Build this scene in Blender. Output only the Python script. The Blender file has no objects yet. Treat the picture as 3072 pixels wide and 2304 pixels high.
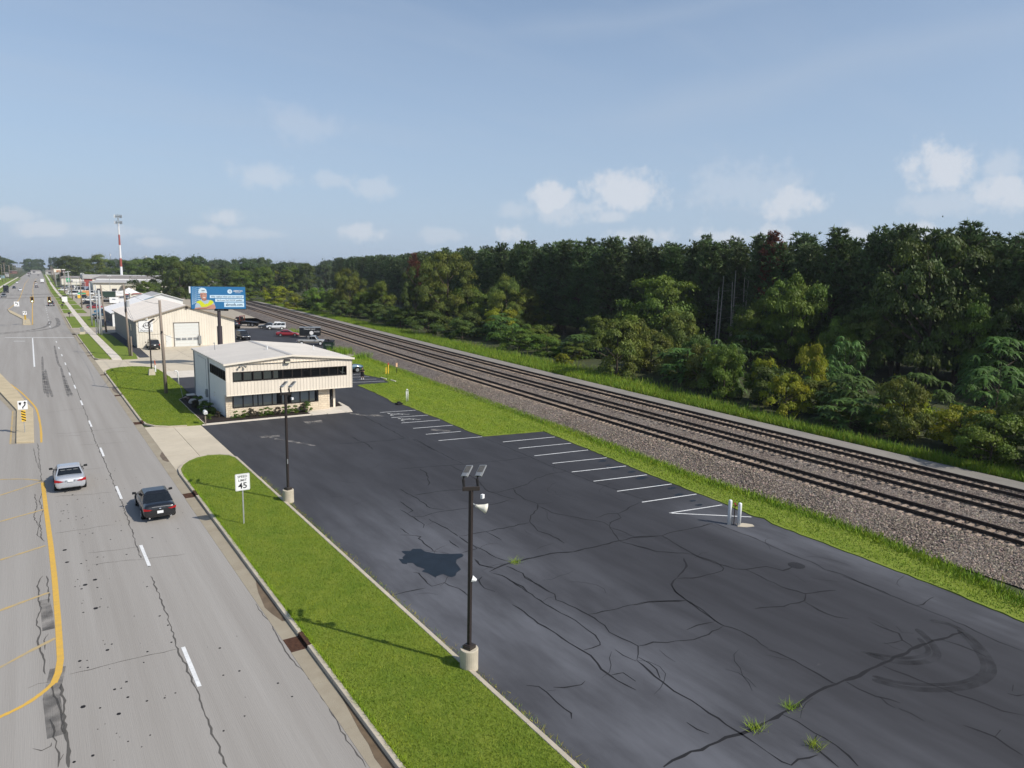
# A busy road, an office with its parking lot, three railway tracks and a pine wood, seen from a low flight above the strip.
# Units are metres. The road runs along +Y, the camera floats 14.5 m above it at the origin.
import bpy, math, random
import numpy as np
from mathutils import Vector, Matrix

SC = bpy.context.scene
C = SC.collection
PI = math.pi
rad = math.radians
rnd = random.Random(11)

# ---------------------------------------------------------------- camera
cam_d = bpy.data.cameras.new('camera')
cam = bpy.data.objects.new('camera', cam_d)
C.objects.link(cam)
cam_d.sensor_fit = 'HORIZONTAL'
cam_d.sensor_width = 36.0
cam_d.lens = 24.96
cam_d.clip_start = 0.3
cam_d.clip_end = 12000
_r = Vector((0.8276135, -0.56094141, 0.02001584))
_d = Vector((-0.06926605, -0.13745257, -0.9880835))
_f = Vector((0.55700818, 0.81636482, -0.1526118))
cam.matrix_world = Matrix(((_r.x, -_d.x, -_f.x, 0), (_r.y, -_d.y, -_f.y, 0), (_r.z, -_d.z, -_f.z, 14.5), (0, 0, 0, 1)))
SC.camera = cam

# ---------------------------------------------------------------- sky, sun, exposure
SUN_EL, SUN_AZ = rad(41.0), rad(148.5)          # azimuth clockwise from +Y: behind and to the right
wd = bpy.data.worlds.new('World')
SC.world = wd
wd.use_nodes = True
wt = wd.node_tree
wn, wl = wt.nodes, wt.links
wn.clear()


def W(t, **k):
    n = wn.new(t)
    for a, b in k.items():
        setattr(n, a, b)
    return n


def wm(op, a, b=None, c=None, clamp=False):
    n = wn.new('ShaderNodeMath')
    n.operation = op
    n.use_clamp = clamp
    for i, v in enumerate((a, b, c)):
        if v is None:
            continue
        if isinstance(v, (int, float)):
            n.inputs[i].default_value = v
        else:
            wl.new(v, n.inputs[i])
    return n.outputs[0]


sky = W('ShaderNodeTexSky', sky_type='NISHITA', sun_disc=False, sun_elevation=SUN_EL, sun_rotation=SUN_AZ,
        altitude=250, air_density=1.0, dust_density=1.0, ozone_density=1.6)
tc = W('ShaderNodeTexCoord')
sep = W('ShaderNodeSeparateXYZ')
wl.new(tc.outputs['Generated'], sep.inputs[0])
az = wm('MULTIPLY', wm('ARCTAN2', sep.outputs[0], sep.outputs[1]), 57.2958)
el = wm('MULTIPLY', wm('ARCSINE', sep.outputs[2]), 57.2958)
# thin high cloud: stretched noise on a flat layer high above, continuing all round
lay = W('ShaderNodeCombineXYZ')
zc = wm('ADD', wm('MAXIMUM', sep.outputs[2], 0.0), 0.12)
wl.new(wm('DIVIDE', sep.outputs[0], zc), lay.inputs[0])
wl.new(wm('DIVIDE', sep.outputs[1], zc), lay.inputs[1])
mp = W('ShaderNodeMapping')
mp.inputs['Rotation'].default_value = (0, 0, rad(28))
mp.inputs['Scale'].default_value = (0.28, 1.15, 1)
wl.new(lay.outputs[0], mp.inputs[0])
cn = W('ShaderNodeTexNoise')
cn.inputs['Scale'].default_value = 1.1
cn.inputs['Detail'].default_value = 7
cn.inputs['Roughness'].default_value = 0.55
cn.inputs['Distortion'].default_value = 0.35
wl.new(mp.outputs[0], cn.inputs[0])
cir = wn.new('ShaderNodeMapRange')
cir.interpolation_type = 'SMOOTHSTEP'
cir.inputs[1].default_value = 0.45
cir.inputs[2].default_value = 0.80
cir.inputs[4].default_value = 0.32
wl.new(cn.outputs[0], cir.inputs[0])
# one long streak that climbs to the right
st = wm('SUBTRACT', el, wm('MULTIPLY_ADD', wm('SUBTRACT', az, 41.0), 0.17, 11.6))
stn = W('ShaderNodeTexNoise')
stn.inputs['Scale'].default_value = 7
stn.inputs['Detail'].default_value = 5
wl.new(tc.outputs['Generated'], stn.inputs[0])
stw = wm('MULTIPLY_ADD', stn.outputs[0], 3.0, -1.5)
sd = wm('ABSOLUTE', wm('ADD', st, stw))
streak = wm('MULTIPLY', wm('SUBTRACT', 1.0, wm('DIVIDE', sd, 2.4), clamp=True), 0.30)
streak = wm('MULTIPLY', streak, wm('MULTIPLY', wm('SUBTRACT', az, 36.0), 0.1, clamp=True))
st2 = wm('SUBTRACT', el, wm('MULTIPLY_ADD', wm('SUBTRACT', az, 40.0), 0.10, 18.2))
streak2 = wm('MULTIPLY', wm('SUBTRACT', 1.0, wm('DIVIDE', wm('ABSOLUTE', wm('ADD', st2, wm('MULTIPLY', stw, 0.6))), 1.3), clamp=True), 0.22)
streak2 = wm('MULTIPLY', streak2, wm('MULTIPLY', wm('SUBTRACT', az, 28.0), 0.1, clamp=True))
thin = wm('MAXIMUM', cir.outputs[0], wm('MAXIMUM', streak, streak2))
# fair-weather puffs low over the horizon
pn = W('ShaderNodeTexNoise')
pn.inputs['Scale'].default_value = 46
pn.inputs['Detail'].default_value = 8
pn.inputs['Roughness'].default_value = 0.62
wl.new(tc.outputs['Generated'], pn.inputs[0])
pn2 = W('ShaderNodeTexNoise')
pn2.inputs['Scale'].default_value = 12
pn2.inputs['Detail'].default_value = 3
wl.new(tc.outputs['Generated'], pn2.inputs[0])
wob = wm('ADD', wm('MULTIPLY_ADD', pn.outputs[0], 2.4, -1.2), wm('MULTIPLY_ADD', pn2.outputs[0], 1.7, -0.85))
CUM = [(64.6, 8.0, 2.2, 1.6, 1), (67.7, 7.6, 1.6, 1.0, 0.5), (67.9, 6.0, 1.9, 1.1, 0.9), (43.0, 6.3, 2.8, 1.3, 1), (37.1, 5.9, 1.6, 1.0, 1),
       (38.0, 5.0, 2.3, 0.9, 0.6), (54.9, 5.5, 2.0, 1.0, 0.9), (41.8, 4.6, 1.2, 0.5, 0.7), (33.8, 3.2, 1.3, 0.7, 0.8), (43.8, 3.1, 2.2, 0.6, 0.7),
       (50.6, 3.1, 1.8, 0.7, 0.75), (53.9, 3.1, 1.6, 0.8, 0.8), (59.6, 3.4, 1.1, 0.6, 0.8), (63.1, 3.5, 1.0, 0.6, 0.8), (15.8, 6.8, 2.3, 0.9, 0.5),
       (20.0, 6.9, 1.7, 0.7, 0.4), (23.5, 6.3, 1.6, 0.7, 0.45), (12.5, 3.8, 1.3, 0.6, 0.7), (22.5, 2.9, 1.6, 0.6, 0.7), (1.4, 2.3, 1.6, 0.45, 0.6),
       (11.0, 2.7, 1.3, 0.4, 0.6), (7.7, 1.8, 1.4, 0.35, 0.5), (18.0, 10.4, 2.6, 1.3, 0.22), (28.0, 3.0, 1.6, 0.5, 0.4), (51.3, 6.6, 3.8, 1.9, 0.35),
       (34.5, 5.0, 1.6, 0.7, 0.4), (-0.3, 3.2, 1.0, 0.4, 0.5), (5.4, 2.4, 2.4, 0.45, 0.4), (14.8, 2.6, 2.0, 0.45, 0.4), (65.0, 5.3, 2.4, 0.8, 0.4)]
_q = random.Random(4)
for _ in range(34):                                  # the same weather on the sides that are out of view
    CUM.append((_q.choice((_q.uniform(-176, -8), _q.uniform(76, 178))), _q.uniform(2, 8), _q.uniform(1.2, 2.6), _q.uniform(0.5, 1.3), _q.uniform(0.4, 0.9)))
puff = None
for a, e, ra, re, op in CUM:
    dx = wm('DIVIDE', wm('SUBTRACT', az, a), ra * 1.15)
    dy = wm('DIVIDE', wm('SUBTRACT', el, e), re * 1.15)
    dd = wm('SQRT', wm('ADD', wm('MULTIPLY', dx, dx), wm('MULTIPLY', dy, dy)))
    m = wn.new('ShaderNodeMapRange')
    m.interpolation_type = 'SMOOTHSTEP'
    m.inputs[1].default_value = 1.25
    m.inputs[2].default_value = 0.35
    m.inputs[4].default_value = op
    wl.new(wm('SUBTRACT', dd, wob), m.inputs[0])
    puff = m.outputs[0] if puff is None else wm('MAXIMUM', puff, m.outputs[0])
puff = wm('MULTIPLY', puff, 0.66)
# low haze veil towards the horizon
veil = wm('MULTIPLY', wm('POWER', wm('SUBTRACT', 1.0, wm('DIVIDE', wm('MAXIMUM', el, 0.0), 30.0), clamp=True), 1.0), 0.90)


def wmix(fac, a, b):
    n = wn.new('ShaderNodeMix')
    n.data_type = 'RGBA'
    wl.new(fac, n.inputs[0])
    for i, v in ((6, a), (7, b)):
        if isinstance(v, tuple):
            n.inputs[i].default_value = v
        else:
            wl.new(v, n.inputs[i])
    return n.outputs[2]


SKYK = 0.13
col = wmix(veil, sky.outputs[0], (3.2, 4.1, 5.45, 1))
col = wmix(thin, col, (3.7, 4.35, 5.3, 1))
col = wmix(puff, col, (5.9, 6.0, 6.3, 1))
bg = W('ShaderNodeBackground')
bg.inputs[1].default_value = SKYK
wl.new(col, bg.inputs[0])
wo = W('ShaderNodeOutputWorld')
wl.new(bg.outputs[0], wo.inputs[0])

sun_d = bpy.data.lights.new('sun', 'SUN')
sun_d.energy = 4.5
sun_d.angle = rad(0.55)
sun_d.color = (1.0, 0.945, 0.86)
sun = bpy.data.objects.new('sun', sun_d)
C.objects.link(sun)
sun.location = (60, -80, 80)
_s = Vector((math.sin(SUN_AZ) * math.cos(SUN_EL), math.cos(SUN_AZ) * math.cos(SUN_EL), math.sin(SUN_EL)))
sun.rotation_euler = (-_s).to_track_quat('-Z', 'Y').to_euler()

vs = SC.view_settings
vs.view_transform = 'Standard'
vs.look = 'None'
vs.exposure = 0.0
vs.gamma = 1.0
vs.use_curve_mapping = False
SC.render.engine = 'CYCLES'
SC.cycles.max_bounces = 6
SC.cycles.diffuse_bounces = 3
SC.cycles.glossy_bounces = 3
SC.cycles.transparent_max_bounces = 10
SC.cycles.volume_bounces = 0
SC.cycles.caustics_reflective = False
SC.cycles.caustics_refractive = False
SC.cycles.use_denoising = True

# ---------------------------------------------------------------- materials
MATS = {}


def mat(name, col, rough=0.8, var=0.0, scale=3.0, bump=0.0, bscale=None, spec=0.3, metal=0.0, coat=0.0, col2=None, stretch=None, detail=5,
        attr=False, objrand=0.0, emit=None):
    """a Principled material whose colour wanders between two tones of the thing itself"""
    m = bpy.data.materials.new(name)
    m.use_nodes = True
    t = m.node_tree
    n, l = t.nodes, t.links
    p = n['Principled BSDF']
    p.inputs['Roughness'].default_value = rough
    p.inputs['Specular IOR Level'].default_value = spec
    p.inputs['Metallic'].default_value = metal
    p.inputs['Coat Weight'].default_value = coat
    p.inputs['Coat Roughness'].default_value = 0.06
    p.inputs['Base Color'].default_value = (*col, 1)
    out = None
    vec = None
    if var or col2 or bump:
        tcn = n.new('ShaderNodeTexCoord')
        vec = tcn.outputs['Object']
        if stretch:
            mpn = n.new('ShaderNodeMapping')
            mpn.inputs['Scale'].default_value = stretch
            l.new(vec, mpn.inputs[0])
            vec = mpn.outputs[0]
    if var or col2:
        no = n.new('ShaderNodeTexNoise')
        no.inputs['Scale'].default_value = scale
        no.inputs['Detail'].default_value = detail
        no.inputs['Roughness'].default_value = 0.6
        l.new(vec, no.inputs[0])
        mr = n.new('ShaderNodeMapRange')
        mr.inputs[1].default_value = 0.32
        mr.inputs[2].default_value = 0.68
        l.new(no.outputs[0], mr.inputs[0])
        mx = n.new('ShaderNodeMix')
        mx.data_type = 'RGBA'
        c2 = col2 or tuple(min(1, c * (1 + var)) for c in col)
        c1 = col if col2 else tuple(c * (1 - var) for c in col)
        mx.inputs[6].default_value = (*c1, 1)
        mx.inputs[7].default_value = (*c2, 1)
        l.new(mr.outputs[0], mx.inputs[0])
        out = mx.outputs[2]
    if attr:
        at = n.new('ShaderNodeAttribute')
        at.attribute_name = 'tint'
        mm = n.new('ShaderNodeMix')
        mm.data_type = 'RGBA'
        mm.blend_type = 'MULTIPLY'
        mm.inputs[0].default_value = 1
        if out:
            l.new(out, mm.inputs[6])
        else:
            mm.inputs[6].default_value = (*col, 1)
        l.new(at.outputs['Color'], mm.inputs[7])
        out = mm.outputs[2]
    if objrand:
        oi = n.new('ShaderNodeObjectInfo')
        hs = n.new('ShaderNodeHueSaturation')
        a = n.new('ShaderNodeMath')
        a.operation = 'MULTIPLY_ADD'
        l.new(oi.outputs['Random'], a.inputs[0])
        a.inputs[1].default_value = objrand * 2
        a.inputs[2].default_value = 1 - objrand
        l.new(a.outputs[0], hs.inputs['Value'])
        if out:
            l.new(out, hs.inputs['Color'])
        else:
            hs.inputs['Color'].default_value = (*col, 1)
        out = hs.outputs[0]
    if out:
        l.new(out, p.inputs['Base Color'])
    if bump:
        nb = n.new('ShaderNodeTexNoise')
        nb.inputs['Scale'].default_value = bscale or scale * 6
        nb.inputs['Detail'].default_value = 4
        l.new(vec, nb.inputs[0])
        b = n.new('ShaderNodeBump')
        b.inputs['Strength'].default_value = bump
        b.inputs['Distance'].default_value = 0.05
        l.new(nb.outputs[0], b.inputs['Height'])
        l.new(b.outputs[0], p.inputs['Normal'])
    if emit:
        p.inputs['Emission Color'].default_value = (*emit[0], 1)
        p.inputs['Emission Strength'].default_value = emit[1]
    MATS[name] = m
    return m


def leaf_mat(name, col, trans=0.35, var=0.25):
    """two-sided foliage: diffuse plus light through the leaf; tint comes from the mesh and from the tree"""
    m = bpy.data.materials.new(name)
    m.use_nodes = True
    n, l = m.node_tree.nodes, m.node_tree.links
    n.clear()
    o = n.new('ShaderNodeOutputMaterial')
    at = n.new('ShaderNodeAttribute')
    at.attribute_name = 'tint'
    mm = n.new('ShaderNodeMix')
    mm.data_type = 'RGBA'
    mm.blend_type = 'MULTIPLY'
    mm.inputs[0].default_value = 1
    mm.inputs[6].default_value = (*col, 1)
    l.new(at.outputs['Color'], mm.inputs[7])
    oi = n.new('ShaderNodeObjectInfo')
    hs = n.new('ShaderNodeHueSaturation')
    a = n.new('ShaderNodeMath')
    a.operation = 'MULTIPLY_ADD'
    l.new(oi.outputs['Random'], a.inputs[0])
    a.inputs[1].default_value = var * 2
    a.inputs[2].default_value = 1 - var
    l.new(a.outputs[0], hs.inputs['Value'])
    l.new(mm.outputs[2], hs.inputs['Color'])
    h2 = n.new('ShaderNodeMath')
    h2.operation = 'MULTIPLY_ADD'
    l.new(oi.outputs['Random'], h2.inputs[0])
    h2.inputs[1].default_value = 0.03
    h2.inputs[2].default_value = 0.485
    l.new(h2.outputs[0], hs.inputs['Hue'])
    d = n.new('ShaderNodeBsdfPrincipled')
    d.inputs['Roughness'].default_value = 0.55
    d.inputs['Specular IOR Level'].default_value = 0.25
    t = n.new('ShaderNodeBsdfTranslucent')
    l.new(hs.outputs[0], d.inputs['Base Color'])
    l.new(hs.outputs[0], t.inputs['Color'])
    x = n.new('ShaderNodeMixShader')
    x.inputs[0].default_value = trans
    l.new(d.outputs[0], x.inputs[1])
    l.new(t.outputs[0], x.inputs[2])
    l.new(x.outputs[0], o.inputs[0])
    MATS[name] = m
    return m


def glass_mat(name, tint, dark=0.8, rough=0.02):
    """a window pane: mostly lets the room behind it through, mirrors the sky at a slant"""
    m = bpy.data.materials.new(name)
    m.use_nodes = True
    n, l = m.node_tree.nodes, m.node_tree.links
    n.clear()
    o = n.new('ShaderNodeOutputMaterial')
    tr = n.new('ShaderNodeBsdfTransparent')
    tr.inputs[0].default_value = (*tint, 1)
    g = n.new('ShaderNodeBsdfGlossy')
    g.inputs['Roughness'].default_value = rough
    f = n.new('ShaderNodeFresnel')
    f.inputs[0].default_value = 1.5
    x = n.new('ShaderNodeMixShader')
    l.new(f.outputs[0], x.inputs[0])
    l.new(tr.outputs[0], x.inputs[1])
    l.new(g.outputs[0], x.inputs[2])
    l.new(x.outputs[0], o.inputs[0])
    MATS[name] = m
    return m


# ---------------------------------------------------------------- mesh helpers
class MB:
    """collects boxes, prisms, tubes and sheets; build() links them as ONE mesh object"""

    def __init__(s):
        s.v, s.f, s.m = [], [], []

    def add(s, vs_, fs, mi=0):
        o = len(s.v)
        s.v += [tuple(p) for p in vs_]
        s.f += [tuple(i + o for i in q) for q in fs]
        s.m += [mi] * len(fs)
        return s

    def box(s, x0, y0, z0, x1, y1, z1, mi=0):
        return s.add([(x0, y0, z0), (x1, y0, z0), (x1, y1, z0), (x0, y1, z0), (x0, y0, z1), (x1, y0, z1), (x1, y1, z1), (x0, y1, z1)],
                     [(0, 3, 2, 1), (4, 5, 6, 7), (0, 1, 5, 4), (1, 2, 6, 5), (2, 3, 7, 6), (3, 0, 4, 7)], mi)

    def obox(s, c, size, rz=0.0, rx=0.0, ry=0.0, mi=0):
        M = Matrix.Rotation(rz, 3, 'Z') @ Matrix.Rotation(ry, 3, 'Y') @ Matrix.Rotation(rx, 3, 'X')
        a, b, d = (k / 2 for k in size)
        pts = [(-a, -b, -d), (a, -b, -d), (a, b, -d), (-a, b, -d), (-a, -b, d), (a, -b, d), (a, b, d), (-a, b, d)]
        return s.add([Vector(c) + M @ Vector(p) for p in pts],
                     [(0, 3, 2, 1), (4, 5, 6, 7), (0, 1, 5, 4), (1, 2, 6, 5), (2, 3, 7, 6), (3, 0, 4, 7)], mi)

    def prism(s, poly, z0, z1, mi=0, bottom=False):
        a = sum(poly[i][0] * poly[(i + 1) % len(poly)][1] - poly[(i + 1) % len(poly)][0] * poly[i][1] for i in range(len(poly)))
        if a < 0:
            poly = poly[::-1]
        n = len(poly)
        f = [tuple(range(n, 2 * n))] + [(i, (i + 1) % n, n + (i + 1) % n, n + i) for i in range(n)]
        if bottom:
            f.append(tuple(range(n - 1, -1, -1)))
        return s.add([(x, y, z0) for x, y in poly] + [(x, y, z1) for x, y in poly], f, mi)

    def sheet(s, poly, z, mi=0):
        a = sum(poly[i][0] * poly[(i + 1) % len(poly)][1] - poly[(i + 1) % len(poly)][0] * poly[i][1] for i in range(len(poly)))
        if a < 0:
            poly = poly[::-1]
        return s.add([(x, y, z) for x, y in poly], [tuple(range(len(poly)))], mi)

    def tube(s, pts, rads, n=8, cap=True, mi=0):
        pts = [Vector(p) for p in pts]
        if isinstance(rads, (int, float)):
            rads = [rads] * len(pts)
        vs_, fs = [], []
        for i, p in enumerate(pts):
            t = (pts[min(i + 1, len(pts) - 1)] - pts[max(i - 1, 0)]).normalized()
            u = t.cross(Vector((0, 0, 1)) if abs(t.z) < 0.9 else Vector((1, 0, 0))).normalized()
            w = t.cross(u)
            for k in range(n):
                a = 2 * PI * k / n
                vs_.append(p + (u * math.cos(a) + w * math.sin(a)) * rads[i])
        for i in range(len(pts) - 1):
            for k in range(n):
                k2 = (k + 1) % n
                fs.append((i * n + k, i * n + k2, (i + 1) * n + k2, (i + 1) * n + k))
        if cap:
            fs.append(tuple(range(n - 1, -1, -1)))
            fs.append(tuple((len(pts) - 1) * n + k for k in range(n)))
        return s.add(vs_, fs, mi)

    def lathe(s, prof, n=16, c=(0, 0, 0), mi=0):
        return s.tube([(c[0], c[1], c[2] + z) for r_, z in prof], [max(r_, 1e-4) for r_, z in prof], n, True, mi)

    def ribbon(s, pts, w, z, mi=0, taper=False, jag=0.0):
        P_ = [Vector((p[0], p[1], 0)) for p in pts]
        vs_, fs = [], []
        for i, p in enumerate(P_):
            t = (P_[min(i + 1, len(P_) - 1)] - P_[max(i - 1, 0)])
            t = t.normalized() if t.length else Vector((1, 0, 0))
            u = Vector((-t.y, t.x, 0))
            k = w / 2 * (1 if not taper else (0.35 if i in (0, len(P_) - 1) else 1)) * (1 + rnd.uniform(-jag, jag))
            a, b = p - u * k, p + u * k
            vs_ += [(a.x, a.y, z), (b.x, b.y, z)]
        for i in range(len(P_) - 1):
            fs.append((2 * i, 2 * i + 2, 2 * i + 3, 2 * i + 1))
        return s.add(vs_, fs, mi)

    def mesh(s, name, mats, smooth=False):
        me = bpy.data.meshes.new(name)
        me.from_pydata(s.v, [], s.f)
        for m in (mats if isinstance(mats, (list, tuple)) else [mats]):
            me.materials.append(m)
        if any(s.m):
            me.polygons.foreach_set('material_index', s.m)
        if smooth:
            me.polygons.foreach_set('use_smooth', [True] * len(s.f))
        me.update()
        return me

    def build(s, name, mats, parent=None, smooth=False):
        return link(name, s.mesh(name, mats, smooth), parent)


def link(name, me, parent=None, loc=None, rz=0.0):
    o = bpy.data.objects.new(name, me)
    C.objects.link(o)
    if parent is not None:
        o.parent = parent
    if loc is not None:
        o.location = loc
    if rz:
        o.rotation_euler = (0, 0, rz)
    return o


def tag(o, label=None, cat=None, group=None, kind=None):
    if label:
        o['label'] = label
    if cat:
        o['category'] = cat
    if group:
        o['group'] = group
    if kind:
        o['kind'] = kind
    return o


def thing(name, label, cat, loc=(0, 0, 0), rz=0.0, group=None):
    o = bpy.data.objects.new(name, None)
    o.empty_display_size = 0.2
    C.objects.link(o)
    o.location = loc
    o.rotation_euler = (0, 0, rz)
    return tag(o, label, cat, group)


def struct(o):
    o['kind'] = 'structure'
    return o


def copy_tree(o, parent=None):
    c = o.copy()
    C.objects.link(c)
    c.parent = parent
    for ch in o.children:
        copy_tree(ch, c)
    return c


def bevel(o, w=0.02, seg=2):
    m = o.modifiers.new('bevel', 'BEVEL')
    m.width = w
    m.segments = seg
    m.limit_method = 'ANGLE'
    return o


def text(body, size, m, parent, loc, rot=(PI / 2, 0, 0), name='lettering', align='CENTER', xs=1.0, bold=0.0):
    cu = bpy.data.curves.new(name, 'FONT')
    cu.body = body
    cu.size = size
    cu.align_x = align
    cu.align_y = 'CENTER'
    cu.extrude = 0.002
    cu.offset = bold
    cu.resolution_u = 3
    t = bpy.data.objects.new(name, cu)
    C.objects.link(t)
    bpy.context.view_layer.update()
    me = bpy.data.meshes.new_from_object(t.evaluated_get(bpy.context.evaluated_depsgraph_get()))
    bpy.data.objects.remove(t)
    me.materials.clear()
    me.materials.append(m)
    o = link(name, me, parent, loc)
    o.rotation_euler = rot
    o.scale = (xs, 1, 1)
    return o


def fast_mesh(name, V, F, m, tint=None):
    """triangles straight from numpy; tint is one colour per triangle"""
    me = bpy.data.meshes.new(name)
    nv, nf = len(V), len(F)
    me.vertices.add(nv)
    me.vertices.foreach_set('co', np.asarray(V, np.float32).ravel())
    me.loops.add(nf * 3)
    me.loops.foreach_set('vertex_index', np.asarray(F, np.int32).ravel())
    me.polygons.add(nf)
    me.polygons.foreach_set('loop_start', np.arange(0, nf * 3, 3, dtype=np.int32))
    me.update(calc_edges=True)
    if tint is not None:
        a = me.color_attributes.new('tint', 'FLOAT_COLOR', 'CORNER')
        c = np.ones((nf, 3, 4), np.float32)
        c[:, :, :3] = np.asarray(tint, np.float32)[:, None, :]
        a.data.foreach_set('color', c.ravel())
    me.materials.append(m)
    return me

# ---------------------------------------------------------------- palette
M_GROUND = mat('ground_soil', (0.06, 0.075, 0.025), 0.95, scale=0.05, col2=(0.09, 0.10, 0.04), bump=0.3, bscale=3)
M_ROAD = mat('worn_road', (0.290, 0.268, 0.240), 0.88, scale=1.0, col2=(0.355, 0.333, 0.303), stretch=(0.9, 0.02, 1), bump=0.25, bscale=40)
M_GUTTER = mat('gutter_concrete', (0.36, 0.315, 0.235), 0.9, scale=0.9, col2=(0.30, 0.255, 0.185), bump=0.2, bscale=30)
M_CURB = mat('curb_concrete', (0.54, 0.47, 0.36), 0.9, scale=1.2, col2=(0.42, 0.37, 0.29), bump=0.2, bscale=20, objrand=0.07)
M_CONC = mat('driveway_concrete', (0.60, 0.525, 0.40), 0.9, scale=0.5, col2=(0.52, 0.455, 0.345), bump=0.15, bscale=25, objrand=0.05)
M_WALK = mat('walk_concrete', (0.64, 0.58, 0.49), 0.9, var=0.08, scale=1.0, bump=0.15, bscale=25, objrand=0.05)
M_ISLAND = mat('island_concrete', (0.52, 0.43, 0.28), 0.9, var=0.1, scale=0.8, bump=0.15, bscale=25)
M_WHITE = mat('white_paint', (0.74, 0.74, 0.72), 0.75, var=0.12, scale=5)
M_FAINT = mat('worn_white_paint', (0.44, 0.44, 0.42), 0.8, var=0.25, scale=7)
M_YELLOW = mat('yellow_paint', (0.70, 0.42, 0.065), 0.75, scale=4, col2=(0.58, 0.37, 0.09))
M_YFADE = mat('faded_yellow_paint', (0.52, 0.36, 0.13), 0.8, scale=2.2, col2=(0.40, 0.335, 0.225))
M_CRACK = mat('crack_filler', (0.016, 0.016, 0.018), 0.9)
M_RCRACK = mat('road_crack', (0.10, 0.093, 0.083), 0.9)
M_OIL = mat('black_sealer', (0.014, 0.021, 0.030), 0.55, var=0.2, scale=1.5, spec=0.25)
M_GRASS = mat('lawn', (0.120, 0.185, 0.014), 0.9, scale=0.9, col2=(0.19, 0.235, 0.028), bump=0.6, bscale=28, detail=8)
M_GRASS2 = mat('mown_lawn', (0.155, 0.215, 0.018), 0.9, scale=0.35, col2=(0.23, 0.27, 0.038), bump=0.6, bscale=20, stretch=(1, 0.45, 1), detail=8)
M_BLADE = mat('grass_blades', (0.170, 0.240, 0.018), 0.7, attr=True)
M_STONE = mat('crushed_stone', (0.255, 0.218, 0.18), 0.9, attr=True)
M_GRAVEL = mat('service_gravel', (0.215, 0.20, 0.175), 0.95, scale=0.35, col2=(0.28, 0.255, 0.22), bump=0.8, bscale=16)
M_DIRT = mat('bare_dirt', (0.27, 0.23, 0.185), 0.95, scale=0.4, col2=(0.36, 0.32, 0.27), bump=0.5, bscale=6)
M_FLOOR = mat('forest_floor', (0.035, 0.045, 0.016), 0.95, scale=0.4, col2=(0.06, 0.065, 0.022), bump=0.5, bscale=4)
M_MULCH = mat('dark_mulch', (0.028, 0.020, 0.016), 0.95, var=0.4, scale=9, bump=0.8, bscale=30)
M_LOTC = mat('light_lot_concrete', (0.42, 0.37, 0.29), 0.9, scale=0.25, col2=(0.36, 0.31, 0.24), bump=0.1, bscale=20)
M_BLACKM = mat('black_metal', (0.018, 0.017, 0.017), 0.5, spec=0.4)
M_BRONZE = mat('dark_bronze', (0.035, 0.028, 0.024), 0.45, spec=0.4)
M_RUST = mat('rusty_iron', (0.075, 0.036, 0.022), 0.85, var=0.35, scale=8)
M_GALV = mat('galvanised_steel', (0.46, 0.47, 0.47), 0.45, var=0.08, scale=3, metal=0.5)
M_ALU = mat('grey_aluminium', (0.32, 0.33, 0.33), 0.4, metal=0.4)
M_WHITEP = mat('white_enamel', (0.78, 0.78, 0.77), 0.4)
M_BLACKP = mat('black_print', (0.012, 0.012, 0.014), 0.6)


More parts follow.
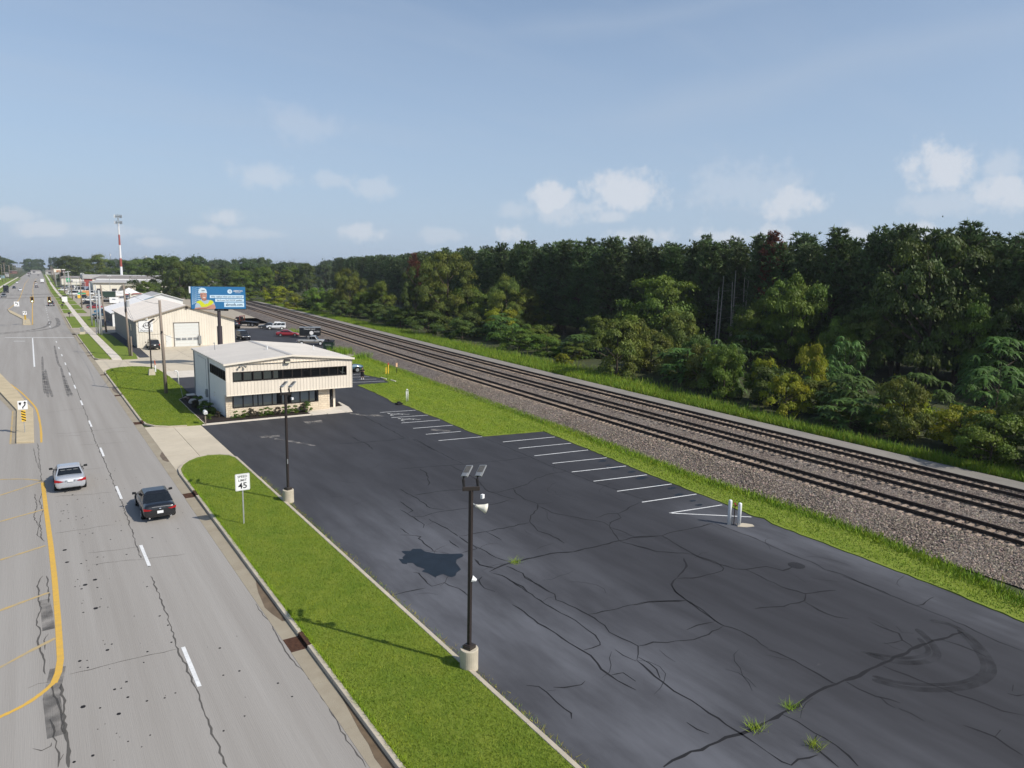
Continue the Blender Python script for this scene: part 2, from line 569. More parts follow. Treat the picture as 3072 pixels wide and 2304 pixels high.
def lot_material():
    """sealed asphalt: charcoal, worn to grey in patches that run with the traffic, pale at the far and near edges"""
    m = bpy.data.materials.new('sealed_asphalt')
    m.use_nodes = True
    n, l = m.node_tree.nodes, m.node_tree.links
    p = n['Principled BSDF']
    p.inputs['Roughness'].default_value = 0.78
    p.inputs['Specular IOR Level'].default_value = 0.32
    t = n.new('ShaderNodeTexCoord')
    s = n.new('ShaderNodeSeparateXYZ')
    l.new(t.outputs['Object'], s.inputs[0])

    def noise(scale, stretch, det=6, ro=0.6):
        mpn = n.new('ShaderNodeMapping')
        mpn.inputs['Scale'].default_value = stretch
        l.new(t.outputs['Object'], mpn.inputs[0])
        no = n.new('ShaderNodeTexNoise')
        no.inputs['Scale'].default_value = scale
        no.inputs['Detail'].default_value = det
        no.inputs['Roughness'].default_value = ro
        l.new(mpn.outputs[0], no.inputs[0])
        return no.outputs[0]

    def mr(v, a, b, c, d):
        k = n.new('ShaderNodeMapRange')
        k.interpolation_type = 'SMOOTHSTEP'
        for i, q in enumerate((a, b, c, d)):
            k.inputs[1 + i].default_value = q
        l.new(v, k.inputs[0])
        return k.outputs[0]

    def ma(op, a, b):
        k = n.new('ShaderNodeMath')
        k.operation = op
        k.use_clamp = True
        for i, q in enumerate((a, b)):
            if isinstance(q, (int, float)):
                k.inputs[i].default_value = q
            else:
                l.new(q, k.inputs[i])
        return k.outputs[0]

    big = noise(0.22, (1, 0.45, 1))
    streak = noise(0.8, (1, 0.16, 1))
    # grey wear: beside the street edge of the near half and along the strip by the verge
    x = s.outputs[0]
    y = s.outputs[1]
    near = ma('MULTIPLY', mr(x, 25.5, 16.5, 0, 1), mr(y, 46, 30, 0.15, 1))
    verge = ma('MULTIPLY', mr(x, 31.2, 34.3, 0, 1), mr(y, 33, 27, 0, 1))
    wear = ma('MULTIPLY', ma('MAXIMUM', near, verge), mr(big, 0.28, 0.62, 0.25, 1))
    wear = ma('MULTIPLY', wear, mr(streak, 0.25, 0.7, 0.45, 1))
    fine = noise(9, (1, 0.35, 1), 4)
    base = n.new('ShaderNodeMix')
    base.data_type = 'RGBA'
    base.inputs[6].default_value = (0.034, 0.0335, 0.037, 1)
    base.inputs[7].default_value = (0.047, 0.047, 0.052, 1)
    l.new(mr(streak, 0.3, 0.7, 0, 1), base.inputs[0])
    mx = n.new('ShaderNodeMix')
    mx.data_type = 'RGBA'
    l.new(wear, mx.inputs[0])
    l.new(base.outputs[2], mx.inputs[6])
    mx.inputs[7].default_value = (0.125, 0.128, 0.142, 1)
    # scuffs: small pale worn spots
    sc = noise(1.7, (0.5, 1.6, 1), 8, 0.7)
    mx2 = n.new('ShaderNodeMix')
    mx2.data_type = 'RGBA'
    l.new(mr(sc, 0.66, 0.80, 0, 0.55), mx2.inputs[0])
    l.new(mx.outputs[2], mx2.inputs[6])
    mx2.inputs[7].default_value = (0.20, 0.195, 0.19, 1)
    l.new(mx2.outputs[2], p.inputs['Base Color'])
    b = n.new('ShaderNodeBump')
    b.inputs['Strength'].default_value = 0.25
    b.inputs['Distance'].default_value = 0.03
    l.new(noise(45, (1, 1, 1), 3), b.inputs['Height'])
    l.new(b.outputs[0], p.inputs['Normal'])
    return m


M_LOT = lot_material()


def ballast_material():
    m = bpy.data.materials.new('track_ballast')
    m.use_nodes = True
    n, l = m.node_tree.nodes, m.node_tree.links
    p = n['Principled BSDF']
    p.inputs['Roughness'].default_value = 0.92
    t = n.new('ShaderNodeTexCoord')
    v = n.new('ShaderNodeTexVoronoi')
    v.inputs['Scale'].default_value = 9
    l.new(t.outputs['Object'], v.inputs[0])
    r = n.new('ShaderNodeValToRGB')
    e = r.color_ramp.elements
    e[0].color = (0.055, 0.045, 0.038, 1)
    e[1].color = (0.34, 0.30, 0.25, 1)
    k = e.new(0.45)
    k.color = (0.165, 0.132, 0.108, 1)
    s = n.new('ShaderNodeSeparateColor')
    l.new(v.outputs['Color'], s.inputs[0])
    l.new(s.outputs[0], r.inputs[0])
    no = n.new('ShaderNodeTexNoise')
    no.inputs['Scale'].default_value = 0.35
    l.new(t.outputs['Object'], no.inputs[0])
    mx = n.new('ShaderNodeMix')
    mx.data_type = 'RGBA'
    mx.blend_type = 'MULTIPLY'
    mx.inputs[0].default_value = 0.6
    l.new(r.outputs[0], mx.inputs[6])
    r2 = n.new('ShaderNodeValToRGB')
    r2.color_ramp.elements[0].position = 0.3
    r2.color_ramp.elements[0].color = (0.66, 0.55, 0.5, 1)
    r2.color_ramp.elements[1].position = 0.7
    l.new(no.outputs[0], r2.inputs[0])
    l.new(r2.outputs[0], mx.inputs[7])
    l.new(mx.outputs[2], p.inputs['Base Color'])
    b = n.new('ShaderNodeBump')
    b.inputs['Strength'].default_value = 1.0
    b.inputs['Distance'].default_value = 0.08
    b.invert = True
    l.new(v.outputs['Distance'], b.inputs['Height'])
    l.new(b.outputs[0], p.inputs['Normal'])
    return m


M_BALLAST = ballast_material()

# ---------------------------------------------------------------- ground, road
_xc = [(-60, 8.05), (200, 8.05), (238, 8.5), (306, 9.3), (352, 9.9), (459, 10.7), (625, 12.7), (893, 17), (1354, 23.5), (2400, 38)]


def xc(y):
    """the face of the right-hand curb"""
    return float(np.interp(y, [a for a, b in _xc], [b for a, b in _xc]))


def xs_(y):
    return xc(y) - 8.05


b = MB()
N = 48
b.add([(0, 0, -0.06)] + [(4200 * math.cos(2 * PI * i / N), 4200 * math.sin(2 * PI * i / N), -0.06) for i in range(N)], [(0, i + 1, (i + 1) % N + 1) for i in range(N)])
struct(b.build('ground', M_GROUND))

ys = [-60, 0, 40, 80, 120, 160, 200, 240, 280, 320, 380, 460, 620, 880, 1354, 2300]
b = MB()
b.sheet([(xc(y) - 0.6, y) for y in ys] + [(xs_(y) - 14.2, y) for y in ys[::-1]], 0.0)
struct(b.build('road', M_ROAD))
b = MB()
b.sheet([(-14.2, 176), (-14.2, 206), (-140, 214), (-140, 184)], 0.0)
struct(b.build('side_street', M_ROAD))

# gutter pans: three-metre concrete slabs, each its own piece near the camera
drive = [(57.0, 70.6), (116.6, 126.6), (177.2, 195.6), (238.6, 257), (276, 281), (310, 316), (345, 350), (382, 388)]
inlets = [(25.55, 26.65), (47.5, 48.55), (72.9, 74.1), (90.3, 91.2), (108.7, 109.6), (133.1, 134.1), (154.6, 155.6)]


def in_any(y0, y1, spans):
    return any(y1 > a and y0 < c_ for a, c_ in spans)


gut = struct(thing('gutter', None, None))
cur = struct(thing('curb', None, None))
y = 8.0
while y < 176:
    L = 3.0
    y1 = y + L
    for a, c_ in inlets:
        if y < a < y1:
            y1 = a
        elif a <= y < c_:
            y = c_
            y1 = max(y + 1.2, y1)
    bb_ = MB()
    bb_.box(xc(y) - 0.62, y + 0.008, -0.05, xc(y), y1 - 0.008, 0.008)
    bb_.build('slab', M_GUTTER, gut)
    y = y1
bb_ = MB()
yy = list(range(176, 1000, 12))
bb_.sheet([(xc(q) - 0.62, q) for q in yy] + [(xc(q), q) for q in yy[::-1]], 0.008)
bb_.build('far_gutter', M_GUTTER, gut)


def curb_piece(p0, p1, w=0.2, h=0.15, z0=-0.02, parent=cur, m=None, gap=0.01):
    p0, p1 = Vector((*p0, 0)), Vector((*p1, 0))
    t = (p1 - p0)
    if t.length < 0.05:
        return
    t.normalize()
    p0, p1 = p0 + t * gap, p1 - t * gap
    u = Vector((-t.y, t.x, 0))
    q = MB()
    k = 0.03
    sec = [(0, z0), (0, h - k), (k * 0.6, h), (w - k * 0.6, h), (w, h - k), (w, z0)]
    vs_ = []
    for p in (p0, p1):
        for a, z in sec:
            vs_.append((p.x - u.x * a, p.y - u.y * a, z))
    n = len(sec)
    q.add(vs_, [(i, i + 1, n + i + 1, n + i) for i in range(n - 1)] + [tuple(range(n - 1, -1, -1)), tuple(range(n, 2 * n))])
    return q.build('curb_stone', m or M_CURB, parent)


def curb_run(pts, seg=3.0, **k):
    for a, c_ in zip(pts, pts[1:]):
        L = math.dist(a, c_)
        n = max(1, round(L / seg))
        for i in range(n):
            f0, f1 = i / n, (i + 1) / n
            curb_piece((a[0] + (c_[0] - a[0]) * f0, a[1] + (c_[1] - a[1]) * f0), (a[0] + (c_[0] - a[0]) * f1, a[1] + (c_[1] - a[1]) * f1), **k)


# street curb: near strip up to the first driveway, then round its end
STRIP_END = [(8.05, 53.4), (8.16, 54.6), (8.55, 55.8), (9.15, 56.8), (9.9, 57.5), (10.8, 57.85), (11.7, 57.6), (12.3, 57.0), (12.62, 56.0)]
curb_run([(8.05, 9)] + [(8.05, q) for a, c_ in inlets[:2] for q in (a, c_)][:0] + [(8.05, 25.5)])
curb_run([(8.05, 26.7), (8.05, 47.4)])
curb_run([(8.05, 48.6), (8.05, 53.4)])
curb_run(STRIP_END, seg=2.0, h=0.14)
# lot-side curb of the strip, flush-topped
curb_run([(12.42, 8), (12.42, 56.0)][::1], w=0.2, h=0.15)
L2 = [(13.0, 69.55), (11.4, 69.78), (9.9, 70.15), (8.85, 71.0), (8.25, 72.3), (8.05, 74.2)]
curb_run(L2[1:], seg=2.0, h=0.13)
curb_run([(8.05, 74.2), (8.05, 111.0)])
L2E = [(8.05, 111.0), (8.3, 113.0), (9.0, 114.8), (10.2, 115.9), (12.1, 116.3), (13.6, 115.4), (14.6, 113.4), (15.0, 110.5)]
curb_run(L2E, seg=2.0, h=0.13)
curb_run([(9.9, 126.9), (8.6, 127.6), (8.05, 129.2), (8.05, 174.6), (8.4, 176.6)], h=0.13)
far_c = MB()
for a, c_ in [(196.2, 238), (258, 275.5), (281.5, 309.5), (316.5, 344.5), (350.5, 381), (389, 470), (480, 640), (660, 880), (900, 1300)]:
    for q in np.linspace(a, c_, max(2, int((c_ - a) / 14)))[:-1]:
        q1 = q + (c_ - a) / (max(2, int((c_ - a) / 14)) - 1)
        far_c.prism([(xc(q), q), (xc(q) + 0.2, q), (xc(q1) + 0.2, q1), (xc(q1), q1)], -0.02, 0.14)
far_c.build('far_curb', M_CURB, cur)
lc = MB()
for q in np.linspace(212, 1250, 50)[:-1]:
    q1 = q + 21.2
    a, c_ = xs_(q) - 14.2, xs_(q1) - 14.2
    lc.prism([(a - 0.2, q), (a, q), (c_, q1), (c_ - 0.2, q1)], -0.02, 0.15)
lc.build('opposite_curb', M_CURB, cur)

# ---------------------------------------------------------------- lawns
def jag(poly, amp, step=0.5, closed=True):
    out = []
    n = len(poly)
    for i in range(n if closed else n - 1):
        a, c_ = poly[i], poly[(i + 1) % n]
        k = max(1, int(math.dist(a, c_) / step))
        for j in range(k):
            f = j / k
            out.append((a[0] + (c_[0] - a[0]) * f + rnd.uniform(-amp, amp), a[1] + (c_[1] - a[1]) * f + rnd.uniform(-amp, amp)))
    return out


def lawn(name, poly, z=0.13, m=None, z0=-0.03):
    q = MB()
    q.prism(poly, z0, z)
    return struct(q.build(name, m or M_GRASS))


near_lawn = [(8.25, 8), (8.25, 53.4), (8.36, 54.5), (8.72, 55.6), (9.27, 56.6), (9.97, 57.3), (10.8, 57.64), (11.6, 57.4), (12.15, 56.85), (12.42, 56.0), (12.42, 8)]
lawn('lawn_strip', near_lawn)
lawn2 = [(12.9, 69.75), (11.45, 69.98), (10.0, 70.33), (9.0, 71.15), (8.45, 72.4), (8.25, 74.2), (8.25, 111.0), (8.48, 112.9), (9.15, 114.6), (10.25, 115.7), (12.05, 116.1),
         (13.5, 115.2), (14.4, 113.3), (14.8, 110.4), (15.0, 102.7), (14.95, 92.7), (14.6, 88.6), (13.1, 84.5), (12.95, 72.5)]
lawn('office_lawn', lawn2)
lawn('inner_lawn', [(8.25, 129.3), (8.25, 174.6), (8.55, 176.4), (10.3, 177.0), (10.3, 127.0), (9.9, 127.05), (8.75, 127.75)])
lawn('outer_lawn', [(11.75, 126.0), (11.85, 175.8), (13.2, 176.4), (14.3, 170), (14.3, 131.5), (13.9, 126.2)])
lw = MB()
for a, c_ in [(196.2, 238), (258, 275.5), (281.5, 309.5), (316.5, 344.5), (350.5, 381), (389, 430), (436, 500), (508, 640), (660, 880), (900, 1300)]:
    lw.prism([(xc(a) + 0.2, a), (xc(a) + 2.4, a), (xc(c_) + 2.4, c_), (xc(c_) + 0.2, c_)], -0.03, 0.13)
    lw.prism([(xc(a) + 3.8, a), (xc(a) + 6.2, a), (xc(c_) + 6.2, c_), (xc(c_) + 3.8, c_)], -0.03, 0.13)
struct(lw.build('far_lawns', M_GRASS))
lw = MB()
lw.sheet([(-14.4, 212), (-3.5, 900), (-60, 900), (-60, 218)], 0.10)
struct(lw.build('opposite_lawn', M_GRASS))
lw = MB()
for q in np.linspace(215, 1000, 40)[:-1]:
    a, c_ = xs_(q) - 14.2, xs_(q + 20.1) - 14.2
    lw.prism([(a - 3.6, q), (a - 2.1, q), (c_ - 2.1, q + 20.1), (c_ - 3.6, q + 20.1)], 0.0, 0.12)
struct(lw.build('opposite_sidewalk', M_WALK))

# ---------------------------------------------------------------- sidewalk, driveways
sw = struct(thing('sidewalk', None, None))
y = 126.2
while y < 352:
    y1 = y + (1.75 if y < 240 else 3.5)
    q = MB()
    q.prism([(xs_(y) + 10.4, y + 0.02), (xs_(y) + 11.75, y + 0.02), (xs_(y1) + 11.75, y1 - 0.02), (xs_(y1) + 10.4, y1 - 0.02)], -0.03, 0.125 if not in_any(y, y1, drive) else 0.06)
    q.build('slab', M_WALK, sw)
    y = y1
q = MB()
for a in np.arange(352, 1300, 20):
    q.prism([(xs_(a) + 10.4, a), (xs_(a) + 11.75, a), (xs_(a + 20) + 11.75, a + 20), (xs_(a + 20) + 10.4, a + 20)], -0.03, 0.125)
q.build('far_walk', M_WALK, sw)

dw = struct(thing('driveway', None, None))
for x0, x1 in ((8.06, 10.3), (10.33, 12.6)):
    for y0, y1 in ((53.0, 59.3), (59.33, 64.6), (64.63, 71.2)):
        MB().box(x0, y0, -0.05, x1, y1, 0.014 if x0 < 9 else 0.018).build('slab', M_CONC, dw)
dw2 = struct(thing('driveway', None, None))
for x0, x1 in ((8.06, 11.9), (11.93, 16.2), (16.23, 21.4), (21.43, 26.9), (26.93, 33.0)):
    for y0, y1 in ((102.2, 109.0), (109.03, 116.0), (116.03, 121.8), (121.83, 127.4), (127.43, 135.0), (135.03, 143.3)):
        if x1 < 16 and (y1 < 115.9 or y0 > 127.41):
            continue
        MB().box(x0, y0, -0.05, x1, y1, 0.016).build('slab', M_CONC if y0 > 109 else M_WALK, dw2)
q = MB()
q.box(8.06, 177.0, -0.05, 40, 196.0, 0.012)
q.box(14.35, 143.35, -0.05, 15.6, 177, 0.016)
q.box(15.2, 196, -0.05, 70, 560, 0.012)
for a, c_ in drive[3:]:
    q.prism([(xc(a), a), (16, a), (16, c_), (xc(c_), c_)], -0.05, 0.02)
struct(q.build('dealer_lot', M_LOTC))
q = MB()
q.sheet([(14.35, 127.6), (15.85, 127.6), (17.0, 181), (14.35, 177)], 0.024)
struct(q.build('side_lane', M_LOT))

# ---------------------------------------------------------------- parking lot with its markings
LOT = [(12.6, 4), (12.62, 56), (12.62, 69.55), (15, 69.3), (15.0, 88.0), (15.0, 102.2), (33.02, 102.2), (33.02, 184), (42, 183), (47.5, 181), (51, 174), (49.2, 155),
       (49.2, 140.5), (46.2, 127), (43.5, 113), (41, 104), (39.4, 97), (38.8, 93.6), (39.5, 90), (38.95, 85.75), (34.35, 85.45), (33.95, 79), (33.5, 74), (33.05, 72.1),
       (33.55, 70.9), (33.6, 68.5), (33.4, 65.2), (33.4, 61.3), (33.0, 55.6), (33.1, 53.0), (39.13, 52.0), (38.64, 47.2), (38.0, 41.7), (37.3, 36.3), (36.85, 31.3), (36.6, 29),
       (36.2, 26.2), (36.4, 25.7), (36.0, 24.8), (35.9, 22.4), (35.6, 17.6), (35.3, 14.5), (34.8, 11.2), (34.2, 4)]
q = MB()
q.sheet(LOT, 0.02)
lot = struct(q.build('parking_lot', M_LOT))


def stripe(x0, y0, x1, y1, w=0.11, m=None, z=0.030, parent=lot, name='parking_stripe'):
    q = MB()
    k = max(1, int(math.hypot(x1 - x0, y1 - y0) / 0.8))
    q.ribbon([(x0 + (x1 - x0) * i / k, y0 + (y1 - y0) * i / k) for i in range(k + 1)], w, z, jag=0.10)
    return q.build(name, m or M_WHITE, parent)


for s in [(33.52, 50.35, 38.7, 49.66), (33.41, 47.78, 38.45, 47.03), (33.09, 45.09, 38.2, 44.42), (32.97, 42.5, 37.85, 41.68), (32.73, 39.82, 37.45, 39.02), (32.56, 37.15, 37.1, 36.41),
          (32.4, 34.5, 36.95, 33.8), (32.19, 31.9, 36.65, 31.26), (32.14, 29.46, 36.3, 28.81), (32.14, 29.46, 36.0, 26.3),
          (29.58, 67.61, 33.35, 66.95), (29.46, 64.58, 33.3, 64.01), (29.25, 61.78, 33.2, 61.24), (29.17, 59.06, 33.1, 58.49), (29.05, 56.26, 32.41, 55.76), (28.88, 53.53, 33.0, 52.95),
          (34.6, 94.95, 38.56, 94.86), (34.6, 92.75, 38.73, 92.12), (34.9, 90.6, 38.66, 89.48), (34.61, 88.06, 38.9, 87.3)]:
    stripe(*s)
# the two wheelchair symbols, faded
for cx, cy in ((30.55, 65.75), (30.4, 62.9)):
    q = MB()
    pts = [(cx + 0.62 * math.cos(a), cy - 0.1 + 0.5 * math.sin(a)) for a in np.linspace(-0.4, 3.9, 12)]
    q.ribbon(pts, 0.13, 0.031)
    q.ribbon([(cx - 0.25, cy + 0.7), (cx - 0.1, cy + 0.1), (cx + 0.75, cy + 0.05), (cx + 1.0, cy - 0.45), (cx + 1.3, cy - 0.4)], 0.13, 0.034)
    q.ribbon([(cx - 0.2, cy + 0.38), (cx + 0.5, cy + 0.36)], 0.12, 0.037)
    q.sheet([(cx - 0.42 + 0.17 * math.cos(a), cy + 0.85 + 0.17 * math.sin(a)) for a in np.linspace(0, 2 * PI, 10)[:-1]], 0.040)
    q.build('wheelchair_symbol', M_FAINT, lot)

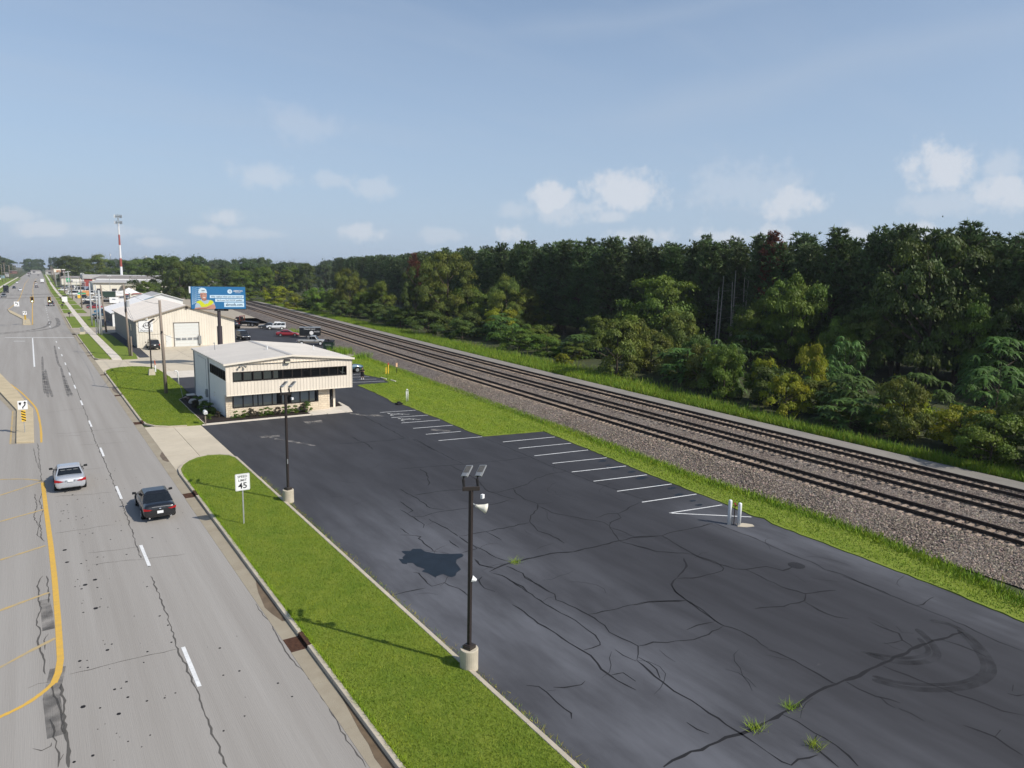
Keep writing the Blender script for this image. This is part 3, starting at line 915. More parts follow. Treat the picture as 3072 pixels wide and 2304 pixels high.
# ---------------------------------------------------------------- cracks, sealer, tyre marks (surveyed on the pavement, metres)
CRACKS= [(0.07, [(22.07, 46.89), (22.95, 46.75), (24.67, 46.32), (25.79, 45.98), (26.81, 45.74), (30.18, 45.1), (32.86, 44.93)]), (0.07, [(27.15, 55.18), (27.11, 52.99), (26.99, 50.08), (26.9, 47.79), (26.86, 45.82)]), (0.07, [(25.74, 45.9), (25.84, 43.81), (25.49, 41.44), (24.83, 39.01), (25.27, 37.01), (25.5, 36.53)]), (0.07, [(20.19, 40.71), (22.08, 40.62), (23.99, 40.04)]), (0.07, [(23.4, 46.31), (23.28, 44.94), (22.31, 42.65), (21.9, 42.1)]), (0.07, [(32.84, 52.5), (32.8, 49.07), (32.65, 45.77), (32.39, 42.45), (32.49, 40.14), (32.4, 37.24), (32.64, 34.72), (32.66, 32.5), (33.02, 31.58)]), (0.07, [(32.49, 40.14), (31.06, 40.25), (29.39, 39.84), (28.21, 39.04), (26.6, 38.63), (25.3, 38.44), (24.76, 38.9)]), (0.07, [(26.6, 38.63), (26.15, 37.49), (25.95, 36.32), (26.14, 35.11), (27.11, 34.81)]), (0.07, [(26.14, 35.11), (25.44, 34.22), (24.47, 33.55), (23.81, 32.75), (23.26, 31.18), (23.5, 30.39), (23.41, 28.92)]), (0.07, [(25.93, 34.71), (25.89, 33.32), (26.47, 32.11), (27.04, 31.05), (27.49, 30.31), (27.39, 29.69), (26.28, 27.68)]), (0.07, [(23.67, 32.56), (22.21, 32.58), (20.66, 32.64), (19.01, 32.79)]), (0.07, [(20.66, 32.64), (20.71, 31.98), (20.72, 31.05)]), (0.07, [(18.95, 32.83), (19.02, 34.27), (18.9, 35.46), (18.89, 36.17)]), (0.07, [(18.97, 32.72), (18.89, 31.46), (19.13, 30.18), (19.13, 29.18), (19.45, 28.37)]), (0.07, [(27.61, 31.19), (28.78, 31.34), (29.28, 31.05), (28.95, 30.38), (27.85, 30.1), (27.39, 29.69)]), (0.07, [(29.28, 31.05), (30.03, 31.23), (31.04, 31.67), (32.17, 31.95)]), (0.07, [(26.22, 27.62), (26.47, 26.87), (26.77, 26.11), (26.91, 25.45)]), (0.07, [(27.26, 29.54), (27.39, 28.8), (27.43, 27.6)]), (0.07, [(17.88, 27.76), (18.18, 27.18), (18.24, 26.07), (18.33, 25.64), (18.21, 25.08)]), (0.07, [(18.98, 27.98), (19.2, 26.87), (18.98, 26.37), (19.1, 25.39), (19.08, 24.55)]), (0.07, [(18.02, 29.42), (17.92, 28.8), (18.38, 28.02)]), (0.07, [(17.29, 27.57), (16.94, 27.32), (16.71, 26.42), (16.93, 25.87)]), (0.07, [(19.98, 42.46), (19.93, 41.3), (20.04, 39.82), (19.88, 37.91), (20.46, 37.18)]), (0.07, [(18.82, 40.0), (18.72, 37.97), (18.29, 37.73)]), (0.07, [(18.14, 38.57), (18.18, 37.19), (18.2, 35.43), (17.89, 34.96)]), (0.07, [(18.12, 37.22), (18.78, 36.71), (19.44, 36.92), (20.48, 36.92), (22.17, 36.68), (24.04, 36.5), (25.07, 36.71)]), (0.07, [(16.29, 34.64), (16.7, 34.39), (17.16, 33.81), (16.93, 33.64), (16.78, 31.61)]), (0.07, [(16.76, 35.63), (16.78, 34.55)]), (0.11, [(17.87, 27.85), (18.82, 28.16), (19.37, 28.25), (20.43, 28.21), (21.87, 28.14), (23.07, 27.69), (24.23, 27.64), (26.22, 27.62), (27.55, 27.53), (28.53, 27.04)]), (0.08, [(25.35, 22.49), (24.52, 22.08), (24.1, 21.46), (23.87, 20.62), (23.62, 19.58), (23.47, 18.68), (23.36, 18.16)]), (0.08, [(25.35, 22.49), (26.82, 23.22), (27.49, 24.03)]), (0.08, [(25.27, 22.41), (25.94, 22.05), (26.89, 21.94), (27.93, 21.87), (28.22, 22.03), (28.52, 22.87), (28.25, 24.2)]), (0.08, [(27.25, 27.54), (27.99, 27.2), (28.89, 26.91), (29.86, 27.03), (31.23, 26.86), (33.06, 26.79)]), (0.08, [(28.86, 26.93), (28.64, 25.89), (28.39, 24.4), (28.27, 23.74), (28.38, 22.61), (28.66, 21.67), (29.06, 21.35), (30.29, 21.02), (30.56, 20.26), (31.35, 20.28)]), (0.08, [(29.06, 21.35), (29.0, 20.41), (28.85, 19.12), (29.13, 18.07), (30.01, 17.81), (30.75, 17.5)]), (0.08, [(29.17, 18.04), (28.47, 17.64), (27.14, 17.79), (26.55, 18.09), (25.83, 18.34)]), (0.08, [(28.37, 17.57), (28.18, 16.75), (28.24, 15.96), (28.54, 15.56)]), (0.08, [(26.46, 26.72), (26.89, 25.4), (28.2, 24.23)]), (0.08, [(23.78, 20.54), (22.84, 21.06), (22.2, 21.36), (21.44, 21.46)]), (0.06, [(33.12, 26.75), (33.1, 25.63), (33.16, 24.29), (33.03, 23.03), (32.83, 21.51), (32.86, 20.22), (32.53, 19.22), (32.75, 18.42), (32.58, 17.42), (32.46, 15.87)]), (0.06, [(23.32, 15.82), (23.46, 15.13), (23.44, 14.36), (23.42, 13.72), (23.33, 13.06), (23.4, 12.97)]), (0.06, [(32.41, 14.62), (32.8, 14.51), (33.7, 14.64), (34.04, 14.64)]), (0.06, [(29.08, 14.91), (29.04, 14.28), (29.14, 13.7), (28.68, 13.32), (28.58, 12.94), (28.43, 12.78)]), (0.06, [(28.68, 13.32), (28.2, 13.4), (27.7, 13.6)]), (0.06, [(29.36, 13.67), (29.68, 13.36)]), (0.06, [(29.66, 14.07), (29.31, 13.65)]), (0.06, [(26.06, 12.71), (26.2, 11.87), (26.34, 10.98), (26.47, 10.22), (26.7, 9.42), (26.73, 8.93), (27.09, 8.4)]), (0.06, [(23.83, 12.83), (23.77, 12.35), (23.85, 11.76), (24.09, 11.39), (24.2, 11.05)]), (0.06, [(23.95, 11.65), (23.75, 11.29), (23.75, 11.01)]), (0.06, [(23.82, 10.93), (23.9, 10.58), (23.84, 10.09)]), (0.06, [(20.1, 12.91), (20.2, 12.4), (20.13, 11.73), (20.17, 11.43), (20.15, 10.98), (20.02, 10.48), (19.81, 10.06)]), (0.06, [(20.09, 11.62), (19.47, 11.22), (19.37, 10.77), (19.26, 10.35)]), (0.06, [(18.03, 11.94), (18.02, 11.44), (18.13, 11.19), (18.54, 11.24), (19.25, 11.03)]), (0.06, [(24.73, 9.27), (24.86, 8.83), (24.95, 8.42), (24.77, 7.96), (24.67, 7.54)]), (0.06, [(24.95, 8.42), (25.51, 8.48)]), (0.06, [(30.13, 12.47), (30.29, 11.87), (30.3, 11.24), (30.21, 10.78)]), (0.06, [(28.09, 9.28), (28.21, 9.03), (28.52, 8.92)]), (0.06, [(28.4, 9.25), (28.9, 9.41)]), (0.06, [(32.6, 18.31), (32.62, 17.36), (32.57, 16.2), (32.4, 15.03), (32.36, 13.99), (32.3, 12.54), (32.05, 11.54), (31.96, 10.2)]), (0.13, [(19.37, 12.93), (20.22, 12.95), (21.36, 12.97), (22.38, 13.05), (23.36, 12.95), (24.2, 12.86), (25.4, 12.84), (26.3, 12.8), (27.44, 12.73), (28.21, 12.76), (29.34, 12.63), (30.18, 12.49), (31.01, 12.42), (31.6, 12.28)]), (0.065, [(19.07, 26.62), (19.02, 25.58), (19.03, 24.69), (19.13, 24.2), (18.82, 23.71), (19.08, 22.63), (19.14, 21.83), (19.12, 20.76), (18.89, 20.21), (18.98, 19.55), (19.12, 18.77), (18.69, 18.32), (18.35, 18.04)]), (0.065, [(18.22, 26.37), (18.21, 25.49), (18.15, 24.39), (18.19, 23.31), (18.3, 22.22), (18.29, 21.27), (18.24, 20.34), (18.01, 19.78), (17.89, 19.64), (17.08, 19.68)]), (0.065, [(19.17, 21.87), (20.24, 21.65), (22.02, 21.46), (22.85, 21.05), (23.81, 20.55)]), (0.065, [(24.41, 21.96), (24.03, 21.32), (23.86, 20.59), (23.74, 19.48), (23.41, 18.56), (23.38, 18.04), (23.55, 17.76), (23.61, 16.93), (23.4, 15.88)]), (0.065, [(23.33, 18.49), (22.45, 18.68), (21.77, 18.64)]), (0.065, [(23.3, 18.04), (22.25, 17.89), (21.4, 17.93), (20.3, 18.34), (19.86, 18.67), (19.42, 18.68), (19.12, 18.77)]), (0.065, [(18.32, 18.01), (18.21, 17.28), (18.09, 16.45), (18.01, 15.82), (18.11, 15.11), (18.05, 14.29), (18.04, 13.56), (18.07, 12.98), (18.06, 12.44), (18.03, 11.94)]), (0.065, [(18.54, 18.17), (18.59, 17.6), (18.52, 17.17), (18.18, 16.66)]), (0.065, [(18.16, 19.06), (18.13, 18.57), (18.26, 18.0)]), (0.065, [(16.88, 24.38), (16.94, 23.57), (16.89, 22.74), (16.91, 22.02), (16.96, 21.3), (16.94, 20.45), (17.0, 19.79), (17.06, 19.24), (16.91, 18.66), (16.76, 18.28), (16.76, 17.78), (16.82, 17.04), (16.91, 16.6)]), (0.065, [(16.82, 17.78), (17.06, 17.73), (17.29, 17.67), (17.29, 17.0)]), (0.065, [(13.79, 18.91), (14.12, 18.62), (14.15, 18.18), (14.09, 17.57), (14.08, 17.11), (14.12, 16.78), (13.93, 16.53)]), (0.065, [(14.19, 18.24), (14.51, 18.12)]), (0.065, [(14.53, 18.31), (14.84, 18.08), (15.48, 17.89), (15.73, 17.99)]), (0.065, [(17.03, 14.34), (17.04, 13.91), (17.18, 13.54)]), (0.1, [(14.8, 13.23), (15.68, 13.25), (16.73, 13.16), (17.51, 13.13), (18.07, 12.98), (18.58, 12.93), (19.37, 12.93)]), (0.09, [(27.35, 67.72), (27.3, 64.97), (27.14, 61.83), (27.0, 59.49), (26.95, 57.8), (26.79, 55.97)]), (0.09, [(21.09, 56.72), (22.49, 56.18), (24.22, 55.97), (25.07, 55.75), (26.83, 55.81)]), (0.09, [(27.32, 55.14), (27.24, 53.13), (27.09, 51.75), (27.1, 50.91)]), (0.09, [(22.93, 58.66), (22.87, 57.11), (23.03, 55.51), (22.72, 53.39)]), (0.06, [(14.69, 29.76), (14.87, 29.53), (14.77, 28.68), (14.72, 27.89), (15.42, 27.93), (15.45, 27.56), (15.68, 27.02), (15.66, 26.15)]), (0.06, [(12.81, 27.97), (13.38, 27.99), (13.93, 27.93), (14.39, 27.88)]), (0.06, [(19.02, 31.31), (18.91, 30.71), (18.34, 30.69), (17.95, 30.64)]), (0.06, [(18.08, 29.65), (17.95, 28.92), (18.1, 28.5), (18.32, 28.17)]), (0.06, [(18.24, 32.56), (18.17, 31.83), (18.17, 31.3)])]
OIL= [(15.37, 32.49), (15.77, 32.26), (15.99, 32.45), (16.37, 32.25), (16.38, 31.81), (16.75, 31.23), (17.39, 30.8), (17.87, 30.58), (17.87, 30.33), (17.7, 30.16), (17.27, 30.01), (17.04, 29.68), (16.95, 29.27), (16.84, 28.82), (16.47, 28.61), (16.23, 28.32), (16.0, 28.28), (15.91, 28.46), (15.83, 28.82), (15.44, 28.75), (15.33, 28.63), (15.24, 29.3), (15.08, 29.62), (15.35, 29.8), (15.16, 30.3), (15.17, 30.79), (14.94, 30.93), (14.86, 30.81), (14.69, 30.98), (14.79, 31.62), (14.97, 31.48), (15.05, 31.71), (15.33, 31.95), (15.32, 32.31)]
TIRE= [[(31.45, 13.56), (31.81, 12.97), (31.6, 12.28), (30.7, 11.19), (29.59, 10.39), (28.65, 10.14), (27.46, 10.23), (26.28, 10.68), (25.31, 11.42), (24.78, 12.41)], [(31.6, 12.5), (30.62, 11.46), (29.58, 10.69), (28.56, 10.38), (27.3, 10.55), (26.27, 11.07), (25.47, 11.71), (25.01, 12.53)], [(30.18, 13.51), (29.56, 12.65), (28.76, 12.0), (28.02, 11.91), (27.26, 12.19), (26.66, 12.72), (26.43, 13.56)], [(29.45, 13.06), (28.83, 12.37), (28.23, 12.23), (27.42, 12.49), (26.92, 12.95), (26.32, 13.73)]]
ROADCRACKS= [(0.05, [(3.94, 35.91), (3.99, 33.42), (3.94, 30.33), (3.88, 28.11), (3.92, 26.0), (3.92, 23.94), (3.89, 21.81), (3.92, 20.19)]), (0.05, [(4.13, 120.42), (4.13, 98.12), (4.05, 81.2), (3.91, 66.68), (4.0, 56.92), (3.98, 47.95), (3.92, 42.27), (3.85, 38.46)]), (0.04, [(-0.1, 68.93), (-0.06, 61.06), (-0.04, 55.97)]), (0.09, [(0.06, 27.75), (0.08, 25.99), (0.07, 24.24), (0.06, 22.66)]), (0.05, [(-0.29, 38.5), (-0.53, 37.32), (-0.48, 36.18), (-0.44, 34.49), (-0.58, 33.38), (-0.48, 32.2), (-0.57, 31.3), (-0.44, 30.32), (-0.42, 29.28), (-0.39, 28.73)]), (0.05, [(-0.15, 38.42), (-0.1, 36.92), (-0.14, 35.18)]), (0.05, [(-0.36, 30.67), (-0.38, 31.49), (-0.21, 32.03)]), (0.05, [(-0.24, 28.02), (-0.19, 27.33), (-0.08, 26.47), (-0.01, 25.68), (-0.02, 24.63)]), (0.05, [(-0.33, 25.6), (-0.25, 25.12), (-0.23, 23.91), (-0.16, 23.19), (-0.2, 22.83)]), (0.05, [(-0.13, 23.17), (-0.04, 23.42)]), (0.03, [(0.33, 28.27), (0.97, 28.22), (1.63, 28.26), (2.35, 28.24), (3.88, 28.11)]), (0.03, [(-0.91, 28.03), (-0.61, 28.17), (-0.27, 28.05)]), (0.03, [(-0.81, 24.22), (-0.58, 23.95), (-0.34, 24.05), (-0.32, 24.23)]), (0.04, [(-0.46, 53.26), (-0.37, 50.54), (-0.56, 48.23), (-0.31, 46.29), (-0.44, 44.9), (-0.19, 43.76)]), (0.04, [(-0.01, 54.14), (-0.23, 51.76), (-0.1, 49.13), (-0.3, 46.94), (-0.24, 44.18), (-0.1, 43.51)]), (0.04, [(-0.39, 67.29), (-0.29, 63.08), (-0.11, 60.01)]), (0.03, [(1.16, 72.14), (2.26, 71.79), (3.93, 71.92), (5.85, 72.23), (7.32, 71.98)]), (0.03, [(1.13, 71.14), (3.04, 70.33)]), (0.03, [(1.68, 40.58), (2.64, 40.35), (3.84, 40.17)]), (0.03, [(4.81, 70.64), (6.57, 70.19)]), (0.035, [(7.38, 30.39), (7.35, 29.16), (7.44, 28.27), (7.35, 26.98), (7.31, 26.06), (7.34, 24.86), (7.44, 23.96), (7.43, 22.67), (7.45, 21.78), (7.4, 20.98), (7.37, 20.27), (7.3, 19.5), (7.35, 18.95), (7.38, 18.37), (7.34, 18.01)])]
SKID= [[(1.38, 135.96), (1.06, 111.87), (0.94, 95.79)], [(1.42, 118.31), (1.42, 103.01), (1.58, 92.76)], [(1.15, 115.04), (1.18, 103.13), (1.19, 92.96)], [(3.36, 120.26), (3.15, 102.14), (3.1, 92.4)], [(3.35, 110.75), (3.34, 99.42), (3.47, 92.21)], [(3.53, 153.78), (3.19, 126.51), (3.36, 120.26)]]


def wander(pts, amp, step=0.35):
    """a crack never runs straight: midpoints pushed aside"""
    out = []
    for (x0, y0), (x1, y1) in zip(pts, pts[1:]):
        L = math.hypot(x1 - x0, y1 - y0)
        k = max(1, int(L / step))
        ux, uy = (-(y1 - y0) / (L + 1e-6), (x1 - x0) / (L + 1e-6))
        for j in range(k):
            o_ = rnd.uniform(-amp, amp) if j else 0
            out.append((x0 + (x1 - x0) * j / k + ux * o_, y0 + (y1 - y0) * j / k + uy * o_))
    out.append(pts[-1])
    return out


q = MB()
for w_, pts in CRACKS:
    q.ribbon(wander(pts, 0.06), w_, 0.0245, taper=True, jag=0.45)
for _ in range(70):                                   # hairlines between the traced ones
    x, y = rnd.uniform(14, 35), rnd.uniform(12, 68)
    a = rnd.uniform(0, PI)
    p = [(x, y)]
    for _ in range(rnd.randint(2, 6)):
        a += rnd.uniform(-0.6, 0.6)
        p.append((p[-1][0] + 0.5 * math.cos(a), p[-1][1] + 0.5 * math.sin(a)))
    q.ribbon(p, 0.022, 0.0243, taper=True)
o = q.build('crack', M_CRACK, lot)
o['kind'] = 'stuff'
q = MB()
q.sheet(OIL, 0.027)
q.build('sealer_patch', M_OIL, lot)
q = MB()
for cx, cy, r_ in [(36.0, 34.0, .55), (36.2, 33.1, .5), (36.1, 36.0, .6), (36.3, 38.9, .55), (36.7, 37.6, .4), (35.5, 31.8, .45), (35.0, 29.6, .35), (35.3, 30.4, .3), (36.9, 41.1, .5), (36.4, 39.9, .35)]:
    q.sheet([(cx + r_ * rnd.uniform(0.6, 1.1) * math.cos(a), cy + 0.5 * r_ * rnd.uniform(0.6, 1.1) * math.sin(a)) for a in np.linspace(0, 2 * PI, 13)[:-1]], 0.0272)
q.build('sealer_blots', M_OIL, lot)


def faint_mat(name, col, a):
    m = bpy.data.materials.new(name)
    m.use_nodes = True
    n, l = m.node_tree.nodes, m.node_tree.links
    p = n['Principled BSDF']
    p.inputs['Base Color'].default_value = (*col, 1)
    p.inputs['Roughness'].default_value = 0.85
    t = n.new('ShaderNodeTexCoord')
    no = n.new('ShaderNodeTexNoise')
    no.inputs['Scale'].default_value = 1.3
    no.inputs['Detail'].default_value = 5
    l.new(t.outputs['Object'], no.inputs[0])
    mr = n.new('ShaderNodeMapRange')
    mr.inputs[1].default_value = 0.3
    mr.inputs[2].default_value = 0.7
    mr.inputs[4].default_value = a
    l.new(no.outputs[0], mr.inputs[0])
    l.new(mr.outputs[0], p.inputs['Alpha'])
    return m


M_TYRE = faint_mat('rubber_mark', (0.014, 0.014, 0.015), 0.5)
M_SKID = faint_mat('road_rubber', (0.07, 0.067, 0.064), 0.6)
M_PALE = faint_mat('pale_scuff', (0.30, 0.28, 0.25), 0.85)


def smooth(pts, k=5):
    out = []
    n = len(pts)
    for i in range(n - 1):
        p0, p1, p2, p3 = (Vector(pts[max(0, min(n - 1, j))]) for j in (i - 1, i, i + 1, i + 2))
        for j in range(k):
            t = j / k
            v = 0.5 * ((2 * p1) + (p2 - p0) * t + (2 * p0 - 5 * p1 + 4 * p2 - p3) * t * t + (3 * p1 - p0 - 3 * p2 + p3) * t ** 3)
            out.append((v.x, v.y))
    out.append(tuple(pts[-1]))
    return out


q = MB()
for i, p in enumerate(TIRE):
    q.ribbon(smooth(p), 0.30 if i in (0, 2) else 0.2, 0.0285 + 0.0008 * i, taper=True)
q.build('tyre_mark', M_TYRE, lot)
q = MB()                                              # pale patched joint and scuffs by the building
for p, w_ in [([(16.4, 62.6), (17.4, 60.2), (18.3, 58.4), (19.1, 57.0)], .35), ([(26.8, 68.6), (27.6, 67.0), (28.4, 65.9)], .5), ([(28.2, 66.9), (29.0, 65.6)], .7),
              ([(21.3, 66.2), (22.9, 66.1)], 1.3), ([(30.4, 57.8), (31.6, 56.3)], .6), ([(16.0, 62.2), (17.6, 62.0)], .5)]:
    q.ribbon(wander(p, 0.1), w_, 0.0262, jag=0.4)
q.build('pale_patch', M_PALE, lot)
# round drain cast into the lot
dr = MB()
dr.sheet([(31.76 + 0.42 * math.cos(a), 20.29 + 0.42 * math.sin(a)) for a in np.linspace(0, 2 * PI, 17)[:-1]], 0.0245)
o = dr.build('lot_drain', M_CRACK, lot)
dr = MB()
for k in range(-3, 4):
    w_ = math.sqrt(max(0.02, 0.40 ** 2 - (k * 0.12) ** 2))
    dr.box(31.76 + k * 0.12 - 0.025, 20.29 - w_, 0.0, 31.76 + k * 0.12 + 0.025, 20.29 + w_, 0.034)
dr.build('bars', M_LOT, o)

# ---------------------------------------------------------------- road paint and wear
road = bpy.data.objects['road']
q = MB()
for w_, pts in ROADCRACKS:
    q.ribbon(wander(pts, 0.05, 0.25), w_, 0.0045, taper=True, jag=0.5)
for yy_ in (38.5, 44, 51.5, 58, 66.5, 84, 97, 108, 119, 133, 148):
    x0 = rnd.uniform(0.3, 3)
    q.ribbon(wander([(x0, yy_ + rnd.uniform(-1, 1)), (x0 + rnd.uniform(2, 4.2), yy_ + rnd.uniform(-0.7, 0.7))], 0.08, 0.3), 0.03, 0.0044, taper=True, jag=0.5)
o = q.build('road_crack', M_RCRACK, road)
o['kind'] = 'stuff'
q = MB()
for _ in range(150):                                  # tar spots and little pits
    x, y = rnd.choice((rnd.gauss(1.6, .5), rnd.uniform(0.3, 7))), rnd.uniform(22, 58)
    r_ = rnd.uniform(0.012, 0.045) * (2.0 if rnd.random() < 0.08 else 1)
    q.sheet([(x + r_ * 1.2 * math.cos(a), y + r_ * 1.4 * math.sin(a)) for a in np.linspace(0, 2 * PI, 7)[:-1]], 0.0047)
o = q.build('tar_spots', M_CRACK, road)
o['kind'] = 'stuff'
q = MB()
for p in SKID:
    q.ribbon(smooth(p), 0.28, 0.0052, taper=True)
q.ribbon(smooth([(-12, 176), (-4, 184), (1.5, 190), (5.0, 199), (6.2, 214), (6.4, 235)]), 0.9, 0.0056, taper=True)
q.ribbon(smooth([(-12, 178.6), (-4, 186.6), (0.2, 192), (3.4, 203), (4.6, 222)]), 0.8, 0.0060, taper=True)
q.ribbon([(0.0, 29.0), (-0.25, 27), (-0.18, 24.5)], 0.5, 0.0054)
q.ribbon([(-0.30, 35.6), (-0.22, 34.0), (-0.2, 32.4)], 0.42, 0.0058)
q.build('rubber_mark', M_SKID, road)


def paint(pts, w_, m, name='lane_line', z=0.008, jag_=0.05):
    q = MB()
    q.ribbon(pts, w_, z, jag=jag_)
    return q.build(name, m, road)


for k in range(12):
    y0 = 25.0 + 12.2 * k
    paint([(4.06, y0), (4.06, y0 + 1.6), (4.06, y0 + 3.15)], 0.15, M_WHITE, 'lane_dash')
for k in range(14):
    y0 = 200 + 12.2 * k
    paint([(4.06 + xs_(y0), y0), (4.06 + xs_(y0 + 3), y0 + 3.15)], 0.15, M_WHITE, 'lane_dash')
paint([(0.2, 122.1), (0.28, 146), (0.37, 170.6)], 0.2, M_WHITE)
paint([(-4.2, 173.8), (1.8, 171.5), (7.4, 169.3)], 0.55, M_WHITE, 'stop_line')
paint([(-2.64, 165.0), (-0.88, 164.3)], 0.5, M_WHITE, 'turn_bar')
paint([(0.02, 55.9), (0.07, 49), (0.14, 42.6), (0.16, 38), (0.14, 33), (0.10, 29.6), (0.0, 28.6), (-0.16, 27.9)], 0.23, M_YELLOW, 'yellow_line', jag_=0.03)
paint(smooth([(-0.16, 27.95), (-0.5, 27.45), (-1.0, 26.95), (-1.6, 26.62), (-2.2, 26.4)]), 0.16, M_YELLOW, 'yellow_line', z=0.009, jag_=0.2)
for a in [[(-0.08, 36.3), (-0.9, 35.9), (-1.9, 35.35)], [(0.0, 31.5), (-0.9, 30.8), (-1.8, 30.05)], [(-0.1, 56.5), (-1.1, 57.5), (-2.6, 58.2)], [(0.1, 56.3), (-1.1, 55.1), (-2.5, 53.8)],
          [(-0.05, 49.5), (-1.1, 48.9), (-2.3, 48.2)], [(-0.1, 42.8), (-1.0, 42.3), (-2.0, 41.75)]]:
    paint(smooth(a), 0.17, M_YFADE, 'yellow_hatch', z=0.0085, jag_=0.35)
paint(smooth([(-3.6, 113), (-3.33, 111), (-2.3, 104.5), (-1.33, 98.1), (-0.39, 90.1), (0.05, 84.7), (0.21, 75.9), (0.16, 69.0)]), 0.16, M_YELLOW, 'yellow_line', jag_=0.15)
paint([(-1.95, 69.5), (-1.95, 85.5)], 0.13, M_YFADE, 'yellow_line', jag_=0.3)
paint([(0.68, 209), (1.05, 260), (1.49, 310), (2.2, 372), (3.2, 508), (5.8, 718), (9.5, 900)], 0.22, M_YELLOW, 'yellow_line')
paint([(-5.2, 285), (-3.4, 330), (-2.6, 372), (-1.8, 478), (-0.4, 669), (3.2, 900)], 0.22, M_YELLOW, 'yellow_line')

# damp silt lying in the gutter
q = MB()
for ya, yb in ((9.0, 22.5), (28.2, 33.0), (57.5, 61.0), (92, 99)):
    n_ = max(3, int((yb - ya) / 0.7))
    ed = [(8.04 - 0.46 * math.sin(PI * min(1, 0.12 + 0.9 * i / n_)) * rnd.uniform(0.75, 1.0), ya + (yb - ya) * i / n_) for i in range(n_ + 1)]
    q.sheet([(8.045, ya)] + ed + [(8.045, yb)], 0.0125)
q.build('gutter_silt', mat('damp_silt', (0.16, 0.115, 0.07), 0.5, var=0.2, scale=2), gut)

# median islands
isl = struct(thing('median_island', None, None))
q = MB()
ip = [(-3.72, 116.2), (-3.45, 99.6), (-1.62, 85.2), (-1.55, 69.5), (-0.34, 69.1), (-0.26, 85.5), (-0.75, 88.8), (-1.75, 99.2), (-3.3, 112.5)]
q.prism(ip, -0.02, 0.16)
bevel(q.build('island_slab', M_ISLAND, isl), 0.03)
q = MB()
q.sheet([(-1.95, 69.5), (-1.6, 69.5), (-1.67, 85.2), (-3.5, 99.4), (-4.0, 99.4), (-2.0, 85.1)], 0.006)
q.build('island_gutter', M_GUTTER, isl)
isl2 = struct(thing('median_island', None, None))
q = MB()
q.prism([(-5.6, 283), (-4.6, 262), (-1.3, 229.5), (-1.3, 208.6), (0.45, 208.0), (0.15, 227.5), (-4.2, 271)], -0.02, 0.16)
bevel(q.build('island_slab', M_ISLAND, isl2), 0.03)

# storm inlets: grate of bars in the gutter and a rusty hood let into the curb
for i, (y0, y1) in enumerate(inlets):
    t = thing('storm_drain', ['rusty storm drain grate in the gutter nearest the bottom of the photo', 'storm drain in the gutter just ahead of the black sedan',
                              'storm drain at the lower corner of the office lawn', 'storm drain beside the middle of the office lawn', 'storm drain at the upper end of the office lawn',
                              'storm drain beside the first far curb strip', 'small far storm drain near the stop line'][i], 'storm drain', (7.45, y0, 0), group='storm drains along the curb')
    q = MB()
    q.box(0.0, 0.0, -0.3, 0.6, y1 - y0, -0.12)
    q.build('pit', M_CRACK, t)
    q = MB()
    q.box(0.0, 0.0, -0.03, 0.6, 0.05, 0.014)
    q.box(0.0, y1 - y0 - 0.05, -0.03, 0.6, y1 - y0, 0.014)
    q.build('frame', M_RUST, t)
    nb = 12
    for k in range(nb):
        yk = 0.09 + (y1 - y0 - 0.18) * k / (nb - 1)
        MB().box(0.0, yk - 0.022, -0.04, 0.6, yk + 0.022, 0.012).build('bar', M_RUST, t)
    q = MB()
    q.box(0.62, 0.0, 0.10, 0.80, y1 - y0, 0.155)
    for k in range(8):
        yk = (y1 - y0) * k / 7
        q.box(0.61, max(0, yk - 0.03), 0.0, 0.66, min(y1 - y0, yk + 0.03), 0.10)
    q.box(0.74, 0.0, -0.02, 0.80, y1 - y0, 0.10)
    q.build('hood', M_RUST, t)

# ---------------------------------------------------------------- verge between the lot and the tracks
vz = [(x + 0.03, y) for x, y in LOT if x > 33.03 and y < 92][::-1]
lotright = [(34.2, 4), (34.8, 11.2), (35.3, 14.5), (35.6, 17.6), (35.9, 22.4), (36.0, 24.8), (36.4, 25.7), (36.2, 26.2), (36.6, 29), (36.85, 31.3), (37.3, 36.3), (38.0, 41.7), (38.64, 47.2), (39.13, 52.0),
            (33.1, 53.0), (33.0, 55.6), (33.4, 61.3), (33.4, 65.2), (33.6, 68.5), (33.55, 70.9), (33.05, 72.1), (33.5, 74), (33.95, 79), (34.35, 85.45), (38.95, 85.75), (39.5, 90), (38.8, 93.6), (39.4, 97), (41, 104), (43.0, 111.5)]
ballast_left = [(36.3, 4), (37.3, 12.2), (38.2, 14.9), (39.3, 19.5), (39.8, 22.7), (39.9, 27.6), (39.9, 34.5), (40.8, 41.7), (41.9, 54), (42.9, 65), (43.9, 74.6), (44.2, 82), (45.1, 90), (46.1, 102.6), (46.6, 111), (46.6, 116)]
poly = jag(lotright, 0.07, 0.45, closed=False) + [(44.3, 116.5)] + jag(ballast_left[::-1], 0.22, 0.6, closed=False)
lawn('verge_lawn', poly, z=0.065, m=M_GRASS2)
q = MB()
q.sheet([(43.0, 111.5), (44.3, 116.5), (47.5, 116), (49.5, 130), (54, 160), (58.5, 190), (62, 220), (47, 220), (42, 183), (47.5, 181), (51, 174), (49.2, 155), (49.2, 140.5), (46.2, 127)], 0.012)
struct(q.build('rubble_strip', M_DIRT))

# ---------------------------------------------------------------- railway
_co = [1.28699369e-09, -1.41357901e-06, 4.93839201e-04, 2.74282947e-02, 43.0963137]


def c1(y):
    """centre line of the nearest track: it bends gently away to the right"""
    if y > 520:
        return c1(520) + (y - 520) * 0.22
    return sum(k * y ** (4 - i) for i, k in enumerate(_co))


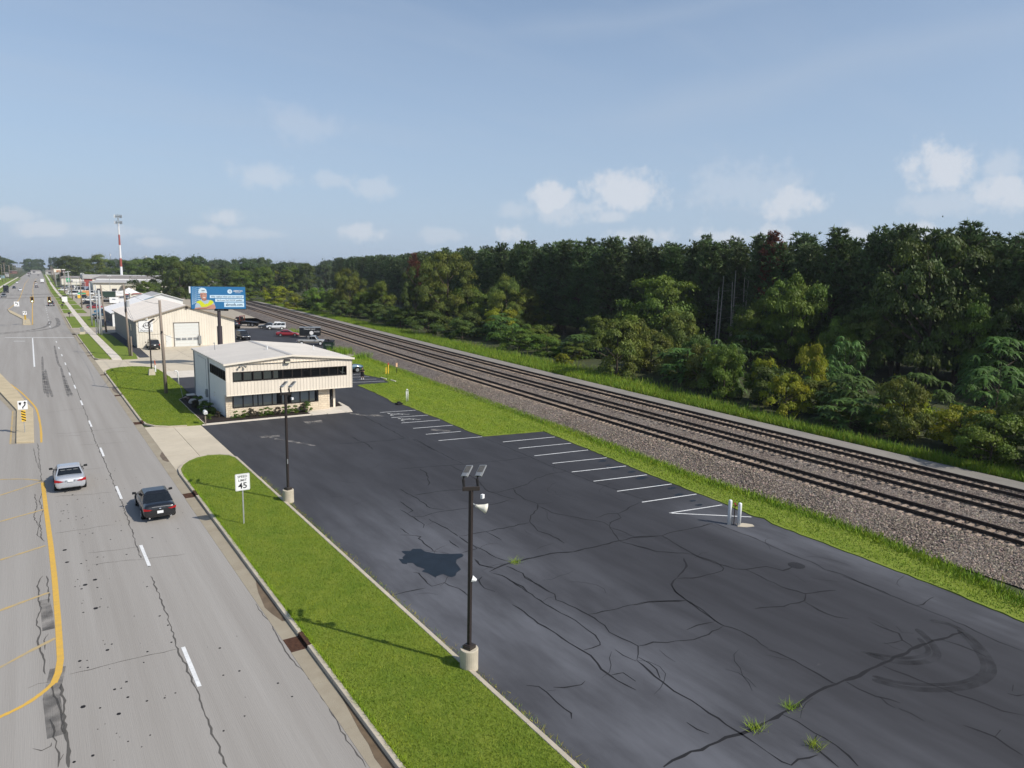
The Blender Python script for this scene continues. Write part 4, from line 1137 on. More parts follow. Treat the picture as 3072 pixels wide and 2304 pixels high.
ZB = 0.78
sec = [(-4.7, 0.0), (-3.9, 0.16), (-1.9, ZB - 0.05), (-1.2, ZB), (1.6, ZB), (2.5, ZB - 0.06), (3.6, ZB), (6.5, ZB), (7.2, ZB - 0.05), (8.0, ZB), (10.7, ZB), (11.1, ZB - 0.1), (11.6, 0.50)]
ys = list(np.arange(-2, 130, 2.0)) + list(np.arange(130, 320, 6)) + list(np.arange(320, 900, 20))
q = MB()
vs_, fs = [], []
for y in ys:
    for o_, z in sec:
        vs_.append((c1(y) + o_ + rnd.uniform(-.05, .05), y, z + rnd.uniform(-.025, .025)))
n = len(sec)
for i in range(len(ys) - 1):
    for k in range(n - 1):
        fs.append((i * n + k, i * n + k + 1, (i + 1) * n + k + 1, (i + 1) * n + k))
q.add(vs_, fs)
struct(q.build('ballast_bed', M_BALLAST, smooth=True))
q = MB()
vs_, fs = [], []
sec2 = [(11.5, 0.49), (15.0, 0.32), (15.9, 0.15)]
for y in ys:
    for o_, z in sec2:
        vs_.append((c1(y) + o_, y, z))
for i in range(len(ys) - 1):
    for k in range(2):
        fs.append((i * 3 + k, i * 3 + k + 1, (i + 1) * 3 + k + 1, (i + 1) * 3 + k))
q.add(vs_, fs)
struct(q.build('service_track', M_GRAVEL))

M_RAIL = mat('rail_steel', (0.030, 0.021, 0.017), 0.7, var=0.25, scale=2)
M_TIE = mat('weathered_tie', (0.40, 0.31, 0.235), 0.95, scale=7, col2=(0.24, 0.185, 0.14), stretch=(0.4, 2, 1), objrand=0.28)
tie_me = MB().box(-1.3, -0.115, -0.16, 1.3, 0.115, 0.055).mesh('tie', M_TIE)
plate_q = MB()
for s in (-1, 1):
    plate_q.box(s * 0.755 - 0.16, -0.09, 0.045, s * 0.755 + 0.16, 0.09, 0.065)
for ti, (off, lab) in enumerate([(0.0, 'nearest of the three railway tracks, beside the stone slope'), (5.05, 'middle of the three railway tracks, with dark painted shadows at its tie ends'),
                                 (9.35, 'farthest of the three railway tracks, next to the gravel service road')]):
    t = thing('railway_track', lab, 'railway track', (c1(30) + off, 30, 0), group='railway tracks on the ballast')
    ox, oy = c1(30) + off, 30
    zt = ZB + 0.005
    for s in (-1, 1):
        q = MB()
        for a, w0, w1, z0, z1 in ((0, 0.085, 0.085, 0.060, 0.09), (0, 0.02, 0.02, 0.09, 0.21), (0, 0.046, 0.046, 0.21, 0.262)):
            vs_, fs = [], []
            for y in ys:
                x = c1(y) + off + s * 0.7525 - ox
                vs_ += [(x - w0, y - oy, zt + z0), (x + w0, y - oy, zt + z0), (x + w0, y - oy, zt + z1), (x - w0, y - oy, zt + z1)]
            for i in range(len(ys) - 1):
                for k in range(4):
                    fs.append((i * 4 + k, i * 4 + (k + 1) % 4, (i + 1) * 4 + (k + 1) % 4, (i + 1) * 4 + k))
            q.add(vs_, fs)
        q.build('rail', M_RAIL, t)
    y, k = 12.0 + ti * 4, 0
    rest = MB()
    while y < 250:
        x, sl = c1(y) + off - ox, math.atan2(c1(y + 1) - c1(y - 1), 2)
        dz = zt - 0.005 + rnd.uniform(-0.022, 0.018) - (0.02 if ti == 1 else 0)
        if k < 150:
            link('tie', tie_me, t, (x + rnd.uniform(-.05, .05), y - oy, dz), -sl + rnd.uniform(-.015, .015))
        else:
            rest.obox((x, y - oy, dz - 0.06), (2.6, 0.23, 0.205), -sl)
        y += 0.545 + rnd.uniform(-.02, .02)
        k += 1
    o = rest.build('far_ties', M_TIE, t)
    o['kind'] = 'stuff'
    if ti == 1:                                       # flat dark spots: shadows painted at the ends of every second tie
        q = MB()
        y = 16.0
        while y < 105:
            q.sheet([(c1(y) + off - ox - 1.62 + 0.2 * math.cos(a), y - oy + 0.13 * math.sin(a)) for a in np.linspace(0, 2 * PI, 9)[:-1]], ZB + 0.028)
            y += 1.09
        o = q.build('tie_end_shadows', M_CRACK, t)
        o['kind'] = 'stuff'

# ---------------------------------------------------------------- ground beyond the tracks
q = MB()
ye = [-10, 40, 80, 120, 180, 260, 360, 520, 700]
q.sheet([(c1(y) + 14.9, y) for y in ye] + [(c1(y) + 240, y) for y in ye[::-1]], 0.03)
struct(q.build('forest_floor', M_FLOOR))
q = MB()
q.sheet(smooth([(94.5, 110.5), (99, 118), (103.5, 124), (108, 129), (112, 134)]) + smooth([(114.5, 131), (110, 125.5), (106, 121), (101, 115), (96.5, 108)]), 0.06)
struct(q.build('forest_path', M_DIRT))


# ---------------------------------------------------------------- grass blades, weeds and stones: nobody could count them
def blades(name, sampler, n, h0, h1, w_, m, tint, lean=0.5, zf=None, kind='stuff'):
    rs = np.random.default_rng(abs(hash(name)) % 1000 if False else sum(map(ord, name)))
    P_ = sampler(rs, n)
    n = len(P_)
    z = np.zeros(n) if zf is None else zf(P_)
    h = rs.uniform(h0, h1, n)
    a = rs.uniform(0, 2 * np.pi, n)
    pn_ = np.sin(P_[:, 0] * 1.3 + 2.1 * np.sin(P_[:, 1] * .5)) * np.sin(P_[:, 1] * .9 + 1.7 * np.sin(P_[:, 0] * .8)) + .6 * np.sin(P_[:, 0] * 4.1 + P_[:, 1] * 2.3) * np.sin(P_[:, 1] * 3.3 - P_[:, 0])
    ln = rs.normal(0, lean, (n, 2)) * h[:, None]
    dx, dy = np.cos(a) * w_ / 2 * (h / h1), np.sin(a) * w_ / 2 * (h / h1)
    V = np.empty((n, 3, 3))
    V[:, 0] = np.c_[P_[:, 0] - dx, P_[:, 1] - dy, z - 0.01]
    V[:, 1] = np.c_[P_[:, 0] + dx, P_[:, 1] + dy, z - 0.01]
    V[:, 2] = np.c_[P_[:, 0] + ln[:, 0], P_[:, 1] + ln[:, 1], z + h]
    F = np.arange(n * 3).reshape(n, 3)
    k = rs.uniform(0, 1, n)[:, None]
    t0, t1 = np.array(tint[0]), np.array(tint[1])
    k = np.clip(k * .75 + .16 * pn_[:, None] + .12, 0, 1.15)
    T = t0 * (1 - k) + t1 * k * np.c_[1 + .10 * pn_, 1 + 0 * pn_, 1 + 0 * pn_]
    if len(tint) > 2:
        dry = rs.uniform(0, 1, n) < tint[3]
        T[dry] = np.array(tint[2])
    o_ = link(name, fast_mesh(name, V.reshape(-1, 3), F, m, T))
    o_['kind'] = kind
    return o_


def inside(poly, P_):
    x, y = P_[:, 0], P_[:, 1]
    c_ = np.zeros(len(P_), bool)
    n = len(poly)
    for i in range(n):
        x0, y0 = poly[i]
        x1, y1 = poly[(i + 1) % n]
        k = ((y0 > y) != (y1 > y)) & (x < (x1 - x0) * (y - y0) / ((y1 - y0) + 1e-9) + x0)
        c_ ^= k
    return c_


def in_poly(poly, bias=None):
    a = np.array(poly)
    lo, hi = a.min(0), a.max(0)

    def f(rs, n):
        out = []
        got = 0
        while got < n:
            y = rs.uniform(0, 1, n) ** (bias or 1)
            P_ = np.c_[rs.uniform(lo[0], hi[0], n), lo[1] + y * (hi[1] - lo[1])]
            P_ = P_[inside(poly, P_)]
            out.append(P_)
            got += len(P_)
        return np.vstack(out)[:n]
    return f


TG = ((0.62, 0.68, 0.7), (1.25, 1.2, 1.0), (1.7, 1.35, 1.6), 0.07)
blades('strip_grass', in_poly([(8.27, 9), (8.27, 53.4), (8.9, 55.9), (10.8, 57.4), (12.2, 56.5), (12.42, 55), (12.42, 9)], 1.5), 120000, 0.04, 0.085, 0.028, M_BLADE, TG, 0.5, lambda p: 0.13 + 0 * p[:, 0])


def edge_line(x0, y0, y1, sd):
    return lambda rs, n: np.c_[x0 + rs.normal(0, sd, n), rs.uniform(y0, y1, n)]


blades('curb_edge_grass', edge_line(8.29, 9, 53, 0.045), 7000, 0.07, 0.16, 0.03, M_BLADE, ((0.9, 1.05, 0.8), (1.5, 1.55, 1.0)), 0.6, lambda p: 0.13 + 0 * p[:, 0])
blades('lot_edge_weeds', edge_line(12.75, 8, 50, 0.10), 2600, 0.04, 0.13, 0.03, M_BLADE, ((1.6, 1.1, 1.6), (2.2, 1.3, 2.6), (0.9, 1.1, 0.8), 0.35), 0.9, lambda p: 0.02 + 0 * p[:, 0])
blades('office_lawn_grass', in_poly(lawn2), 60000, 0.04, 0.09, 0.05, M_BLADE, TG, 0.5, lambda p: 0.13 + 0 * p[:, 0])
vp = [(x + 0.15, y) for x, y in lotright] + ballast_left[::-1]
blades('verge_grass', in_poly(vp), 110000, 0.05, 0.12, 0.06, M_BLADE, ((0.75, 0.85, 0.7), (1.5, 1.5, 1.1), (1.7, 1.3, 1.5), 0.05), 0.55, lambda p: 0.06 + 0 * p[:, 0])
bl = ballast_left


def verge_far_edge(rs, n):
    y = rs.uniform(5, 115, n)
    x = np.interp(y, [q_[1] for q_ in bl], [q_[0] for q_ in bl]) + rs.normal(-0.35, 0.4, n)
    return np.c_[x, y]


blades('verge_edge_grass', verge_far_edge, 26000, 0.12, 0.38, 0.07, M_BLADE, ((0.7, 0.9, 0.6), (1.35, 1.4, 0.9), (1.6, 1.2, 1.5), 0.08), 0.45, lambda p: 0.05 + 0 * p[:, 0])


def weed_strip(rs, n):
    y = rs.uniform(8, 340, n) ** 1.0
    y = 8 + (y - 8) * rs.uniform(0.25, 1, n)
    wd_ = np.interp(y, [8, 35, 50, 80, 120, 200, 340], [2.6, 2.6, 4.5, 9, 8, 6, 6])
    x = np.array([c1(v) for v in y]) + 15.5 + np.abs(rs.normal(0, 0.5, n)) * wd_ * 0.8
    return np.c_[x, y]


blades('trackside_weeds', weed_strip, 110000, 0.25, 0.95, 0.10, M_BLADE, ((0.55, 0.75, 0.6), (1.15, 1.25, 0.8), (1.5, 1.15, 1.6), 0.16), 0.3, lambda p: 0.02 + 0 * p[:, 0])


def rubble_weeds(rs, n):
    c_ = np.array([(45.8, 124), (46.6, 123), (46.4, 121), (46.0, 112), (46.6, 113.5), (52.5, 164), (51.0, 166), (45.3, 119)])
    k = rs.integers(0, len(c_), n)
    return c_[k] + rs.normal(0, 0.75, (n, 2))


blades('rubble_weeds', rubble_weeds, 1500, 0.3, 1.3, 0.10, M_BLADE, ((0.7, 0.95, 0.7), (1.2, 1.3, 0.9)), 0.22)


CLUMP_AT = [(20.68, 12.98), (18.7, 12.91), (19.51, 11.35), (19.57, 28.1)]


def clumps(rs, n):
    c_ = np.array(CLUMP_AT)
    k = rs.integers(0, len(c_), n)
    return c_[k] + rs.normal(0, 0.13, (n, 2))


blades('crack_weeds', clumps, 420, 0.08, 0.3, 0.025, M_BLADE, ((0.9, 1.1, 0.8), (1.7, 1.5, 1.2)), 0.9, lambda p: 0.02 + 0 * p[:, 0])


def stones(name, n, sampler, s0, s1, zf):
    rs = np.random.default_rng(5)
    P_ = sampler(rs, n)
    s = rs.uniform(s0, s1, (n, 1, 1))
    O = np.array([(1, 0, 0), (0, 1, 0), (-1, 0, 0), (0, -1, 0), (0, 0, 0.8), (0, 0, -0.5)])[None] * rs.uniform(0.6, 1.25, (n, 6, 1)) + rs.normal(0, 0.22, (n, 6, 3))
    a = rs.uniform(0, 2 * np.pi, n)
    ca, sa = np.cos(a)[:, None], np.sin(a)[:, None]
    O = np.stack([O[:, :, 0] * ca - O[:, :, 1] * sa, O[:, :, 0] * sa + O[:, :, 1] * ca, O[:, :, 2]], 2) * s
    V = O + np.c_[P_, zf(P_)][:, None, :]
    f = np.array([(0, 1, 4), (1, 2, 4), (2, 3, 4), (3, 0, 4)])
    F = (f[None] + (np.arange(n) * 6)[:, None, None]).reshape(-1, 3)
    k = rs.choice([0.42, 0.75, 1.0, 1.35, 1.75], n, p=[.22, .28, .25, .17, .08])[:, None] * rs.uniform(0.85, 1.15, (n, 1)) * np.array([1, 0.95, 0.92])[None] * (1 + rs.normal(0, .05, (n, 3)))
    o_ = link(name, fast_mesh(name, V.reshape(-1, 3), F, M_STONE, np.repeat(k, 4, 0)))
    o_['kind'] = 'stuff'
    return o_


_so, _sz = [a for a, b_ in sec], [b_ for a, b_ in sec]


def bal_pts(rs, n):
    y = 11 + 74 * rs.uniform(0, 1, n) ** 1.5
    o_ = np.where(rs.uniform(0, 1, n) < 0.62, rs.uniform(-4.7, -1.3, n), rs.uniform(-1.3, 11.5, n))
    return np.c_[np.array([c1(v) for v in y]) + o_, y]


def bal_z(P_):
    o_ = P_[:, 0] - np.array([c1(v) for v in P_[:, 1]])
    return np.interp(o_, _so, _sz) + 0.01


stones('ballast_stones', 60000, bal_pts, 0.03, 0.072, bal_z)

# ================================================================ the office
M_SIDING = mat('cream_siding', (0.76, 0.68, 0.565), 0.55, var=0.04, scale=0.6, spec=0.35, objrand=0.035)
M_PLAINW = mat('off_white_panel', (0.80, 0.79, 0.755), 0.6, var=0.03, scale=0.5)
M_TRIM = mat('cream_trim', (0.78, 0.71, 0.60), 0.5)
M_ROOFP = mat('pale_metal_roof', (0.50, 0.475, 0.44), 0.5, var=0.05, scale=0.4, spec=0.35, objrand=0.03)
M_BLOCK = mat('split_face_block', (0.72, 0.61, 0.46), 0.9, var=0.10, scale=3, bump=0.6, bscale=14, objrand=0.09)
M_PANE = glass_mat('window_glass', (0.93, 0.95, 0.95))
M_BLIND = mat('blind_glint_beige', (0.74, 0.69, 0.52), 0.8)  # real blinds, plus reflections and sun strips painted into the windows
M_BLINDG = mat('blind_grey', (0.60, 0.60, 0.57), 0.8, var=0.05)
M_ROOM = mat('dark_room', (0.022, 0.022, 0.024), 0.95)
X0, X1, YF, YB, Z1, ZE, ZR = 15.28, 27.95, 71.1, 86.75, 2.37, 5.48, 6.06
XM = (X0 + X1) / 2
of = thing('office_building', 'two storey cream office with overhanging ribbed upper floor and low pale roof', 'office building', (X0, YF, 0))
ob = (X0, YF)


def P(x, y):
    return x - ob[0], y - ob[1]


def slope_z(x):
    return ZE + (ZR - ZE) * (1 - abs(x - XM) / (XM - X0))


def obox(x0, y0, z0, x1, y1, z1, name, m, parent=of):
    q = MB()
    q.box(x0 - ob[0], y0 - ob[1], z0, x1 - ob[0], y1 - ob[1], z1)
    return q.build(name, m, parent)


# solid walls behind the cladding
wl_ = MB()
xr = 26.5


def wq(x0, y0, z0, x1, y1, z1):
    wl_.box(x0 - ob[0], y0 - ob[1], z0, x1 - ob[0], y1 - ob[1], z1)


wq(X0, 71.9, 0, X0 + 0.2, YB, 3.83)                       # left wall below its windows
wq(X0, YF + 0.03, 3.83, X0 + 0.2, 71.25, 4.72)
wq(X0, YF + 0.03, Z1, X0 + 0.2, 71.9, 3.83)
wq(X0, 78.15, 3.83, X0 + 0.2, YB, 4.72)
wq(X0, YF + 0.03, 4.72, X0 + 0.2, YB, ZE)
wq(X0 + 0.2, YB - 0.2, 0, X1, YB, ZE)                     # back
wq(X1 - 0.2, YF + 0.03, Z1, X1, YB - 0.2, ZE)             # right, upper
wq(xr - 0.2, 72.6, 0, xr, YB - 0.2, Z1)                   # right, lower
wq(X0 + 0.2, YF + 0.25, Z1 - 0.02, X1 - 0.2, YB - 0.2, Z1 + 0.1)   # floor slab of the upper storey
wq(X0 + 0.2, 72.0, 0.0, 16.0, 72.15, Z1 - 0.03)
wq(24.46, 72.0, 0.0, 25.6, 72.15, Z1 - 0.03)
wq(16.0, 72.0, 0.0, 24.46, 72.15, 1.0)
wl_.build('wall', M_PLAINW, of)
# dark rooms behind the glass
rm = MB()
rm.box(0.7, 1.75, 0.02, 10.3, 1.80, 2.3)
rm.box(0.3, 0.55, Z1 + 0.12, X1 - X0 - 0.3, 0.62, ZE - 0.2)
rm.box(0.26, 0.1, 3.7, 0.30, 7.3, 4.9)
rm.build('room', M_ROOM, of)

# ribbed cladding of the upper front: one sheet per rib
npan = 39
pw = (X1 - X0) / npan
WX0, WX1, WZ0, WZ1 = 15.94, 27.34, 3.72, 4.60
for i in range(npan):
    a, c_ = X0 + i * pw + 0.012, X0 + (i + 1) * pw - 0.012
    for z0, z1 in ((Z1, WZ0), (WZ1, None), (WZ0, WZ1)):
        xa, xb = a, c_
        if (z0, z1) == (WZ0, WZ1):
            if c_ <= WX0:
                pass
            elif a < WX0:
                xb = WX0
            elif a >= WX1:
                pass
            elif c_ > WX1:
                xa = WX1
            else:
                continue
        q = MB()
        za, zb = (z1, z1) if z1 else (slope_z(xa) - 0.05, slope_z(xb) - 0.05)
        k = 0.02
        pr = [(xa, 0.03), (xa + k, 0.0), (xa + pw * 0.42, 0.0), (xa + pw * 0.5, 0.018), (xb - k, 0.018), (xb, 0.03)] if xb - xa > 0.2 else [(xa, 0.03), (xa, 0), (xb, 0), (xb, 0.03)]
        n = len(pr)
        q.add([(x - ob[0], d, z0) for x, d in pr] + [(x - ob[0], d, za + (zb - za) * (x - xa) / (xb - xa)) for x, d in pr], [(j, j + 1, n + j + 1, n + j) for j in range(n - 1)])
        q.build('siding_panel', M_SIDING, of)
# backing behind the ribs
bk = MB()
bk.box(0, 0.031, Z1, X1 - X0, 0.10, WZ0)
bk.box(0, 0.031, WZ0, WX0 - X0, 0.10, WZ1)
bk.box(WX1 - X0, 0.031, WZ0, X1 - X0, 0.10, WZ1)
bk.add([(0, 0.031, WZ1), (X1 - X0, 0.031, WZ1), (X1 - X0, 0.031, ZE - 0.05), (XM - X0, 0.031, ZR - 0.05), (0, 0.031, ZE - 0.05)], [(0, 1, 2, 3, 4)])
bk.build('backing', M_TRIM, of)
tr = MB()
tr.box(-0.02, -0.03, Z1 - 0.06, X1 - X0 + 0.02, 0.12, Z1 - 0.001)
tr.box(-0.03, -0.02, Z1, -0.001, 0.06, ZE - 0.05)
tr.box(X1 - X0 + 0.001, -0.02, Z1, X1 - X0 + 0.03, 0.06, ZE - 0.05)
tr.build('trim', M_TRIM, of)


def window_strip(x0, x1, z0, z1, yf, n, blind_fn, name='window'):
    pw_ = (x1 - x0) / n
    t_ = 0.035
    fr = MB()
    for z in (z0, z1):
        fr.box(x0 - 0.03 - ob[0], yf - ob[1] - 0.03, z - t_, x1 + 0.03 - ob[0], yf - ob[1] + 0.07, z + t_)
    for k in range(n + 1):
        x = x0 + k * pw_
        fr.box(x - 0.032 - ob[0], yf - ob[1] - 0.028, z0 + t_, x + 0.032 - ob[0], yf - ob[1] + 0.068, z1 - t_)
    f = fr.build(name, M_BRONZE, of)
    for k in range(n):
        a, c_ = x0 + k * pw_ + 0.032, x0 + (k + 1) * pw_ - 0.032
        q = MB()
        q.add([(a - ob[0], yf - ob[1] + 0.03, z0 + t_), (c_ - ob[0], yf - ob[1] + 0.03, z0 + t_), (c_ - ob[0], yf - ob[1] + 0.03, z1 - t_), (a - ob[0], yf - ob[1] + 0.03, z1 - t_)], [(0, 1, 2, 3)])
        q.build('pane', M_PANE, f)
        blind_fn(k, a - ob[0], c_ - ob[0], yf - ob[1] + 0.16, f)
    return f


def upper_blinds(k, a, c_, y, f):
    if k > 4:
        if k == 11:
            q = MB()
            q.add([(a + 0.35, y, WZ0 + 0.25), (a + 0.8, y + 0.05, WZ0 + 0.15), (a + 0.8, y + 0.05, WZ0 + 0.22), (a + 0.35, y, WZ0 + 0.32)], [(0, 1, 2, 3)])
            q.add([(a + 0.48, y, WZ0 + 0.1), (a + 0.58, y, WZ0 + 0.1), (a + 0.66, y, WZ1 - 0.04), (a + 0.56, y, WZ1 - 0.04)], [(0, 1, 2, 3)])
            q.build('blind_or_glint', M_BLIND, f)
        return
    q = MB()
    x1 = c_ - 0.11 if k < 4 else a + 0.5
    n = max(3, int((x1 - a) / 0.085))
    for j in range(n):
        xa = a + (x1 - a) * j / n
        xb = a + (x1 - a) * (j + 0.86) / n
        q.add([(xa, y, WZ0 + 0.06), (xb, y + 0.03, WZ0 + 0.06), (xb, y + 0.03, WZ1), (xa, y, WZ1)], [(0, 1, 2, 3)])
    q.build('blind_or_glint', M_BLIND, f)


def lower_blinds(k, a, c_, y, f):
    q = MB()
    spans = {2: [(a, a + 0.42), (a + 0.52, c_)], 4: [(a, a + 0.42)], 5: [(a, a + 0.55)], 8: [(a, a + 0.58)]}.get(k, [(a, c_)])
    for xa, xb in spans:
        q.add([(xa, y, 1.05), (xb, y, 1.05), (xb, y, 1.42), (xa, y, 1.42)], [(0, 1, 2, 3)], 0)  # sunlight on the lower part, put in as a beige strip
        q.add([(xa, y - 0.01, 1.30), (xb, y - 0.01, 1.30), (xb, y - 0.01, 2.3), (xa, y - 0.01, 2.3)], [(0, 1, 2, 3)], 1)
    q.build('blind_or_glint', [M_BLIND, M_BLINDG], f)


window_strip(WX0, WX1, WZ0, WZ1, YF + 0.0, 12, upper_blinds)
window_strip(16.0, 24.46, 1.03, 2.26, 71.72, 9, lower_blinds)
# side windows: deep frames, seven panes
fr = MB()
y0, y1 = 71.25, 78.15
for z in (3.83, 4.72):
    fr.box(-0.03, y0 - YF, z - 0.03, 0.12, y1 - YF, z + 0.03)
for k in range(8):
    y = y0 + (y1 - y0) * k / 7
    fr.box(-0.05, y - YF - 0.04, 3.86, 0.12, y - YF + 0.04, 4.69)
f = fr.build('window', M_BLACKM, of)
for k in range(7):
    a, c_ = y0 + (y1 - y0) * k / 7 + 0.04 - YF, y0 + (y1 - y0) * (k + 1) / 7 - 0.04 - YF
    MB().add([(0.05, a, 3.86), (0.05, a, 4.69), (0.05, c_, 4.69), (0.05, c_, 3.86)], [(0, 1, 2, 3)]).build('pane', M_PANE, f)
    MB().add([(0.14, a + 0.55, 3.86), (0.14, a + 0.55, 4.69), (0.14, c_, 4.69), (0.14, c_, 3.86)], [(0, 1, 2, 3)]).build('blind_or_glint', M_BLIND, f)  # pale strip painted in as the pane's reflection, no blinds hang here

# split-face block courses of the ground floor, each block laid with a joint
blk = MB().box(-0.192, 0, -0.092, 0.192, 0.24, 0.092).mesh('block', M_BLOCK)
half = MB().box(-0.092, 0, -0.092, 0.092, 0.24, 0.092).mesh('half_block', M_BLOCK)


def lay(x0, x1, z0, z1, y):
    z, r_ = z0, 0
    while z + 0.19 <= z1 + 0.02:
        x = x0
        if r_ % 2:
            link('block', half, of, (x + 0.096 - ob[0], y - ob[1] + rnd.uniform(-.005, .005), z + 0.1))
            x += 0.2
        while x < x1 - 0.1:
            if x + 0.36 > x1:
                link('block', half, of, (x + 0.096 - ob[0], y - ob[1] + rnd.uniform(-.005, .005), z + 0.1))
                x += 0.2
            else:
                link('block', blk, of, (x + 0.196 - ob[0], y - ob[1] + rnd.uniform(-.005, .005), z + 0.1))
                x += 0.4
        z += 0.2
        r_ += 1


lay(15.30, 24.5, 0.0, 1.0, 71.74)
lay(15.30, 15.95, 1.0, 2.2, 71.74)
lay(24.5, 25.62, 0.0, 2.2, 71.74)
q = MB()
q.box(15.28 - ob[0], 0.90, 0.0, 15.95 - ob[0], 1.0, Z1 - 0.05)
q.box(24.5 - ob[0], 0.90, 0.0, 25.6 - ob[0], 1.0, Z1 - 0.05)
q.box(15.28 - ob[0], 0.88, 0, 24.5 - ob[0], 0.9, 1.0)
q.build('mortar', M_BLOCK, of)
# recessed entrance at the right end
dr = MB()
dr.box(25.66 - ob[0], 1.32, 0.02, 26.30 - ob[0], 1.37, 2.25)
d_ = dr.build('door', M_BRONZE, of)
MB().box(25.74 - ob[0], 1.29, 0.25, 26.22 - ob[0], 1.315, 2.15).build('pane', M_ROOM, d_)
MB().box(26.14 - ob[0], 1.24, 0.95, 26.19 - ob[0], 1.288, 1.25).build('handle', M_ALU, d_)
q = MB()
q.box(25.62 - ob[0], 0.64, 0.0, 25.66 - ob[0], 1.45, Z1 - 0.06)
q.box(26.30 - ob[0], 1.22, 0.0, 26.52 - ob[0], 1.5, Z1 - 0.06)
q.build('door_jamb', M_SIDING, of)

# roof: standing-seam sheets on both slopes
ov = 0.18
n = 26
yl = (YB - YF + 2 * ov) / n
for s in (-1, 1):
    xe = (X0 - 0.22) if s < 0 else (X1 + 0.22)
    ze = ZE - (ZR - ZE) * 0.22 / (XM - X0)
    for i in range(n):
        a, c_ = YF - ov + i * yl, YF - ov + (i + 1) * yl
        q = MB()
        x_, xm = xe - ob[0], XM - ob[0]
        h = 0.035
        q.add([(x_, a - ob[1], ze), (xm, a - ob[1], ZR), (xm, c_ - ob[1] - 0.05, ZR), (x_, c_ - ob[1] - 0.05, ze),
               (x_, c_ - ob[1] - 0.04, ze + h), (xm, c_ - ob[1] - 0.04, ZR + h), (xm, c_ - ob[1] - 0.006, ZR + h), (x_, c_ - ob[1] - 0.006, ze + h),
               (x_, c_ - ob[1] + 0.0, ze), (xm, c_ - ob[1] + 0.0, ZR)],
              [(0, 1, 2, 3) if s < 0 else (3, 2, 1, 0), (3, 2, 5, 4), (4, 5, 6, 7), (7, 6, 9, 8)])
        q.build('roof_panel', M_ROOFP, of)
q = MB()
for s in (-1, 1):
    xe, ze = (X0 - 0.24, ZE - 0.02) if s < 0 else (X1 + 0.24, ZE - 0.02)
    for ya, yb in ((YF - ov - 0.05, YF - ov), (YB + ov, YB + ov + 0.05)):
        q.add([(xe - ob[0], ya - ob[1], ze - 0.16), (XM - ob[0], ya - ob[1], ZR - 0.14), (XM - ob[0], ya - ob[1], ZR + 0.05), (xe - ob[0], ya - ob[1], ze + 0.03),
               (xe - ob[0], yb - ob[1], ze - 0.16), (XM - ob[0], yb - ob[1], ZR - 0.14), (XM - ob[0], yb - ob[1], ZR + 0.05), (xe - ob[0], yb - ob[1], ze + 0.03)],
              [(0, 1, 2, 3), (7, 6, 5, 4), (3, 2, 6, 7), (0, 4, 5, 1)])
    xa, xb = (xe, xe + 0.12) if s < 0 else (xe - 0.12, xe)
    q.box(xa - ob[0], YF - ov - ob[1], ze - 0.14, xb - ob[0], YB + ov - ob[1], ze - 0.01)
q.add([(0, -0.14, ZE - 0.1), (X1 - X0, -0.14, ZE - 0.1), (X1 - X0, 0.04, ZE - 0.1), (0, 0.04, ZE - 0.1)], [(0, 1, 2, 3)])
q.build('fascia', M_TRIM, of)
q = MB()
q.add([(XM + dx - ob[0], yy_, zz_) for yy_ in (-ov - 0.04, YB - YF + ov) for dx, zz_ in ((-.25, ZR + .02), (0, ZR + .065), (.25, ZR + .02))], [(0, 3, 4, 1), (1, 4, 5, 2), (3, 0, 1), (1, 0, 3)][:2])
q.build('ridge_cap', M_ROOFP, of)
for x, y, h, r_, m_ in ((16.7, 82.6, 0.75, 0.035, M_ALU), (20.9, 77.3, 0.42, 0.07, M_WHITEP), (26.4, 78.6, 0.55, 0.06, M_WHITEP)):
    z = slope_z(x) - 0.02
    q = MB()
    q.tube([(x - ob[0], y - ob[1], z), (x - ob[0], y - ob[1], z + h)], r_, 8)
    if r_ < 0.05:
        q.box(x - 0.12 - ob[0], y - 0.05 - ob[1], z + h, x + 0.05 - ob[0], y + 0.05 - ob[1], z + h + 0.09)
    q.build('vent_pipe', m_, of)
# downspout, conduits, meter boxes on the shaded side
q = MB()
q.box(-0.10, 78.85 - YF, 0.1, -0.01, 78.97 - YF, ZE - 0.1)
q.box(-0.10, 86.5 - YF, 0.1, -0.01, 86.62 - YF, ZE - 0.1)
q.build('downspout', M_ALU, of)
q = MB()
q.tube([(-0.04, 80.2 - YF, 0.9), (-0.04, 80.2 - YF, 4.9), (-0.04, 84.3 - YF, 4.95)], 0.02, 6)
q.build('conduit', M_ALU, of)
q = MB()
q.box(-0.2, 79.85 - YF, 0.9, -0.01, 80.25 - YF, 1.75)
q.box(-0.16, 80.45 - YF, 1.1, -0.01, 80.7 - YF, 1.45)
bevel(q.build('meter_box', M_ALU, of))
q = MB()
for y, z in ((76.4, 1.9), (76.5, 1.55)):
    q.box(-0.06, y - YF, z, -0.01, y + 0.25 - YF, z + 0.08)
q.build('vent_hood', M_TRIM, of)
